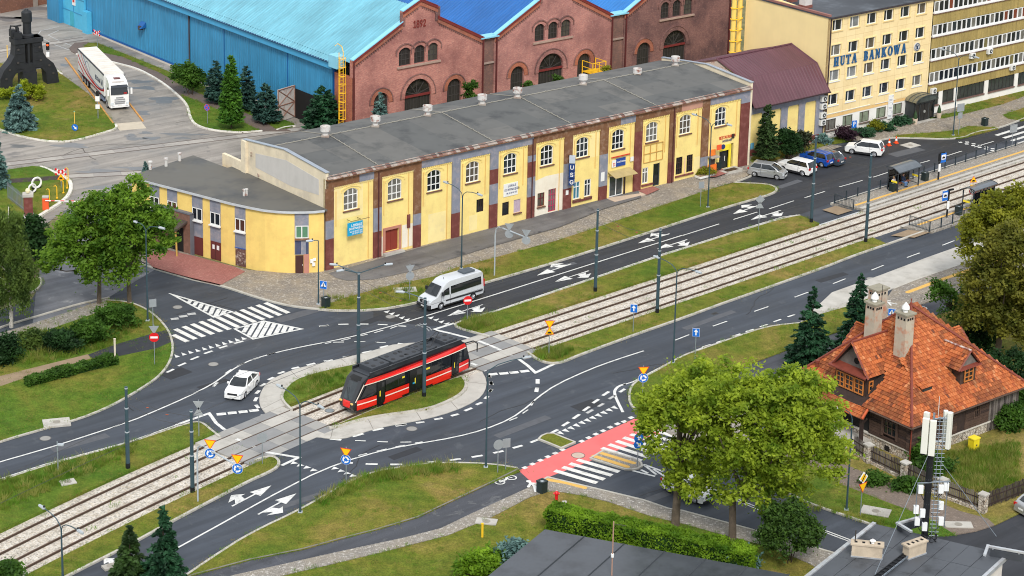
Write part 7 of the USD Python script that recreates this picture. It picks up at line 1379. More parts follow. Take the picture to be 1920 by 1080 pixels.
q=G(1545,321);hd=2.42;car('parked_car','small bright blue sport utility car with roof rails between two parked cars','car',(q[0]+1.35*math.cos(hd)+.75*math.sin(hd),q[1]+1.35*math.sin(hd)-.75*math.cos(hd)+1.3,.01),hd,BLUC,4.1,1.74,[(2.0,.82),(1.85,.98),(1.1,1.06),(-1.85,1.1),(-2.0,.95)],(1.2,-1.95,1.04),(.4,-1.6,1.6),2.5,.34,CLAD,True,'cars parked at the roadside',.26)
q=G(1568,313);hd=2.40;car('parked_car','dark slate liftback car parked half hidden behind the blue car','car',(q[0]+1.3*math.cos(hd),q[1]+1.3*math.sin(hd)+.9,.01),hd,DRK,group='cars parked at the roadside',**{**SED,'roof':(.35,-1.35,1.45)})
a_,h_=side_place((1599,290),(1640,294),-1,.8);car('parked_car','white sport utility car parked alone beside two traffic cones','car',(*a_[:2],.01),2.78,WP,group='cars parked at the roadside',**SUV)
q=G(1302,944);hd=math.atan2(*(G(1427,954)-G(1318,909))[:2][::-1]);car('parked_car','white hatchback car on the south road half hidden by the ash tree','car',(q[0]-1.3*math.cos(hd)-.8*math.sin(hd),q[1]-1.3*math.sin(hd)+.8*math.cos(hd),.005),hd,WP,4.3,1.82,[(2.08,.74),(1.85,.92),(1.05,1.0),(-1.9,1.1),(-2.1,.9)],(1.2,-2.0,1.0),(.35,-1.5,1.52),2.6,.33,CLAD,plate=mat('green_plate',(120,180,120),coord='obj'))
q=G(1908,968);car('parked_car','silver car parked in the side road, cut by the right edge of the picture','car',(q[0]+2.1,q[1]+1.2,.01),.55,SIL,**SED)
# ---- minibus
def van():
 l_,h_=side_place((824,581),(887,562),-1,.88);L,hw_=6.9,1.0
 t_=thing('minibus','silver white long minibus with black side windows entering the roundabout','minibus',(*l_[:2],.01),h_)
 x0=3.2;ax=[2.02,-1.72-.3]
 side=Polygon([(3.3,.32),(3.38,.55),(3.3,.98),(2.95,1.18),(2.45,1.32),(1.65,2.2),(1.2,2.52),(.6,2.64),(-3.2,2.62),(-3.42,2.4),(-3.5,.9),(-3.45,.4)])
 body=side.buffer(-.08).buffer(.08).difference(unary_union([Point(x,.36).buffer(.44,8)for x in ax]+[rect(x-.44,x+.44,-1,.36)for x in ax])).simplify(.012)
 m=paintm('minibus_paint',(206,210,214),.3,.1);obj(t_,'body',loft(body,hw_,L,ins=((1,.10),(.97,.03),(.88,0)),taper=.10,zb=.32,tum=(1.2,.13)),m,smooth=38)
 W_=lambda x,zz:hw_*(1-.10*abs(x/(L/2))**4)*(1-.13*min(max(zz-1.2,0),1))*1.004
 for s in(-1,1):
  for k,q in enumerate((Polygon([(.75,1.32),(.75,2.05),(-3.1,2.12),(-3.1,1.38)]),Polygon([(1.95,1.38),(1.45,2.0),(.95,2.05),(.95,1.3)]))):
   e=np.array(q.exterior.coords)[:-1];mb=MB();A=np.array([(x,s*(W_(x,zz)+.004),zz)for x,zz in e]);B=A-[0,s*.03,0]
   mb.add(np.vstack([A,B]),[[0,1,2,3]if s<0 else[3,2,1,0]]+[[i,i+4,(i+1)%4+4,(i+1)%4]for i in range(4)]);obj(t_,'side_window',mb,CGL)
  obj(t_,'rubbing_strip',MB().bx(-3.2,1.4,s*hw_-.03,s*hw_+.025,.72,.86),CLAD);obj(t_,'sill_cladding',MB().bx(-1.5,1.5,s*hw_*.99-.03,s*hw_*.99+.02,.3,.42),CLAD)
  obj(t_,'mirror',MB().box((1.95,s*1.2,1.6),(.16,.28,.34)),CLAD);obj(t_,'headlight',MB().box((3.12,s*.68,1.0),(.3,.34,.24),-s*.4),HEAD);obj(t_,'tail_light',MB().box((-3.46,s*.86,1.45),(.1,.16,.7)),TAIL)
  obj(t_,'door_seam',MB().bx(.84,.86,s*hw_*.99-.012,s*hw_*1.0+.006,.45,1.3).bx(1.98,2.0,s*hw_*.98-.012,s*hw_*.99+.01,.8,1.35),CLAD)
  for x in ax:wheel(t_,x,s*.86,.35,.24)
 ws=MB().add([(2.44,-.84,1.37),(2.5,0,1.37),(2.44,.84,1.37),(1.72,.74,2.2),(1.78,0,2.24),(1.72,-.74,2.2)],[[0,1,4,5],[1,2,3,4]]);obj(t_,'windscreen',ws.move((.05,0,.03)),CGL)
 obj(t_,'rear_window',MB().bx(-3.53,-3.48,-.75,.75,1.45,2.15),CGL);obj(t_,'bumper',MB().box((3.3,0,.5),(.22,1.84,.34)),CLAD);obj(t_,'grille',MB().box((3.3,0,.88),(.14,1.0,.28)),CLAD);obj(t_,'emblem',MB().lathe([(.13,0),(.13,.04)],(3.37,0,.9),12,'x'),RIM);obj(t_,'bumper',MB().box((-3.5,0,.5),(.16,1.9,.2)),CLAD)
 obj(t_,'roof_air_conditioner',MB().prism(rect(-2.6,-1.3,-.42,.42).buffer(.06),2.6,2.8),mat('roof_unit_grey',(84,92,100),coord='obj'));obj(t_,'roof_hatch',MB().bx(-3.1,-2.8,-.3,.3,2.6,2.66),m);obj(t_,'aerial',MB().lathe([(.05,0),(.02,.1)],(.9,0,2.62),6),CLAD);obj(t_,'wiper',MB().tube([(2.52,.1,1.42),(2.25,-.55,1.7)],.015,4).tube([(2.52,.6,1.42),(2.3,.0,1.7)],.015,4),CLAD)
 obj(t_,'number_plate',MB().box((3.42,0,.48),(.04,.52,.12)),PLATE);obj(t_,'underbody',MB().bx(-3.1,3.0,-.8,.8,.3,.7),CLAD)
van()
# ---- tram
def tram():
 a,b=G(640,773),G(857,693);c0=track([0],-1.51)[0]
 ta=(G(632,765)[:2]-TO)@TT-.2;tb=(G(857,692)[:2]-TO)@TT+.6
 p0,p1=track([ta],-1.51)[0],track([tb],-1.51)[0];L=np.linalg.norm(p1-p0);c=(p0+p1)/2;h=math.atan2(*(p0-p1)[::-1]);H2=L/2
 t_=thing('tram','red and black low floor tram crossing the roundabout with a raised pantograph','tram',(c[0],c[1],.02),h)
 blk=paintm('tram_black',(30,32,36),.35);red=paintm('tram_red',(226,34,28),.3);wht=mat('tram_cream_stripe',(240,228,214),rough=.4,v=.03,coord='obj');roofm=mat('tram_roof_grey',(62,66,72),rough=.6,v=.12,sc=1.5,coord='obj');tg=mat('tram_glass',(20,24,28),rough=.06,v=.5,sc=.5,fine=2,spec=.8,coord='obj')
 hw_=1.2;side=Polygon([(H2-.15,.30),(H2,.55),(H2-.05,1.05),(H2-.95,2.75),(H2-1.6,3.12),(-H2+1.3,3.12),(-H2+.7,2.8),(-H2+.12,1.1),(-H2,.6),(-H2+.15,.30)]).buffer(-.1).buffer(.1).simplify(.02)
 obj(t_,'body',loft(side,hw_,L,ins=((1,.06),(.98,.015),(.9,0)),taper=.30,zb=.3,tum=(2.4,.06)),blk,smooth=35)
 W_=lambda x:hw_*(1-.30*abs(x/H2)**4)
 def sp(q,m,nm,out=.008,par=t_):
  r_=None
  for s in(-1,1):
   e=np.array(q.segmentize(.5).exterior.coords)[:-1]
   v2,f2=trimesh.creation.triangulate_polygon(Polygon(e),engine='earcut');tt=v2[f2];cr_=(tt[:,1,0]-tt[:,0,0])*(tt[:,2,1]-tt[:,0,1])-(tt[:,1,1]-tt[:,0,1])*(tt[:,2,0]-tt[:,0,0]);f2=np.where((cr_<0)[:,None],f2[:,::-1],f2)
   if s>0:f2=f2[:,::-1]
   y=np.array([W_(x)*(1-.06*np.clip(zz-2.4,0,1))for x,zz in v2]);r_=obj(par,nm,MB().add(np.c_[v2[:,0],s*(y+out),v2[:,1]],f2),m)
  return r_
 doors=[(H2-3.35,H2-2.45),(-.75,.85),(-H2+1.75,-H2+2.7)]
 segs=[(H2-.35,doors[0][1]),(doors[0][0],doors[1][1]),(doors[1][0],doors[2][1]),(doors[2][0],-H2+.35)]
 for k,(a_,b_)in enumerate(segs):
  sp(rect(b_+.02,a_-.02,.36,1.22),red,'red_skirt');sp(rect(b_+.04,a_-.04,.80,.90),wht,'cream_stripe',.014)
 for k,(a_,b_)in enumerate(((H2-1.05,doors[0][1]),(doors[0][0],doors[1][1]),(doors[1][0],doors[2][1]),(doors[2][0],-H2+.95))):
  q=rect(b_+.06,a_-.06,1.30,2.35)
  if k==0:q=Polygon([(b_+.06,1.3),(a_+.35,1.3),(a_-.3,2.3),(b_+.06,2.35)])
  sp(q,tg,'side_window',.010)
  for x in np.arange(b_+1.3,a_-.6,1.25):sp(rect(x-.03,x+.03,1.3,2.35),blk,'window_pillar',.016)
 for a_,b_ in doors:
  sp(rect(a_+.03,b_-.03,.36,2.38),mat('tram_door_black',(22,24,27),rough=.2,coord='obj'),'door',.012);sp(rect((a_+b_)/2-.015,(a_+b_)/2+.015,.4,2.3),CLAD,'door_seam',.018);sp(rect(a_+.1,(a_+b_)/2-.08,.6,2.2),tg,'door_glass',.016);sp(rect((a_+b_)/2+.06,(a_+b_)/2+.16,1.0,1.5),YS,'yellow_handle',.024)
 sp(rect(.2,.45,1.0,1.15),bl,'blue_badge',.024)
 sp(Polygon([(-H2+.75,2.46),(H2-1.15,2.46),(H2-1.5,2.85),(-H2+.95,2.85)]),red,'red_cantrail',.012);sp(Polygon([(-H2+.72,2.38),(H2-1.05,2.38),(H2-1.12,2.46),(-H2+.75,2.46)]),wht,'cream_line',.016)
 sp(Polygon([(H2-1.05,2.38),(H2-.28,1.1),(H2-.16,1.1),(H2-1.05,2.55)]),wht,'cream_rake',.018);sp(Polygon([(-1.6,1.85),(-.95,1.85),(-.95,2.0),(-1.6,2.0)]),YS,'yellow_notice',.022)
 sp(Polygon([(1.4,1.9),(1.7,1.9),(1.7,2.05),(1.4,2.05)]),YS,'yellow_notice',.022)
 # cab front
 fr=lambda y0,y1,zz0,zz1,dx:None
 def nose(z0,z1,y0,m,nm,out=.02,n_=7,zl=None):
  rows=[]
  for zz in np.linspace(z0,z1,6):
   xs=np.interp(zz,[.3,.55,1.05,2.75,3.1],[H2-.15,H2,H2-.05,H2-.95,H2-1.6])
   yy=np.linspace(-y0,y0,n_);rows.append(np.c_[xs+out-.10*(yy/.85)**2,yy*W_(xs)/(hw_*.72),np.full(n_,zz)])
  v_=np.vstack(rows);return obj(t_,nm,MB().add(v_,[[r_*n_+i,r_*n_+i+1,(r_+1)*n_+i+1,(r_+1)*n_+i]for r_ in range(5)for i in range(n_-1)]),m)
 nose(1.22,2.55,.78,mat('tram_windscreen',(40,50,54),rough=.04,v=.6,sc=1.2,spec=.9,coord='obj'),'windscreen',.03);nose(.52,1.12,.84,red,'red_nose',.03);nose(.30,.50,.80,CLAD,'coupler_fairing',.04);nose(2.62,2.95,.70,mat('destination_display',(24,24,22),rough=.2,coord='obj'),'destination_display',.02)
 for s in(-1,1):obj(t_,'headlight',MB().box((H2-.02,s*.66,.98),(.14,.26,.12),-s*.3),mat('warm_headlamp',(250,206,120),rough=.2,coord='obj'));obj(t_,'headlight',MB().box((-H2+.06,s*.66,.95),(.14,.2,.12)),TAIL)
 obj(t_,'wiper',MB().tube([(H2-.02,.1,1.25),(H2-.45,-.35,2.1)],.02,4),CLAD)
 obj(t_,'mirror_arm',MB().tube([(-H2+1.0,1.1,2.9),(-H2+.3,1.4,3.0),(-H2-.1,1.5,2.7),(-H2-.15,1.45,1.9)],.06,5),CLAD)
 # bogies
 for x in(H2-4.3,-H2+3.9):
  for s in(-1,1):obj(t_,'bogie_cover',MB().plate(Polygon([(x-1.1,.2),(x+1.1,.2),(x+.85,.62),(x-.85,.62)]),(0,s*1.16+.03,0),EX,EZ,.06),red)
  for dx in(-.9,.9):
   for s in(-1,1):obj(t_,'wheel',MB().lathe([(.3,-.06),(.3,.06)],(x+dx,s*.72,.3),14,'y'),IRON)
   # roof equipment
 obj(t_,'roof_fairing',MB().bx(-H2+1.5,H2-1.7,-1.12,-1.0,3.0,3.4).bx(-H2+1.5,H2-1.7,1.0,1.12,3.0,3.4),blk);obj(t_,'roof_deck',MB().bx(-H2+1.3,H2-1.6,-1.0,1.0,3.1,3.14),roofm)
 for x0,x1,w,h_ in((H2-4.2,H2-2.2,.8,.42),(H2-6.5,H2-4.5,.9,.36),(-.9,.9,.9,.34),(-2.6,-1.05,.85,.30),(-H2+1.7,-H2+3.2,.8,.36)):
  u_=obj(t_,'roof_unit',MB().bx(x0,x1,-w,w,3.14,3.14+h_),roofm)
  for k in range(2):
   for s in(-.4,.4):obj(u_,'fan',MB().lathe([(.2,0),(.2,.02)],(x0+(k+.5)*(x1-x0)/2,s,3.14+h_),10),CLAD)
 px=-H2+4.6;pa_=obj(t_,'pantograph',MB().tube([(px,-.4,3.35),(px-1.3,-.15,4.3)],.04,4).tube([(px,.4,3.35),(px-1.3,.15,4.3)],.04,4).tube([(px-1.3,-.15,4.3),(px+.3,-.1,5.2)],.035,4).tube([(px-1.3,.15,4.3),(px+.3,.1,5.2)],.035,4),CLAD)
 obj(pa_,'collector_head',MB().tube([(px+.3,-.85,5.1),(px+.3,-.6,5.25),(px+.3,.6,5.25),(px+.3,.85,5.1)],.05,5).tube([(px+.6,-.85,5.1),(px+.6,-.6,5.25),(px+.6,.6,5.25),(px+.6,.85,5.1)],.05,5),RIM);obj(pa_,'base_frame',MB().bx(px-.6,px+.6,-.6,-.5,3.2,3.32).bx(px-.6,px+.6,.5,.6,3.2,3.32),CLAD)
tram()
# ---- lorry on the weighbridge
def lorry():
 a,b=G(206,209),G(147,147);h=math.atan2(*(a-b)[:2][::-1]);d=np.array([math.cos(h),math.sin(h)]);r_=np.array([-d[1],d[0]])
 o=a[:2]+r_*1.27-d*.05;L=16.3
 t_=thing('articulated_lorry','white articulated lorry with curtain sided trailer standing on the weighbridge','lorry',(o[0],o[1],.03),h)
 TW=mat('trailer_white',(230,230,228),rough=.5,v=.05,dirt=(196,192,188),damt=.4,coord='obj');CW=paintm('cab_white',(240,240,238))
 obj(t_,'trailer_box',MB().prism(rect(-16.2,-2.7,-1.25,1.25),1.15,3.95),TW);obj(t_,'trailer_roof',MB().prism(rect(-16.15,-2.75,-1.2,1.2),3.95,4.02),mat('trailer_roof',(222,216,206),rough=.6,v=.06,dirt=(190,178,160),damt=.5,coord='obj'))
 for k in range(14):obj(t_,'roof_bow',MB().bx(-16+k*1.0,-15.95+k*1.0,-1.2,1.2,4.02,4.035),TW)
 obj(t_,'top_rail',MB().bx(-16.22,-2.68,-1.28,-1.22,3.8,3.97),mat('dark_rail',(60,66,76),coord='obj'));obj(t_,'bottom_rail',MB().bx(-16.22,-2.68,-1.28,1.28,1.02,1.16),mat('dark_rail',(60,66,76),coord='obj'))
 def sw(pts,w,m,nm):return obj(t_,nm,MB().plate(LineString(smooth_line(pts,3)).buffer(w,cap_style=2).intersection(rect(-16.2,-2.7,1.16,3.8)),(0,-1.252,0),EX,EZ,.01),m)
 RDS=mat('lorry_red',(190,40,40),coord='obj');GYS=mat('lorry_grey_blue',(120,134,160),coord='obj')
 sw([(-16.4,3.3),(-14,2.3),(-11,1.6),(-6,1.3),(-2.5,1.9)],.12,RDS,'red_sweep');sw([(-15,4),(-12.5,2.4),(-8,1.5),(-4,1.4),(-2.5,2.2)],.06,RDS,'red_sweep');sw([(-13.6,3.9),(-11,2.2),(-7.5,1.7),(-3.5,1.7),(-2.5,2.5)],.08,GYS,'grey_sweep');sw([(-12.6,2.6),(-11.8,3.5),(-10.6,3.4),(-10,2.6)],.05,GYS,'grey_sweep');sw([(-16.3,2.3),(-15,1.9),(-13,1.3)],.1,RDS,'red_sweep')
 tm=meshkit.text_mesh('BERGAM',.55,.012,True);v_=np.array(tm.vertices);v_[:,0]*=2.6/v_[:,0].max();obj(t_,'lettering',MB().add(np.c_[-7.2+v_[:,0],-1.253-v_[:,2],2.3+v_[:,1]],tm.faces),mat('lorry_slate',(70,78,96),coord='obj'))
 tm=meshkit.text_mesh('M',.8,.012,True);v_=np.array(tm.vertices);obj(t_,'lettering',MB().add(np.c_[-4.3+v_[:,0],-1.253-v_[:,2],2.25+v_[:,1]],tm.faces),mat('lorry_slate',(70,78,96),coord='obj'))
 for k in range(9):obj(t_,'red_marker',MB().bx(-15.2+k*1.3,-14.5+k*1.3,-1.292,-1.28,1.05,1.13),RDS)
 obj(t_,'chassis',MB().bx(-15.8,-.8,-.5,.5,.6,1.0),CLAD);obj(t_,'side_guard',MB().bx(-9.8,-6.2,-1.24,-1.2,.5,.95),mat('side_guard',(206,200,190),coord='obj'));obj(t_,'fuel_tank',MB().bx(-4.6,-3.0,-1.24,-.6,.45,1.05),GYS);obj(t_,'rear_doors',MB().bx(-16.26,-16.2,-1.2,1.2,1.2,3.9),TW)
 for x in(-1.45,-5.0,-11.4,-12.7,-14.0):
  for s in(-1,1):wheel(t_,x,s*1.05,.5,.36)
 side=Polygon([(0,.4),(.03,1.4),(-.05,2.0),(-.25,2.9),(-.45,3.25),(-.9,3.6),(-1.7,3.8),(-2.35,3.85),(-2.4,.9),(-2.0,.6),(-.3,.4)]).difference(Point(-1.45,.5).buffer(.62,8)).buffer(-.04).buffer(.04).simplify(.015)
 obj(t_,'cab',loft(affinity.translate(side,1.2,0),1.24,2.4,ins=((1,.05),(.97,.015),(.9,0)),taper=.06,zb=.4,tum=(2.6,.08)).move((-1.2,0,0)),CW,smooth=35)
 obj(t_,'windscreen',MB().add([(.02,-1.08,2.0),(.08,0,2.0),(.02,1.08,2.0),(-.2,1.02,2.85),(-.14,0,2.88),(-.2,-1.02,2.85)],[[0,1,4,5],[1,2,3,4]]),CGL);obj(t_,'sun_visor',MB().add([(.16,-1.08,2.92),(.22,0,2.92),(.16,1.08,2.92),(-.3,1.0,3.12),(-.24,0,3.15),(-.3,-1.0,3.12)],[[0,1,4,5],[1,2,3,4]]),mat('smoked_visor',(50,54,60),rough=.2,coord='obj'))
 for s in(-1,1):
  obj(t_,'side_window',MB().plate(Polygon([(-.35,2.0),(-.5,2.7),(-1.15,2.75),(-1.15,1.95)]),(0,s*1.235+.01,0),EX,EZ,.02),CGL);obj(t_,'mirror',MB().box((.1,s*1.45,2.35),(.14,.22,.75)),CW);obj(t_,'headlight',MB().box((.0,s*.95,.85),(.12,.36,.3)),HEAD);obj(t_,'fog_light',MB().box((.02,s*.85,.52),(.1,.3,.1)),HEAD)
 for zz,w in((1.62,.9),(1.38,1.3),(1.12,1.3),(.9,1.2)):obj(t_,'grille_bar',MB().box((.06,0,zz),(.06,w,.11)),mat('grille_silver',(150,152,156),coord='obj'))
 obj(t_,'roof_sign',MB().box((-.62,0,3.46),(.2,1.5,.2)),mat('cab_sign',(220,214,210),coord='obj'));obj(t_,'roof_hatch',MB().box((-1.3,0,3.76),(.6,.8,.08)),mat('tinted_hatch',(110,60,56),rough=.2,coord='obj'));obj(t_,'number_plate',MB().box((.06,0,.66),(.04,.52,.12)),PLATE);obj(t_,'notice',MB().box((.1,.7,2.15),(.02,.4,.16),0),RDS);obj(t_,'bumper',MB().box((0,0,.5),(.14,2.3,.26)),CW);obj(t_,'wind_deflector',MB().bx(-2.6,-2.3,-1.15,-1.1,1.4,3.7),TW)
lorry()
# ================================================================ STREET FURNITURE
POLE=mat('teal_grey_steel',(62,84,94),rough=.45,v=.06,metal=.2,coord='obj');PBASE=mat('black_pole_base',(22,24,28),rough=.6,coord='obj');LG=mat('lamp_head_grey',(176,184,190),rough=.4,coord='obj');POST=mat('sign_post_grey',(150,160,166),rough=.45,metal=.3,coord='obj');BACK=mat('sign_back_grey',(160,166,170),rough=.45,metal=.2,coord='obj');LED=mat('lamp_dark',(40,42,44),coord='obj')
SY,SRED,SBL,SW=mat('sign_amber',(252,196,20),rough=.4,v=.03,coord='obj'),mat('sign_scarlet',(214,30,36),rough=.4,v=.03,coord='obj'),mat('sign_blue',(30,110,204),rough=.4,v=.03,coord='obj'),mat('sign_white',(238,238,236),rough=.4,v=.03,coord='obj')
SBK=mat('sign_black',(24,24,24),rough=.5,coord='obj')
def lamp_head(t_,p,d):
 d=np.array(d);e=p+d*.75;obj(t_,'lamp_head',MB().tube([p,p+d*.15,e],[.05,.13,.1],6),LG);obj(t_,'sensor',MB().box(p+d*.1+[0,0,.14],(.12,.12,.12)),LED)
TN3=np.array([*TN,0])
def lamp(u,v,vt,label,arms=((1,2.1),(-1,2.1)),r=.075,rise=.75,d=TN3,grp=None):
 g=G(u,v);H_=Z(u,v,vt);t_=thing('street_lamp',label,'street lamp',(*g[:2],.05),0,grp)
 obj(t_,'pole',MB().tube([(0,0,0),(0,0,1.2),(0,0,H_)],[r*1.3,r,r*.7],8),POLE);obj(t_,'base_plate',MB().box((0,0,.06),(.34,.34,.12)),LG)
 for s,l in arms:
  a=d*s;pts=[np.array([0,0,H_-.1])]+[a*l*f+np.array([0,0,H_+rise*q])for f,q in((.08,.35),(.3,.75),(.65,.95),(1,1.0))];obj(t_,'arm',MB().tube(pts,.04,5),POLE);lamp_head(t_,pts[-1],a)
 return t_
for k,(u,v,vt,lb)in enumerate(((118,1092,993,'double armed street lamp in the lower left median'),(563,963,762,'double armed street lamp on the south verge below the tram'),(1262,682,512,'double armed street lamp by the kerb of the lower carriageway'),(865,505,368,'double armed street lamp behind the minibus'),(1327,390,238,'double armed street lamp in front of the restaurant entrance'),(1787,255,112,'tall double armed street lamp near the office entrance porch'))):lamp(u,v,vt,lb,grp='double armed street lamps')
lamp(911,878,700,'street lamp with one long curved arm beside the cycle crossing',((1.0,3.0),),d=np.array([.9,.44,0]));lamp(277,603,436,'street lamp beside the maples at the left corner',((.6,1.6),(-1,1.5)),d=np.array([-.85,.5,0]));lamp(1587,958,788,'single headed street lamp in front of the timber house',((1,.9),),d=np.array([-.95,.3,0]));lamp(597,572,452,'short thin street lamp at the rounded annex corner',((1,.5),),d=np.array([-.9,-.3,0]),r=.06,rise=.05);
def mast(u,v,vt,label,heads=()):
 g=G(u,v);H_=Z(u,v,vt);t_=thing('tram_pole',label,'tram pole',(*g[:2],.08),0,'dark overhead line poles');a,b=H_*.45,H_*.74
 obj(t_,'pole',MB().tube([(0,0,.45),(0,0,a)],.165,10).tube([(0,0,a),(0,0,b)],.14,10).tube([(0,0,b),(0,0,H_)],.115,10),POLE);obj(t_,'base_sleeve',MB().tube([(0,0,-.1),(0,0,.46)],.185,10),PBASE)
 for zz,r in((a,.18),(b,.155),(H_-.12,.13)):obj(t_,'collar',MB().tube([(0,0,zz-.04),(0,0,zz+.04)],r,10),LG)
 for az,l in heads:
  dd=np.array([math.cos(az),math.sin(az),0]);p0,p1=np.array([0,0,H_-.1]),dd*l+[0,0,H_+.45*(l>1.2)];obj(t_,'arm',MB().tube([p0,p1],.045,5),POLE);lamp_head(t_,p1,dd)
 return(*g[:2],H_)
PM=[mast(*q)for q in((240,880,727,'dark tram pole in the left median, taller grass around it'),(361,925,770,'dark tram pole beside the sign gantry with roundabout signs'),(1116,548,393,'dark tram pole in the upper median before the no entry road'),(1232,588,430,'dark tram pole in the lower median near a one way sign'),(1521,418,255,'dark tram pole at the end of the upper tram platform'),(1623,455,290,'dark tram pole at the end of the lower tram platform'),(672,690,512,'dark tram pole with three lamp heads on the island behind the tram',((2.9,1.9),(.35,2.3),(-2.6,1.4))),(795,746,560,'dark tram pole with one lamp head standing in front of the tram',((3.1,1.7),)))]
wr=thing('overhead_wire','thin overhead tram wires strung between the dark poles','wire',(0,0,0));WM=mat('overhead_wire_grey',(84,84,86))
for o in(1.51,-1.51):
 a=track(np.arange(-70,106,2.0),o);obj(wr,'contact_wire',MB().tube(np.c_[a,np.full(len(a),5.35)],.02,3),WM)
for i,j in((0,1),(2,3),(4,5),(6,7)):
 p,q=np.array(PM[i]),np.array(PM[j])
 for dz in(.5,1.3):obj(wr,'span_wire',MB().tube([p-[0,0,dz],(p+q)/2-[0,0,dz+.45],q-[0,0,dz]],.02,3),WM)
 for f in(.35,.65):c=p*(1-f)+q*f;obj(wr,'insulator',MB().tube([c-[0,0,1.0],c-[.2,0,1.0]],.05,4),mat('insulator_red',(150,80,60)))
 # ---- signs; faces look along -y of the sign
def star(n_,r0,r1):return Polygon([((r0 if i%2 else r1)*math.cos(math.pi*i/n_),(r0 if i%2 else r1)*math.sin(math.pi*i/n_))for i in range(2*n_)])
TRI=lambda r:Polygon([(r*math.cos(a),r*math.sin(a))for a in(math.pi/2,math.pi*7/6,math.pi*11/6)]);FL=lambda p:affinity.scale(p,1,-1,origin=(0,0))
RING=Point(0,0).buffer(.27).difference(Point(0,0).buffer(.15));ARW=unary_union([rect(-.06,.06,-.25,.1),Polygon([(-.2,.05),(.2,.05),(0,.32)])])
CUT=unary_union([rect(-.035,.035,0,.4)]);RARR=RING.difference(unary_union([affinity.rotate(CUT,a,origin=(0,0))for a in(20,140,260)])).union(unary_union([affinity.rotate(Polygon([(.0,.10),(.0,.34),(-.13,.21)]),a,origin=(0,0))for a in(40,160,280)]))
PERS=unary_union([Point(0,.12).buffer(.05),rect(-.04,.04,-.14,.08),LineString([(-.1,-.22),(0,-.1),(.1,-.2)]).buffer(.025)])
FACES={'yield':[(FL(TRI(.54)),SRED),(FL(TRI(.44)),SY)],'roundabout':[(Point(0,0).buffer(.42),SW),(Point(0,0).buffer(.40),SBL),(RARR,SW)],'noentry':[(Point(0,0).buffer(.43),SRED),(rect(-.32,.32,-.09,.09),SW)],'oneway':[(rect(-.33,.33,-.4,.4),SW),(rect(-.31,.31,-.38,.38),SBL),(ARW,SW)],
'walkers':[(rect(-.36,.36,-.4,.4),SW),(rect(-.34,.34,-.38,.38),SBL),(TRI(.32),SW),(PERS,SBK)],'warning':[(TRI(.5),SRED),(TRI(.42),SY),(unary_union([rect(-.18,.18,-.14,-.02),rect(-.12,.12,-.02,.04)]),SBK)],'priority':[(affinity.rotate(rect(-.36,.36,-.36,.36),45),SW),(affinity.rotate(rect(-.25,.25,-.25,.25),45),SY),(affinity.rotate(rect(-.5,.5,-.05,.05),55),SBK)],
'limit':[(Point(0,0).buffer(.42),SRED),(Point(0,0).buffer(.33),SW)],'plate':[(rect(-.34,.34,-.16,.16),SY)],'parking':[(rect(-.36,.36,-.45,.45),SBL),(unary_union([rect(-.16,-.05,-.3,.3),Point(0,.14).buffer(.17).difference(Point(0,.14).buffer(.08))]),SW)],'keep':[(Point(0,0).buffer(.4),SBL),(affinity.rotate(ARW,-135,origin=(0,0)),SW)],'nostop':[(Point(0,0).buffer(.42),SRED),(Point(0,0).buffer(.38),SBL),(affinity.rotate(rect(-.38,.38,-.04,.04),45),SRED),(affinity.rotate(rect(-.38,.38,-.04,.04),-45),SRED)],
'bround':[(Point(0,0).buffer(.42),BACK)],'btri':[(FL(TRI(.52)),BACK)],'btriup':[(TRI(.5),BACK)],'bdiamond':[(affinity.rotate(rect(-.36,.36,-.36,.36),45),BACK)],'bsquare':[(rect(-.33,.33,-.38,.38),BACK)],'brect':[(rect(-.55,.55,-.5,.5),BACK)],
'cross':[(unary_union([affinity.rotate(rect(-.7,.7,-.11,.11),a)for a in(28,-28)]),SW),(unary_union([affinity.rotate(rect(x-.11,x+.11,-.112,.112),a,origin=(0,0))for a in(28,-28)for x in(-.59,-.22,.22,.59)]),SRED)],'stop':[(rect(-.4,.4,-.55,.55),SBL),(rect(-.3,.3,-.2,.36),SW),(unary_union([rect(-.2,.2,-.08,.08),rect(-.13,.13,.08,.16)]),SBK)]}
NM={'yield':'yield_triangle','roundabout':'roundabout_disc','noentry':'no_entry_disc','oneway':'one_way_panel','walkers':'crossing_panel','warning':'warning_triangle','priority':'priority_diamond','limit':'speed_limit_disc','plate':'yellow_plate','parking':'parking_panel','keep':'keep_right_disc','nostop':'no_stopping_disc','cross':'saltire','stop':'stop_panel'}
def face(t_,kind,x,zz,y=-.06,sc=1.0,tilt=0):
 p0=None
 for k,(pg,m)in enumerate(FACES[kind]):
  p=obj(p0 or t_,NM.get(kind,'sign_back')if k==0 else 'symbol',MB().plate(affinity.scale(pg,sc,sc,origin=(0,0)),(x,y-.012*k,zz),EX,EZ,.02),m);p0=p0 or p
 if kind=='limit':
  tm=meshkit.text_mesh('30',.34*sc,.01,True);v_=np.array(tm.vertices);v_[:,0]-=v_[:,0].mean();obj(p0,'numeral',MB().add(np.c_[x+v_[:,0],y-.03-v_[:,2],zz-.17*sc+v_[:,1]],tm.faces),SBK)
def sign(u,v,plates,label,az=0.0,h=None,post=POST,sc=1.0,zg=.1,name='road_sign'):
 """plates: (kind, row in the photograph of its middle)."""
 g=G(u,v,zg);t_=thing(name,label,'sign',(*g[:2],zg),az);zs=[Z(u,v,r)-zg for _,r in plates];top=(h or max(zs)+.35)
 obj(t_,'post',MB().tube([(0,0,-.1),(0,0,top)],.04,6),post)
 for(k,_),zz in zip(plates,zs):face(t_,k,0,zz,sc=sc)
 return t_
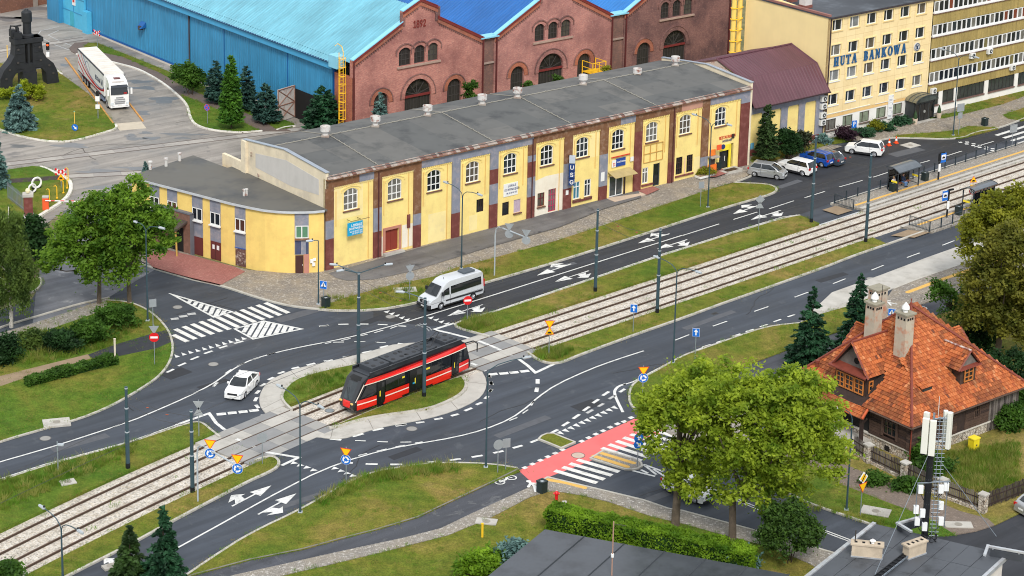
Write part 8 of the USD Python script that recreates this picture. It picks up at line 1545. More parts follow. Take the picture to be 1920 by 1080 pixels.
for q in((649,906,[('yield',844),('roundabout',859)],'yellow triangle over blue roundabout disc on the south verge edge',-.3),(1029,668,[('yield',604),('warning',620)],'two yellow triangles, tram warning below, beside the track crossing',.05),(1187,622,[('oneway',576)],'blue one way sign in the lower median by a dark tram pole',-.2),(1303,674,[('oneway',621)],'blue one way sign at the verge of the lower carriageway',-.2),(1204,757,[('yield',691),('roundabout',706)],'yellow triangle over blue roundabout disc in front of the big ash',.1),(876,603,[('noentry',561)],'red no entry disc at the tip of the upper median',.3),(290,683,[('btri',614),('noentry',630)],'red no entry disc under a grey triangle at the left kerb',.1),(287,612,[('bsquare',566)],'grey backed square sign beside the lamp at the left corner',.4),(768,562,[('btri',500),('bround',515)],'backs of a triangle and a disc on a post behind the minibus',.4),(1422,432,[('bdiamond',372),('btriup',384)],'backs of a diamond and triangle in the upper median',.1),(373,818,[('btri',755),('btriup',771)],'backs of two triangles at the left island tip',.0),(492,870,[('bround',818)],'grey back of a round sign at the lower left island tip',.2),(933,886,[('bround',831)],'grey back of a small round sign beside the cycle crossing',.4),(948,880,[('bsquare',828)],'grey back of a square sign beside the cycle crossing',.4),(1195,874,[('keep',818),('keep',830)],'blue keep right discs on the refuge island',.35),(1613,968,[('priority',893),('yield',909)],'white and yellow diamond over a yellow triangle on the south east verge',.7),(607,573,[('walkers',532)],'blue pedestrian crossing sign beside a litter bin at the annex corner',-.3),(1672,592,[('walkers',584)],'blue pedestrian crossing sign behind the house chimneys',-.3),(1600,252,[('parking',231)],'blue parking sign among shrubs before the office',.5),(1797,253,[('brect',200),('bsquare',215)],'grey backs of two panels by the tall lamp near the office',.5),(1897,277,[('brect',239)],'grey back of a large panel behind the railing at the far right',.5),(389,232,[('nostop',200)],'blue no stopping disc beside the tall thuja',-.5),(141,246,[('keep',237)],'low blue arrow disc on the works lawn',-.2),(115,352,[('cross',320),('warning',331)],'red and white saltire over a triangle at the works siding',.0),(183,91,[('cross',60)],'red and white saltire beside the blue gate',-.6),(1821,388,[('warning',336),('plate',347),('limit',356)],'yellow warning triangle above a 30 speed limit disc at the tram stop',.2),(1313,388,[('bsquare',345)],'small grey backed sign beside the restaurant lamp',.4)):sign(*q)
def gantry(u,v,vt,L_,label,kinds,ds):
 g=G(u,v,.1);H_=Z(u,v,vt)-.1;an=math.atan2(*(-TN)[::-1]);t_=thing('sign_gantry',label,'sign gantry',(*g[:2],.1),an)
 obj(t_,'bent_post',MB().tube([(0,0,-.1),(0,0,H_-.9),(.12,0,H_-.35),(.5,0,H_-.03),(1.1,0,H_),(L_,0,H_-.05)],.07,7),LG)
 for x in ds:
  for k,(kd,dz)in enumerate(kinds):
   tf=an;p0=None
   for i,(pg,m)in enumerate(FACES[kd]):
    ex=np.array([math.cos(-tf-.15),math.sin(-tf-.15),0]);nn=np.cross(ex,[0,0,1]);p=obj(p0 or t_,NM.get(kd,'sign_back')if i==0 else 'symbol',MB().plate(pg,np.array([x,0,H_+dz])+nn*(.09+.012*i),ex,EZ,.02),m);p0=p0 or p
gantry(371,940,828,5.6,'grey sign arm over the tracks carrying yellow triangles and blue discs',(('yield',.62),('roundabout',-.22)),(1.75,5.2));gantry(927,517,421,4.6,'grey sign arm over the upper road showing the backs of its signs',(('btri',.5),('bround',-.3)),(2.0,4.4))
# ---- tram stop
def tz(t,o):return track([t],o)[0]
def shelter(t,o,s,label):
 p=tz(t,o);an=TAZ if s<0 else TAZ+math.pi;t_=thing('tram_shelter',label,'shelter',(*p,.22),an);M_=mat('anthracite_shelter',(46,54,60),rough=.45,coord='obj')
 for x in(-1.9,-.6,.65,1.9):obj(t_,'post',MB().bx(x-.05,x+.05,.6,.7,0,2.35),M_)
 for x in(-1.9,1.9):obj(t_,'post',MB().bx(x-.05,x+.05,-.75,-.65,0,2.3),M_);obj(t_,'side_rail',MB().bx(x-.03,x+.03,-.7,.65,.25,.31),M_);obj(t_,'yellow_panel',MB().bx(x-.035,x+.035,-.7,.2,1.0,1.2),YS)
 th=np.linspace(0,1,7);prof=np.c_[-1.0+1.9*th,2.3+.42*np.sin(th*math.pi*.8)+.06*th];A=np.vstack([np.c_[np.full(7,-2.1),prof],np.c_[np.full(7,2.1),prof]]);f=[[i,i+7,i+8,i+1]for i in range(6)]
 obj(t_,'curved_roof',MB().add(A,f).add(A-[0,0,.05],np.array(f)[:,::-1]),mat('smoked_roof',(98,104,110),rough=.18,v=.15,coord='obj'))
 for x in(-2.1,2.1):obj(t_,'roof_edge',MB().tube([(x,*q)for q in prof],.05,4),M_)
 obj(t_,'roof_edge',MB().tube([(-2.1,-1.0,2.3),(2.1,-1.0,2.3)],.06,4),M_);obj(t_,'bench',MB().bx(-1.6,1.6,.15,.55,.42,.48),mat('bench_wood',(130,78,54),coord='obj'));obj(t_,'bench_leg',MB().bx(-1.2,-1.1,.2,.5,0,.42).bx(1.1,1.2,.2,.5,0,.42),M_)
 obj(t_,'back_glass',MB().bx(-1.85,1.85,.64,.66,.2,2.2),graph('shelter_glass',{'f':('fresnel',{'IOR':1.35}),'t':('transparent_bsdf',{'color':(.95,.97,.97)}),'g':('glossy_bsdf',{'roughness':.05}),'m':('mix_closure',{})},[('f.fac','m.fac'),('t.BSDF','m.closure1'),('g.BSDF','m.closure2')],surface='m.closure'))
 return p,an
q=G(1697,353,.2)[:2]-TO;s1=shelter(q@TT,q@TN,-1,'tram shelter with curved smoked roof and two waiting people on the upper platform');q=G(1838,392,.2)[:2]-TO;s2=shelter(q@TT,q@TN,1,'tram shelter half hidden by the yellowing tree on the lower platform')
RL=mat('railing_steel',(44,56,64),rough=.5,coord='obj')
for o,t0,t1,lb,st_ in((HW+2.95,t0u-1.0,106,'dark railing along the road side of the upper tram platform',t0u-.8),(-HW-2.9,t0l+1.0,106,'dark railing along the road side of the lower tram platform',t0l+.9)):
 rp_=thing('platform_railing',lb,'railing',(0,0,0));s=1 if o>0 else-1
 for t in np.arange(t0,t1,2.0):p=tz(t,o);obj(rp_,'post',MB().box((*p,.78),(.1,.1,1.14),TAZ),RL)
 for zz in(.34,1.3):a,b=tz(t0,o),tz(t1,o);obj(rp_,'rail',MB().tube([(*a,zz),(*b,zz)],.035,4),RL)
 a,b=tz(t0,o),tz(t0-.1*s*0,o-s*2.6)
 for zz in(.34,1.3):obj(rp_,'end_rail',MB().tube([(*a,zz),(*b,zz)],.035,4),RL)
 for f in np.linspace(0,1,15):c=a*(1-f)+b*f;obj(rp_,'baluster',MB().box((*c,.8),(.03,.03,.96)if 0<f<1 else(.08,.08,1.1),TAZ),RL)
for k,(u,v,lb)in enumerate(((1759,337,'tall black stop post with blue tram panel beyond the upper shelter'),(1775,408,'tall black stop post with blue tram panel before the lower shelter'))):
 g=G(u,v,.2);t_=thing('tram_stop_post',lb,'stop sign',(*g[:2],.2),.55);obj(t_,'post',MB().bx(-.08,.08,-.06,.06,0,3.0),PBASE);obj(t_,'head',MB().bx(-.12,.12,-.1,.1,2.1,3.1),PBASE);face(t_,'stop',.5 if k==0 else-.5,2.55);obj(t_,'timetable',MB().bx(-.16,.16,-.1,-.07,1.0,1.9),SW);obj(t_,'display',MB().bx(.0,.7,-.05,.05,3.0,3.2),PBASE)
bin0=None
for u,v,zg,lb in((1016,922,.1,'black litter bin at the end of the cycle crossing'),(611,575,.1,'black litter bin beside the blue crossing sign'),(1674,358,.22,'black litter bin left of the upper tram shelter'),(1734,338,.22,'black litter bin right of the upper tram shelter'),(1797,402,.22,'black litter bin on the lower tram platform'),(1846,235,.1,'black litter bin on the grass near the office'),(1345,318,.6,'green black bin beside the shop doorstep')):
 g=G(u,v,zg)
 if bin0:dup(bin0,(*g[:2],zg),TAZ,lb);continue
 bin0=thing('litter_bin',lb,'litter bin',(*g[:2],zg),TAZ);BN=mat('bin_green_black',(34,48,50),rough=.45,coord='obj');obj(bin0,'body',MB().prism(rect(-.27,.27,-.27,.27).buffer(.06),.0,.85),BN);obj(bin0,'rim',MB().prism(rect(-.3,.3,-.3,.3).buffer(.05).difference(rect(-.2,.2,-.2,.2)),.85,.95),BN);obj(bin0,'opening',MB().bx(-.2,.2,-.2,.2,.80,.87),LG)
for u,v,lb in((1667,273,'orange white traffic cone nearer the white car'),(1680,268.5,'orange white traffic cone further from the white car')):
 g=G(u,v);t_=thing('traffic_cone',lb,'cone',(*g[:2],.01));CO=mat('cone_orange',(244,84,30),rough=.5);obj(t_,'base',MB().box((0,0,.03),(.5,.5,.06),.4),CO);obj(t_,'body',MB().lathe([(.2,.06),(.05,.85)],(0,0,0),12),CO);obj(t_,'white_band',MB().lathe([(.15,.35),(.105,.58)],(0,0,0),12),SW)
g=G(1043,946,.1);t_=thing('hydrant','red hydrant on the grass near the hedge','hydrant',(*g[:2],.1));obj(t_,'barrel',MB().lathe([(.12,0),(.12,.85),(.17,.86),(.17,1.0),(.06,1.12)],(0,0,0),10),SRED);obj(t_,'outlet',MB().tube([(-.25,0,.92),(.25,0,.92)],.07,6),SRED)
for u,v,h_,w,m,lb in((1058,962,.9,.26,CONC,'short grey concrete stub behind the hedge'),(904,1007,1.05,.14,mat('post_yellow',(246,196,40)),'yellow marker post on the south lawn'),(216,682,2.3,.16,mat('pale_timber_post',(206,196,176),v=.2),'pale leaning timber post at the hedge end'),(140,232,1.5,.1,mat('gas_yellow',(232,190,90)),'thin yellow post with turquoise cap on the works lawn'),(14,108,1.6,.12,mat('gas_yellow',(232,190,90)),'yellow marker post left of the forge hammer')):
 g=G(u,v,.1);t_=thing('marker_post',lb,'post',(*g[:2],.1),.3);obj(t_,'shaft',MB().box((0,0,h_/2),(w,w,h_)),m);obj(t_,'cap',MB().box((0,0,h_+.03),(w*1.25,w*1.25,.06)),m if 'turq'not in lb else mat('turquoise_cap',(110,200,190)))
 # small white masts with junction boxes
for u,v,vt,lb in((109,883,828,'thin grey post with a small lamp head in the left median'),(184,222,175,'weighbridge control post with white boxes')):
 g=G(u,v,.1);H_=Z(u,v,vt);t_=thing('control_post',lb,'post',(*g[:2],.1));obj(t_,'post',MB().tube([(0,0,0),(0,0,H_)],.05,6),POST);obj(t_,'head',MB().box((.25 if v>500 else 0,0,H_-(.25 if v>500 else.0)),(.5,.3,.12)if v>500 else(.3,.25,.6)),LG if v>500 else SBK)
 if v<500:obj(t_,'white_box',MB().box((0,-.1,1.5),(.5,.2,.5)),SW);obj(t_,'white_box',MB().box((0,-.1,2.5),(.5,.2,.6)),SW)
g=G(90,106,0);t_=thing('traffic_light','traffic light showing red on the works road','traffic light',(*g[:2],0));H_=Z(90,106,80);obj(t_,'post',MB().tube([(0,0,0),(0,0,H_-.9)],.05,6),POST);obj(t_,'head',MB().bx(-.2,.2,-.14,.14,H_-1,H_),SBK);obj(t_,'red_lens',MB().lathe([(.14,0),(.14,.03)],(.0,-.16,H_-.3),10,'y'),graph('red_lens_lit',{'e':('emission',{'color':(1,.08,.02),'strength':2.0})},[],surface='e.emission'));obj(t_,'base',MB().box((0,0,.3),(.4,.3,.6)),SW)
# works gate: barrier, pier, palisade
g=G(86,393,.1);t_=thing('barrier','orange barrier cabinet with a white and red boom across the works road','barrier',(*g[:2],.1),.1);obj(t_,'cabinet',MB().prism(rect(-.28,.28,-.2,.2).buffer(.05),0,1.35),mat('barrier_orange',(236,96,50),v=.06));obj(t_,'cap',MB().prism(rect(-.28,.28,-.2,.2).buffer(.06),1.35,1.5),CONC);obj(t_,'boom',MB().tube([(0,-.3,1.1),(4.2,-.5,1.0)],.06,6),SW);
for k in range(4):obj(t_,'red_stripe',MB().tube([(.6+k,-.33-.05*k,1.09),(1.0+k,-.345-.05*k,1.08)],.064,6),SRED)
g=G(54,412,.1);t_=thing('gate_pier','maroon and white gate pier with a globe lamp','pier',(*g[:2],.1),.2);obj(t_,'pier',MB().box((0,0,1.3),(.9,.8,2.6)),MAR);obj(t_,'white_foot',MB().box((0,0,.3),(.96,.86,.6)),PVC);obj(t_,'cap',MB().box((0,0,2.75),(1.1,1.0,.3)),CONC);obj(t_,'globe',MB().lathe([(.02,0),(.2,.1),(.26,.3),(.2,.48),(.02,.56)],(0,0,2.9),10),mat('globe_cream',(240,230,190)))
a,b=G(15,372,.1),G(50,400,.1);t_=thing('palisade_fence','grey palisade fence left of the works gate pier','fence',(0,0,0));d=b-a
for k in range(16):p=a+d*k/15;obj(t_,'pale',MB().box((*p[:2],1.0),(.07,.03,1.9),.6),GAL)
for zz in(.4,1.6):obj(t_,'rail',MB().tube([(*a[:2],zz),(*b[:2],zz)],.035,4),GAL)
# three white tyres on a black frame in the works garden
for k,(u,v,r)in enumerate(((54,368,.40),(61,360,.52),(69,352,.66))):
 g=G(u,v+2,.1);t_=thing('ring_ornament',['smallest','middle','largest'][k]+' of three white painted rings standing in the works garden','tyre',(*g[:2],.15),.75);obj(t_,'ring',MB().ring([(r*.72,-.07),(r*.95,-.09),(r,0),(r*.95,.09),(r*.72,.07),(r*.68,0),(r*.72,-.07)],(0,0,r),18,'y'),SW);obj(t_,'stand',MB().box((0,.1,.08),(r*1.6,.3,.2)),SBK)
for k,(u,v)in enumerate(((93,378),(107,372),(119,362),(126,353),(128,338))):
 g=G(u,v,.2);t_=thing('yellow_bollard',f'hooked yellow bollard on the white works kerb, {["nearest", "second", "third", "fourth", "farthest"][k]} from the barrier','bollard',(*g[:2],.2));obj(t_,'stem',MB().tube([(0,0,0),(0,0,1.3),(-.15,0,1.45),(-.3,0,1.35)],.05,5),YM);obj(t_,'foot',MB().box((0,0,.04),(.2,.2,.08)),YM)
 # ---- forge hammer monument
a,b=G(10,165,.1),G(94,154,.1);an=math.atan2(*(b-a)[:2][::-1]);t_=thing('forge_hammer','black cast iron forge hammer with arched legs on the works lawn','monument',(*((a+b)/2)[:2],.1),an)
BI=mat('black_cast_iron',(40,42,46),rough=.6,v=.3,sc=1.5,bump=.4,bsc=6)
o=Polygon([(-3.9,0),(-2.3,0),(-2.25,1.2),(-1.8,1.9),(-.95,2.1),(-.75,1.0),(-.75,0),(.75,0),(.75,1.0),(.9,2.2),(1.7,2.2),(2.15,1.6),(2.3,0),(3.9,0),(3.7,1.6),(3.2,2.7),(2.3,3.5),(1.9,4.2),(1.75,5.4),(1.75,6.3),(-1.75,6.3),(-1.75,5.4),(-1.9,4.2),(-2.4,3.4),(-3.3,2.5),(-3.8,1.5)]).difference(unary_union([rect(-.5,-.12,3.0,5.6),rect(.12,.5,3.0,5.6)]))
obj(t_,'frame',MB().plate(o,(0,.8,0),EX,EZ,1.6),BI);obj(t_,'ram',MB().bx(-.12,.12,-.3,.3,2.9,5.7),IRON);obj(t_,'anvil',MB().bx(-.9,.9,-1.0,1.0,0,1.9),BI);obj(t_,'crosshead',MB().bx(-1.9,1.9,-.95,.95,5.7,6.3),BI)
obj(t_,'steam_cylinder',MB().lathe([(.75,6.3),(.75,6.6),(.52,6.75),(.52,8.2),(.66,8.3),(.66,9.5),(.5,9.7),(.3,9.75),(.2,9.95),(0,9.95)],(.15,0,0),14),BI,smooth=35);obj(t_,'valve_chest',MB().bx(-1.8,-.75,-.7,.7,6.3,7.1).bx(-2.1,-1.5,-.4,.4,6.6,7.5).bx(-1.3,-1.0,-.3,.3,7.1,7.7),BI);obj(t_,'valve_pipe',MB().tube([(-2.0,.2,7.4),(-1.9,.2,7.9),(-1.3,.1,7.8),(-.6,0,7.9)],.12,6),BI)
for s in(-1,1):
 for zz in(2.4,3.3,4.4,5.2):obj(t_,'rib',MB().bx(s*1.2-.5,s*1.2+.5,-.86,-.8,zz,zz+.12),BI)
 for x,zz in((2.6,2.5),(1.5,3.3),(3.1,1.4),(1.4,5.0)):obj(t_,'bolt_boss',MB().lathe([(.16,0),(.1,.1)],(s*x,-.9,zz),8,'y'),IRON)
 # ---- people
import manifold3d as m3
def person(label,loc,rz,top,legs,hair,sit=True,skirt=False):
 t_=thing('person',label,'person',loc,rz);SK=mat('skin',(206,160,134),rough=.6,coord='obj')
 J=dict(hip=(0,0,.55,.15),chest=(0,.02,1.0,.17),neck=(0,.0,1.18,.06),head=(0,-.03,1.34,.105))
 for s,n_ in((-1,'l'),(1,'r')):J|={n_+'h':(s*.1,0,.53,.10),n_+'k':(s*.13,-.45,.52,.07),n_+'a':(s*.13,-.42,.1,.05),n_+'t':(s*.14,-.56,.05,.04),n_+'s':(s*.2,.02,1.1,.065),n_+'e':(s*.25,-.1,.82,.05),n_+'w':(s*.12,-.32,.66,.04),n_+'f':(s*.1,-.40,.64,.04)}
 def bone(a,b):return m3.Manifold.batch_hull([m3.Manifold.sphere(J[k][3],10).translate(J[k][:3])for k in(a,b)])
 def mk(bs):
  m_=m3.Manifold.batch_boolean([bone(*x)for x in bs],m3.OpType.Add).to_mesh();return MB().add(m_.vert_properties[:,:3],m_.tri_verts)
 bd=obj(t_,'body',mk([('hip','chest'),('chest','neck'),('neck','head')]+[(n_+a,n_+b)for n_ in 'lr'for a,b in(('h','k'),('k','a'),('a','t'),('s','e'),('e','w'),('w','f'))]+[('chest','ls'),('chest','rs')]),SK,smooth=60)
 for k in J:J[k]=(*J[k][:3],J[k][3]+.018)
 obj(bd,'jacket',mk([('hip','chest'),('chest','ls'),('chest','rs')]+[(n_+a,n_+b)for n_ in 'lr'for a,b in(('s','e'),('e','w'))]),top,smooth=60);obj(bd,'trousers',mk([(n_+a,n_+b)for n_ in 'lr'for a,b in(('h','k'),('k','a'))]+[('lh','rh')]),legs,smooth=60);obj(bd,'shoes',mk([('la','lt'),('ra','rt')]),SBK)
 J['cap']=(0,.01,1.38,.11);obj(bd,'hair',mk([('cap','cap')]),hair,smooth=60)
 for s in(-.04,.04):obj(bd,'eye',MB().box((s,-.135,1.35),(.02,.01,.012)),SBK)
 obj(bd,'nose',MB().box((0,-.142,1.32),(.022,.03,.04)),SK);obj(bd,'mouth',MB().box((0,-.132,1.275),(.05,.012,.012)),mat('lips',(160,90,84)))
L2W=lambda p,an,x,y:(p[0]+x*math.cos(an)-y*math.sin(an),p[1]+x*math.sin(an)+y*math.cos(an),.22)
person('person in a dark blue jacket and jeans sitting in the upper shelter',L2W(*s1,.4,.32),s1[1],mat('navy_jacket',(40,56,84),coord='obj'),mat('jeans',(96,130,176),coord='obj'),mat('brown_hair',(90,64,46),coord='obj'));person('person with fair hair and pale top sitting left in the upper shelter',L2W(*s1,-1.3,.32),s1[1],mat('pale_top',(220,214,210),coord='obj'),mat('black_trousers',(40,40,44),coord='obj'),mat('fair_hair',(206,170,110),coord='obj'));person('person in dark clothes sitting in the lower shelter by the tree',L2W(*s2,1.0,.32),s2[1],mat('dark_coat',(44,40,46),coord='obj'),mat('black_trousers',(40,40,44),coord='obj'),mat('brown_hair',(90,64,46),coord='obj'))
# ================================================================ VEGETATION
def leaf_mat(name,a,b,c,tr=.5,sc=.7):
 """Leaves: each its own tone, lusher and drier boughs, some light through the blade."""
 return graph(name,{'g':('geometry',{}),'n':('noise_texture',{'scale':sc,'detail':3.0}),'ad':('math',{'math_type':'multiply_add','value2':.55,'value3':.0}),'ad2':('math',{'math_type':'multiply_add','value2':.75,'value3':-.14}),'sm':('math',{'math_type':'add'}),
'r':('rgb_ramp',{'ramp':[(.10,lin(a)),(.42,lin(b)),(.78,lin(c))]}),'d':('principled_bsdf',{'roughness':.6,'specular_ior_level':.25}),'t':('translucent_bsdf',{}),'m':('mix_closure',{'fac':tr})},
[('g.position','n.vector'),('g.random_per_island','ad.value1'),('n.fac','ad2.value1'),('ad.value','sm.value1'),('ad2.value','sm.value2'),('sm.value','r.fac'),('r.color','d.base_color'),('r.color','t.color'),('d.BSDF','m.closure1'),('t.BSDF','m.closure2')],surface='m.closure')
BARK=mat('grey_bark',(104,92,80),rough=.95,v=.3,sc=3,bump=.5,bsc=12);BIRCHB=mat('birch_bark',(214,208,198),rough=.9,v=.15,sc=3,dirt=(60,56,52),damt=.8,dsc=3.0);BARKD=mat('dark_bark',(76,62,52),rough=.95,v=.3,sc=3)
vr=np.random.default_rng(21)
def blades(P,size,up=.5,asp=.55,droop=None):
 """Leaf-shaped lozenges at P."""
 n_=len(P);N_=vr.normal(size=(n_,3));N_[:,2]=np.abs(N_[:,2])+up;N_/=np.linalg.norm(N_,axis=1,keepdims=True)
 a=vr.normal(size=(n_,3))if droop is None else np.asarray(droop)+vr.normal(size=(n_,3))*.35
 u=a-(a*N_).sum(1)[:,None]*N_;u/=np.linalg.norm(u,axis=1,keepdims=True)+1e-9;v=np.cross(N_,u);s=(np.broadcast_to(size,n_)*vr.uniform(.65,1.3,n_))[:,None]
 V_=np.stack([P-u*s,P+v*s*asp,P+u*s,P-v*s*asp],1).reshape(-1,3);i=np.arange(n_)[:,None]*4
 return V_,np.vstack([i+[0,1,2],i+[0,2,3]])
def scale_at(g):return FOC/np.linalg.norm(np.array(g)-[0,0,HGT])
def clumps(blobs,k,n_,cr,flat=.7,inner=.5):
 """k boughs spread through the blobs' outer volume, n_ leaves each."""
 w=np.array([b[3]*b[4]*b[5]for b in blobs])**.7;w/=w.sum();out,cs=[],[]
 for _ in range(k):
  b=blobs[vr.choice(len(blobs),p=w)];d=vr.normal(size=3);d/=np.linalg.norm(d);d[2]=d[2]if d[2]>-.55 else-d[2]*.6
  c=np.array(b[:3])+d*np.array(b[3:6])*vr.uniform(inner,1.0)**.6;cs.append(c);r=cr*vr.uniform(.45,1.35);m_=int(n_*vr.uniform(.5,1.3))
  ax=d+vr.normal(size=3)*.5;ax/=np.linalg.norm(ax);q=vr.normal(size=(m_,3))*r*.42;q+=ax*(vr.uniform(-.7,1.1,m_)*r*.9)[:,None];q[:,2]=q[:,2]*flat-.12*(q**2).sum(1);out.append(c+q)
 return np.vstack(out),cs
def tree(name,label,base,blobs_px,m,k,n_,cr,leaf,r0=.22,bark=BARK,grp=None,cat='tree',inner=.45,trunk_h=None,limbs=9,z0=.1):
 g=G(*base,z0);s=scale_at(g);t_=thing(name,label,cat,(*g[:2],z0),0,grp);bl=[]
 for u,v,rx,rz,*dy in blobs_px:
  zc=Z(*base,v);bl.append(((u-base[0])/s,(dy[0]if dy else 0),zc,rx/s,rx/s*.95,rz/s/.93))
 P_,cs=clumps(bl,k,n_,cr,inner=inner);ztop=max(b[2]+b[5]*.3 for b in bl);c0=np.mean([b[:3]for b in bl],0)
 th=trunk_h or ztop*.55;jx=vr.normal(size=2)*.12
 obj(t_,'trunk',MB().tube([(0,0,-.2),(0,0,.15),(jx[0],jx[1],th*.5),(c0[0]*.5,c0[1]*.5,th),(c0[0],c0[1],ztop)],[r0*1.5,r0*1.1,r0*.9,r0*.65,r0*.15],9),bark,smooth=60)
 for c in vr.permutation(np.array(cs))[:limbs]:
  h0=vr.uniform(.45,.85)*th;f=h0/th;st_=np.array([c0[0]*.5*f,c0[1]*.5*f,h0]);obj(t_,'limb',MB().tube([st_,st_*.4+c*.6-[0,0,.3],c],[r0*.5,r0*.26,r0*.08],5),bark)
 obj(t_,'crown',MB().add(*blades(P_,leaf)),m);return t_
L_MAPLE=leaf_mat('maple_leaf',(66,106,32),(142,178,58),(208,216,96));L_ASH=leaf_mat('ash_leaf',(100,130,34),(190,206,64),(236,232,108));L_CHEST=leaf_mat('turning_leaf',(84,92,32),(150,146,58),(196,176,80));L_BIRCH=leaf_mat('birch_leaf',(62,86,38),(122,146,66),(172,184,98));L_BUSH=leaf_mat('bush_leaf',(48,82,28),(96,136,50),(150,172,76));L_YEL=leaf_mat('yellow_green_leaf',(104,114,34),(168,168,52),(208,196,76));L_DARK=leaf_mat('dark_leaf',(28,54,28),(60,96,48),(100,132,66));L_PURP=leaf_mat('barberry_leaf',(46,30,42),(80,56,68),(112,80,88));L_BLUE=leaf_mat('blue_needle',(60,87,85),(120,155,147),(187,217,207),.1);L_SPR=leaf_mat('spruce_needle',(20,49,31),(49,95,60),(95,142,89),.1);L_THUJA=leaf_mat('thuja_scale',(28,65,23),(72,122,44),(130,174,70),.1);L_PINE=leaf_mat('pine_needle',(31,57,52),(67,104,91),(117,150,130),.1);L_HEDGE=leaf_mat('hedge_leaf',(76,116,24),(152,188,50),(206,220,92));L_RUSTY=leaf_mat('rusty_juniper',(40,52,34),(84,84,52),(140,100,62),.1);L_DRY=leaf_mat('dry_stalk',(142,148,74),(192,184,108),(220,206,142),.6)
tree('maple_tree','green maple left of the pair before the annex',(186,568),[(150,470,62,62),(190,420,55,55),(205,490,45,50),(120,490,38,40)],L_MAPLE,210,120,.75,.19,.2,inner=.6);tree('maple_tree','brighter green maple right of the pair, in front of the annex door',(243,566),[(240,440,48,60),(250,385,40,45),(290,430,42,40),(225,490,36,40)],L_MAPLE,200,120,.75,.19,.2,inner=.6)
tree('ash_tree','bright green ash with its trunk beside the crossing, left one of two',(1266,983),[(1270,790,80,72),(1300,735,66,54),(1235,775,46,46),(1285,880,44,56),(1255,900,28,42)],L_ASH,230,120,.72,.17,.3,inner=.68)
tree('ash_tree','largest bright green ash hanging over the white car, right one of two',(1373,1015),[(1420,800,100,95),(1470,770,85,70),(1360,760,85,75),(1500,850,70,60),(1400,900,60,60),(1530,810,42,50),(1460,920,40,40),(1375,850,60,60)],L_ASH,430,120,.72,.17,.28,inner=.68)
tree('chestnut_tree','tall brown green chestnut behind the timber house at the right edge',(1870,668),[(1860,545,64,70),(1880,480,55,55),(1900,590,60,60),(1835,590,38,38)],L_CHEST,280,130,.75,.18,.28,inner=.6);tree('turning_tree','yellow green tree over the lower tram platform at the right edge',(1900,560),[(1880,420,70,55),(1850,450,50,45),(1915,400,50,45)],L_YEL,200,130,.8,.18,.24,inner=.6)
tree('young_tree','sparse young tree beside the bus stop behind the house',(1795,605),[(1780,560,36,34),(1760,545,20,18),(1800,585,30,22)],L_BUSH,34,130,.6,.15,.08)
tree('dark_tree','dark tree behind the drooping birch at the left edge',(66,520),[(62,455,26,45)],L_DARK,36,190,.8,.2,.14)
# birch with hanging twigs
g=G(21,612,.1);s=scale_at(g);t_=thing('birch_tree','drooping birch with a white trunk at the left edge','tree',(*g[:2],.1));Hb=Z(21,612,388)
obj(t_,'trunk',MB().tube([(0,0,-.2),(.1,0,Hb*.3),(-.05,0,Hb*.6),(.15,0,Hb*.95)],[.2,.16,.1,.03],8),BIRCHB,smooth=60);PB=[]
for k in range(210):
 a=vr.uniform(0,6.28);zt=Hb*vr.uniform(.35,.99);r=(2.6*(1-(zt/Hb-.4)**2*1.7))*vr.uniform(.35,1);x,y=r*math.cos(a),r*math.sin(a)
 if k<16:obj(t_,'limb',MB().tube([(.05,0,zt*.8),(x*.6,y*.6,zt),(x,y,zt-.3)],[.06,.04,.015],4),BIRCHB)
 n_=110;f=vr.uniform(0,1,n_);ln_=vr.uniform(1.4,3.2);PB.append(np.c_[x+vr.normal(size=n_)*.16,y+vr.normal(size=n_)*.16,np.maximum(zt-f*ln_,.8)])
obj(t_,'crown',MB().add(*blades(np.vstack(PB),.13,.1,.5,(0,0,-1))),L_BIRCH)
def conifer(name,label,base,vtop,hw_px,m,tiers=16,per=9,leaf=.22,pw=.85,z0=.1,droop=-.25,cat='conifer',grp=None,fan=5,low=.06,trunk=.1):
 g=G(*base,z0);s=scale_at(g);H_=Z(*base,vtop);R=hw_px/s;t_=thing(name,label,cat,(*g[:2],z0),0,grp)
 obj(t_,'trunk',MB().tube([(0,0,-.1),(0,0,H_*.9)],[trunk,.02],7),BARKD);P_,D_=[],[]
 for i in range(tiers):
  f=(i+.5)/tiers;zz=H_*(low+(1-low)*f);r=R*(1-f)**pw+.06
  for j in range(max(4,int(per*(1.15-f)))):
   a=vr.uniform(0,6.28);l=r*vr.uniform(.72,1.12);n_=max(6,int(fan*4*l/leaf*.35+5));q=vr.uniform(.15,1,n_)**.7;sp=(1-q)*.28+.06
   off=vr.normal(size=n_)*sp*l*.75;x=q*l*math.cos(a)-off*math.sin(a);y=q*l*math.sin(a)+off*math.cos(a);P_.append(np.c_[x,y,zz+droop*q*l+vr.normal(size=n_)*.05]);D_.append(np.tile([math.cos(a),math.sin(a),droop*.6],(n_,1)))
 obj(t_,'crown',MB().add(*blades(np.vstack(P_),leaf,.7,.5,np.vstack(D_))),m);return t_
SPK=dict(tiers=22,per=13,leaf=.2)
conifer('spruce_tree','dark spruce left of two behind the timber house',(1517,702),537,54,L_SPR,**SPK);conifer('spruce_tree','dark spruce right of two, touching the house chimneys',(1606,655),512,44,L_SPR,**SPK);conifer('fir_tree','smaller green fir left of two at the bottom left',(245,1110),985,46,leaf_mat('fir_needle',(26,46,20),(62,90,40),(112,136,70),.1),**SPK);conifer('fir_tree','taller green fir right of two at the bottom left',(308,1118),948,52,L_SPR,**SPK)
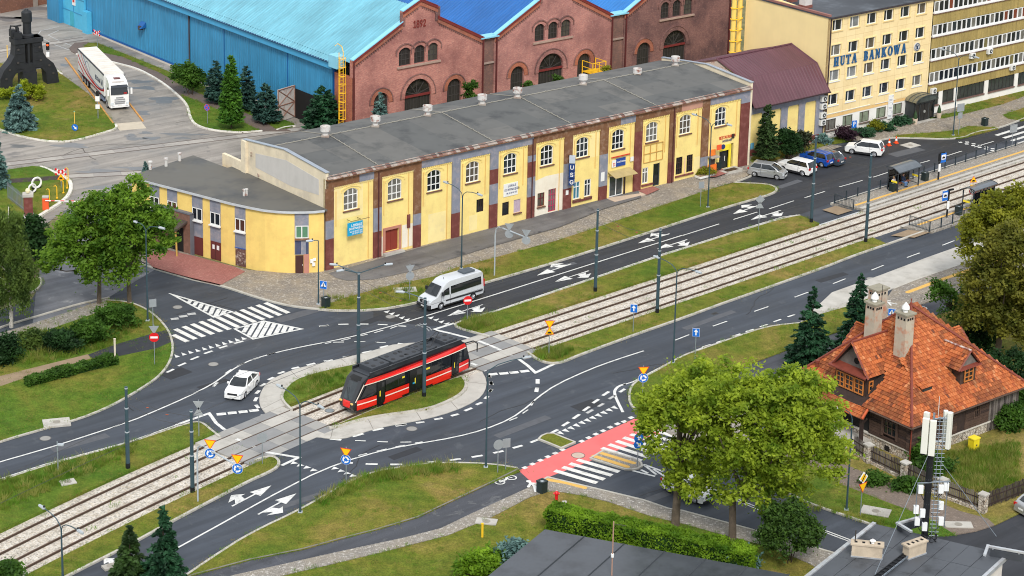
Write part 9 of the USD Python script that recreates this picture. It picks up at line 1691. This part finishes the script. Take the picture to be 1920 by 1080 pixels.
conifer('thuja_tree','tall narrow bright green thuja by the blue hall',(434,241),105,23,leaf_mat('thuja_bright',(44,84,24),(92,140,44),(140,176,66),.2),34,22,.2,.5,droop=.3);conifer('pine_shrub','blue green pine left of the thuja by the blue hall',(405,193),114,24,L_PINE,16,14,.22,.6,droop=.1);conifer('pine_shrub','blue green pine right behind the thuja',(462,207),124,24,L_PINE,16,14,.22,.6,droop=.1);conifer('pine_shrub','rounded blue green pine nearest the open gate',(499,229),157,27,L_PINE,14,16,.22,.5,droop=.1);conifer('cypress','bushy dark green cypress at the open gate corner',(606,252),163,42,L_SPR,16,16,.24,.6,droop=.3)
conifer('blue_spruce','blue spruce on the works lawn before the forge hammer',(38,241),158,34,L_BLUE,20,16,.2,.7);conifer('blue_spruce','blue spruce at the left edge by the siding',(-4,350),250,22,L_BLUE,18,13,.2,.7);conifer('blue_spruce','blue spruce before the 1892 gable, tip over the hall roof',(712,262),172,24,L_BLUE,16,13,.2,.75);conifer('blue_spruce','tiny blue spruce behind the annex roof',(273,322),303,6,L_BLUE,8,8,.14)
conifer('juniper_tree','green juniper browned below, in front of the purple roofed building',(1436,302),196,22,leaf_mat('browned_juniper',(40,56,30),(70,96,50),(120,96,72),.1),20,14,.22,.5,droop=.2,z0=.3)
def bush(name,label,base,blobs_px,m,k,n_=120,cr=.5,leaf=.14,z0=.1,cat='shrub',grp=None,inner=.35):
 g=G(*base,z0);s=scale_at(g);t_=thing(name,label,cat,(*g[:2],z0),0,grp);bl=[]
 for u,v,rx,rz,*dy in blobs_px:bl.append(((u-base[0])/s,dy[0]if dy else 0,max(Z(*base,v),.15),rx/s,rx/s*.8,rz/s))
 P_,cs=clumps(bl,k,n_,cr,inner=inner);P_[:,2]=np.maximum(P_[:,2],.03);obj(t_,'foliage',MB().add(*blades(P_,leaf)),m)
 for c in cs[:5]:obj(t_,'stem',MB().tube([(c[0]*.2,c[1]*.2,-.1),tuple(c)],[.05,.015],4),BARKD)
 return t_
bush('round_shrub','rounded yellowing green shrub against the blue hall',(358,177),[(350,140,24,22),(372,152,16,22)],L_BUSH,60,140,.7,.18);bush('juniper_shrub','spreading yellow juniper behind the blue spruce on the works lawn',(48,186),[(20,176,22,8),(62,172,22,12),(50,160,10,10)],leaf_mat('golden_needle',(120,134,30),(178,190,50),(214,214,84)),60,130,.5,.16)
bush('rusty_shrub','dark shrub with reddish tips right of the browned juniper',(1476,296),[(1470,268,14,26),(1488,268,12,22)],L_DARK,50,130,.55,.17,.3);bush('rusty_shrub','green and russet shrub nearest the stacked air conditioners',(1505,288),[(1503,266,13,20),(1492,270,10,16)],L_RUSTY,40,130,.5,.17,.3);bush('blue_juniper','low blue juniper at the corner of the white plinth',(1542,270),[(1542,262,13,7)],L_BLUE,20,110,.4,.15);bush('barberry','round purple barberry under the ground floor windows',(1583,264),[(1583,252,17,11)],L_PURP,34,130,.5,.15)
for k,(u,v,w)in enumerate(((1618,254,20),(1652,243,20),(1686,232,16))):bush('low_juniper',f'low green juniper under the office windows, {["left", "middle", "right, next to the porch"][k]}',(u,v),[(u,v-5,w,7)],leaf_mat('juniper_green',(30,60,40),(62,104,66),(104,140,92),.1),30,120,.45,.14,cat='shrub')
bush('golden_juniper','small golden juniper among the green ones before the office',(1645,240),[(1643,233,12,6)],L_YEL,16,110,.4,.14,.5);bush('flower_bed','yellow green planting in a white trough by the restaurant',(1322,330),[(1322,322,15,6)],L_YEL,22,110,.35,.12,.5)
g=G(1322,330,.55);t_=thing('white_trough','long white trough under the planting by the restaurant','planter',(*g[:2],.5),AZ);obj(t_,'trough',MB().bx(-1.2,1.2,-.45,.45,0,.22),PVC);obj(t_,'soil',MB().bx(-1.1,1.1,-.36,.36,.22,.24),SOIL)
for k,(u,v,rx,m_)in enumerate(((880,192,13,L_BUSH),(990,184,4,L_BUSH),(1045,178,9,L_BUSH),(1133,154,3,L_YEL))):bush('wall_shrub',['round green shrub by the pier beyond the hall roof','little green shrub beyond the hall roof left of the middle gateway','green shrub growing before the middle gateway','small yellow green plant right of the yellow platform'][k],(u,v+55),[(u,v-26,rx,rx),(u,v,rx*.9,30)],m_,30,110,.4,.15)
for k,(u,v,a,b_,lb)in enumerate(((222,612,34,26,'round green bush right of the left verge row'),(165,640,34,22,'green bush in the middle of the left verge row'),(115,655,30,18,'dark green bush left in the left verge row'),(62,650,18,14,'small pale bush beside the birch trunk'),(12,680,22,30,'dark bush cut by the left edge'))):bush('verge_bush',lb,(u,v),[(u,v-b_*.8,a,b_),(u-a*.5,v-b_*.4,a*.6,b_*.6)],[L_BUSH,L_BUSH,L_DARK,L_BIRCH,L_DARK][k],60,140,.6,.15)
bush('yellow_flowering_bush','dark round bush with yellow berries between ash and flat roof',(1480,1052),[(1480,1000,52,42),(1470,970,36,30)],leaf_mat('berry_bush_leaf',(40,66,26),(84,116,44),(206,176,44),.3,2.5),130,150,.6,.14)
for k,(u,v,a,b_,m_,lb)in enumerate(((1885,720,42,40,L_DARK,'dark shrubs under the chestnut behind the house'),(1830,655,34,30,L_DARK,'dark shrub at the back corner of the tiled roof'),(1890,800,28,26,L_BUSH,'green shrub at the board shed by the right edge'),(1752,885,26,14,L_BUSH,'low green shrub inside the picket fence behind the mast'),(1730,868,12,20,L_BUSH,'thin green shrub at the front corner of the log house'),(1638,905,12,7,L_BUSH,'small green plants on the verge before the picket fence'),(1700,915,16,8,L_BUSH,'small green plants near the second fence pier'),(1900,760,30,20,L_BUSH,'pale green shrub against the right side of the house'),(965,1075,40,34,L_BLUE,'blue green juniper at the garage corner'),(905,1085,46,26,L_HEDGE,'olive green bush at the bottom edge left of the juniper'),(1392,1068,18,22,L_BLUE,'blue green dwarf conifer in front of the clipped hedge'),(10,1085,22,14,L_BUSH,'green bush at the bottom left corner'))):bush('garden_shrub',lb,(u,v),[(u,v-b_*.7,a,b_)],m_,int(20+a),130,.55,.15)
def hedge(label,a,b,w,h,m,n_,leaf=.12,z0=.1):
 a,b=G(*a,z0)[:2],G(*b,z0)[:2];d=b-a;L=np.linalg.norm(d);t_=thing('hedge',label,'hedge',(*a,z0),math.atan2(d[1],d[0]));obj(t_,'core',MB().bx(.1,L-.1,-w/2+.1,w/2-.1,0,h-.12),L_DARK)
 q=vr.uniform(0,1,(n_,3))*[L,w,h]-[0,w/2,0];f=vr.integers(0,5,n_);q[f<2,2]=h;q[f==2,1]=-w/2;q[f==3,1]=w/2;e=f==4;q[e,0]=np.where(vr.uniform(size=e.sum())<.5,0,L)
 q+=(meshkit.noise(q*1.3,4)[:,None]-.5)*.35+vr.normal(size=q.shape)*.05;obj(t_,'foliage',MB().add(*blades(q,leaf)),m)
hedge('long clipped bright green hedge behind the garage row',(1030,990),(1412,1076),1.7,1.85,L_HEDGE,24000,.1);hedge('low dark clipped hedge on the left verge',(52,722),(217,680),.9,.75,L_BUSH,5000)
# ---- turf tufts and weeds
def tuft(name,k,h,w,sp):
 V_,F_=[],[]
 for i in range(k):
  a=vr.uniform(0,6.28);x,y=vr.normal(size=2)*sp;hh=h*vr.uniform(.55,1.2);dx,dy=math.cos(a)*w,math.sin(a)*w;lx,ly=vr.normal(size=2)*hh*.35;n_=len(V_);V_+=[(x-dx,y-dy,0),(x+dx,y+dy,0),(x+lx,y+ly,hh)];F_.append([n_,n_+1,n_+2])
 return MB().add(V_,F_)
def scatter(name,label,protos,pts,cat,scs):
 p=W+'/'+numbered(W,name);pi=UsdGeom.PointInstancer.Define(stage,p);setd(pi.GetPrim(),label=label,category=cat,kind='stuff');tg=[]
 for k,(mb,m)in enumerate(protos):tg.append(obj(p,'blade_tuft',mb,m))
 pi.CreatePrototypesRel().SetTargets(tg);n_=len(pts);pi.CreatePositionsAttr(Vt.Vec3fArray.FromNumpy(np.asarray(pts,np.float32)));pi.CreateProtoIndicesAttr(Vt.IntArray.FromNumpy(vr.integers(0,len(protos),n_).astype(np.int32)))
 pi.CreateScalesAttr(Vt.Vec3fArray.FromNumpy((vr.uniform(*scs,n_)[:,None]*[1,1,1]).astype(np.float32)));a=vr.uniform(0,6.28,n_);pi.CreateOrientationsAttr(Vt.QuathArray([Gf.Quath(float(math.cos(x/2)),0,0,float(math.sin(x/2)))for x in a]))
def fill(poly,z,n_):
 x0,y0,x1,y1=poly.bounds;q=vr.uniform(0,1,(n_,2))*[x1-x0,y1-y0]+[x0,y0];return np.c_[q,np.full(n_,z-.01)][shapely.contains_xy(poly,q[:,0],q[:,1])]
LG1,LG2,LG3=leaf_mat('turf_blade',(104,128,46),(150,160,68),(188,180,96),.55,.25),leaf_mat('turf_blade_dry',(136,126,66),(168,148,88),(194,172,116),.35,.25),leaf_mat('turf_blade_lush',(92,134,42),(134,168,60),(168,192,82),.55,.25)
seen=Polygon(GS([(-40,-20),(1960,-20),(1960,1110),(-40,1110)]))
pt=[fill(p.intersection(seen),z_,int((lambda b:(b[2]-b[0])*(b[3]-b[1]))(p.intersection(seen).bounds)*2.2))for p,z_,m in raised if m in(GR,GR_GREEN,GR_DRY)and not p.intersection(seen).is_empty]
pt=np.vstack(pt);pt=pt[meshkit.fbm(pt*[.35,.35,1],3,5)>.40]
for p,z_,m in raised:
 if m in(GR,GR_GREEN)and not p.is_empty:
  for g_ in getattr(p,'geoms',[p]):
   e=np.array([g_.exterior.interpolate(d).coords[0]for d in np.arange(0,g_.exterior.length,.3)]);e=e[vr.uniform(size=len(e))<.55]if len(e)else e
   if len(e):pt=np.vstack([pt,np.c_[e+vr.normal(size=e.shape)*.09,np.full(len(e),z_+.01)]])
scatter('grass_tufts','short uneven turf growing on the verges, medians and lawns',[(tuft('a',16,.11,.014,.16),LG1),(tuft('b',16,.10,.014,.18),LG2),(tuft('c',18,.14,.016,.15),LG3)],pt,'grass',(.7,1.5))
def zone(pts,n_,z=.12):return fill(PL(pts,z),z,n_)
wd=np.vstack([zone([(-10,905),(120,868),(250,832),(250,850),(130,905),(0,960)],900),zone([(600,925),(690,889),(800,870),(850,870),(860,885),(700,905),(600,950)],900),zone([(870,600),(920,588),(935,605),(890,622),(862,612)],260),zone([(1000,662),(1040,650),(1075,655),(1050,672),(1015,674)],240),zone([(600,560),(700,545),(830,520),(900,500),(930,515),(760,565),(620,578)],420),zone([(0,650),(60,625),(200,600),(280,600),(200,650),(60,690)],900),zone([(545,730),(580,705),(650,690),(640,720),(560,745)],200),zone([(1740,860),(1830,840),(1910,830),(1910,900),(1850,930),(1770,905)],1500,.09),zone([(1460,940),(1620,960),(1700,990),(1640,985),(1520,955)],120)])
scatter('weeds','tall weeds and seeding grass along kerbs and in the house garden',[(tuft('d',22,.45,.02,.14),LG1),(tuft('e',18,.65,.022,.1),L_DRY),(tuft('f',26,.38,.03,.18),LG3),(tuft('g',22,.5,.03,.2),LG1)],wd,'weeds',(.5,1.25))
bw2=np.vstack([np.c_[track([t],o)[0],.0][None]if False else np.array([[*track([t],o)[0],-.12]])for t,o in zip(vr.uniform(-50,95,40),vr.choice([-3.0,-1.5,0,1.6,3.0,2.95],40))]);scatter('weeds','small weeds sprouting in the track ballast',[(tuft('h',16,.18,.02,.16),LG3)],bw2,'weeds',(.6,1.5))
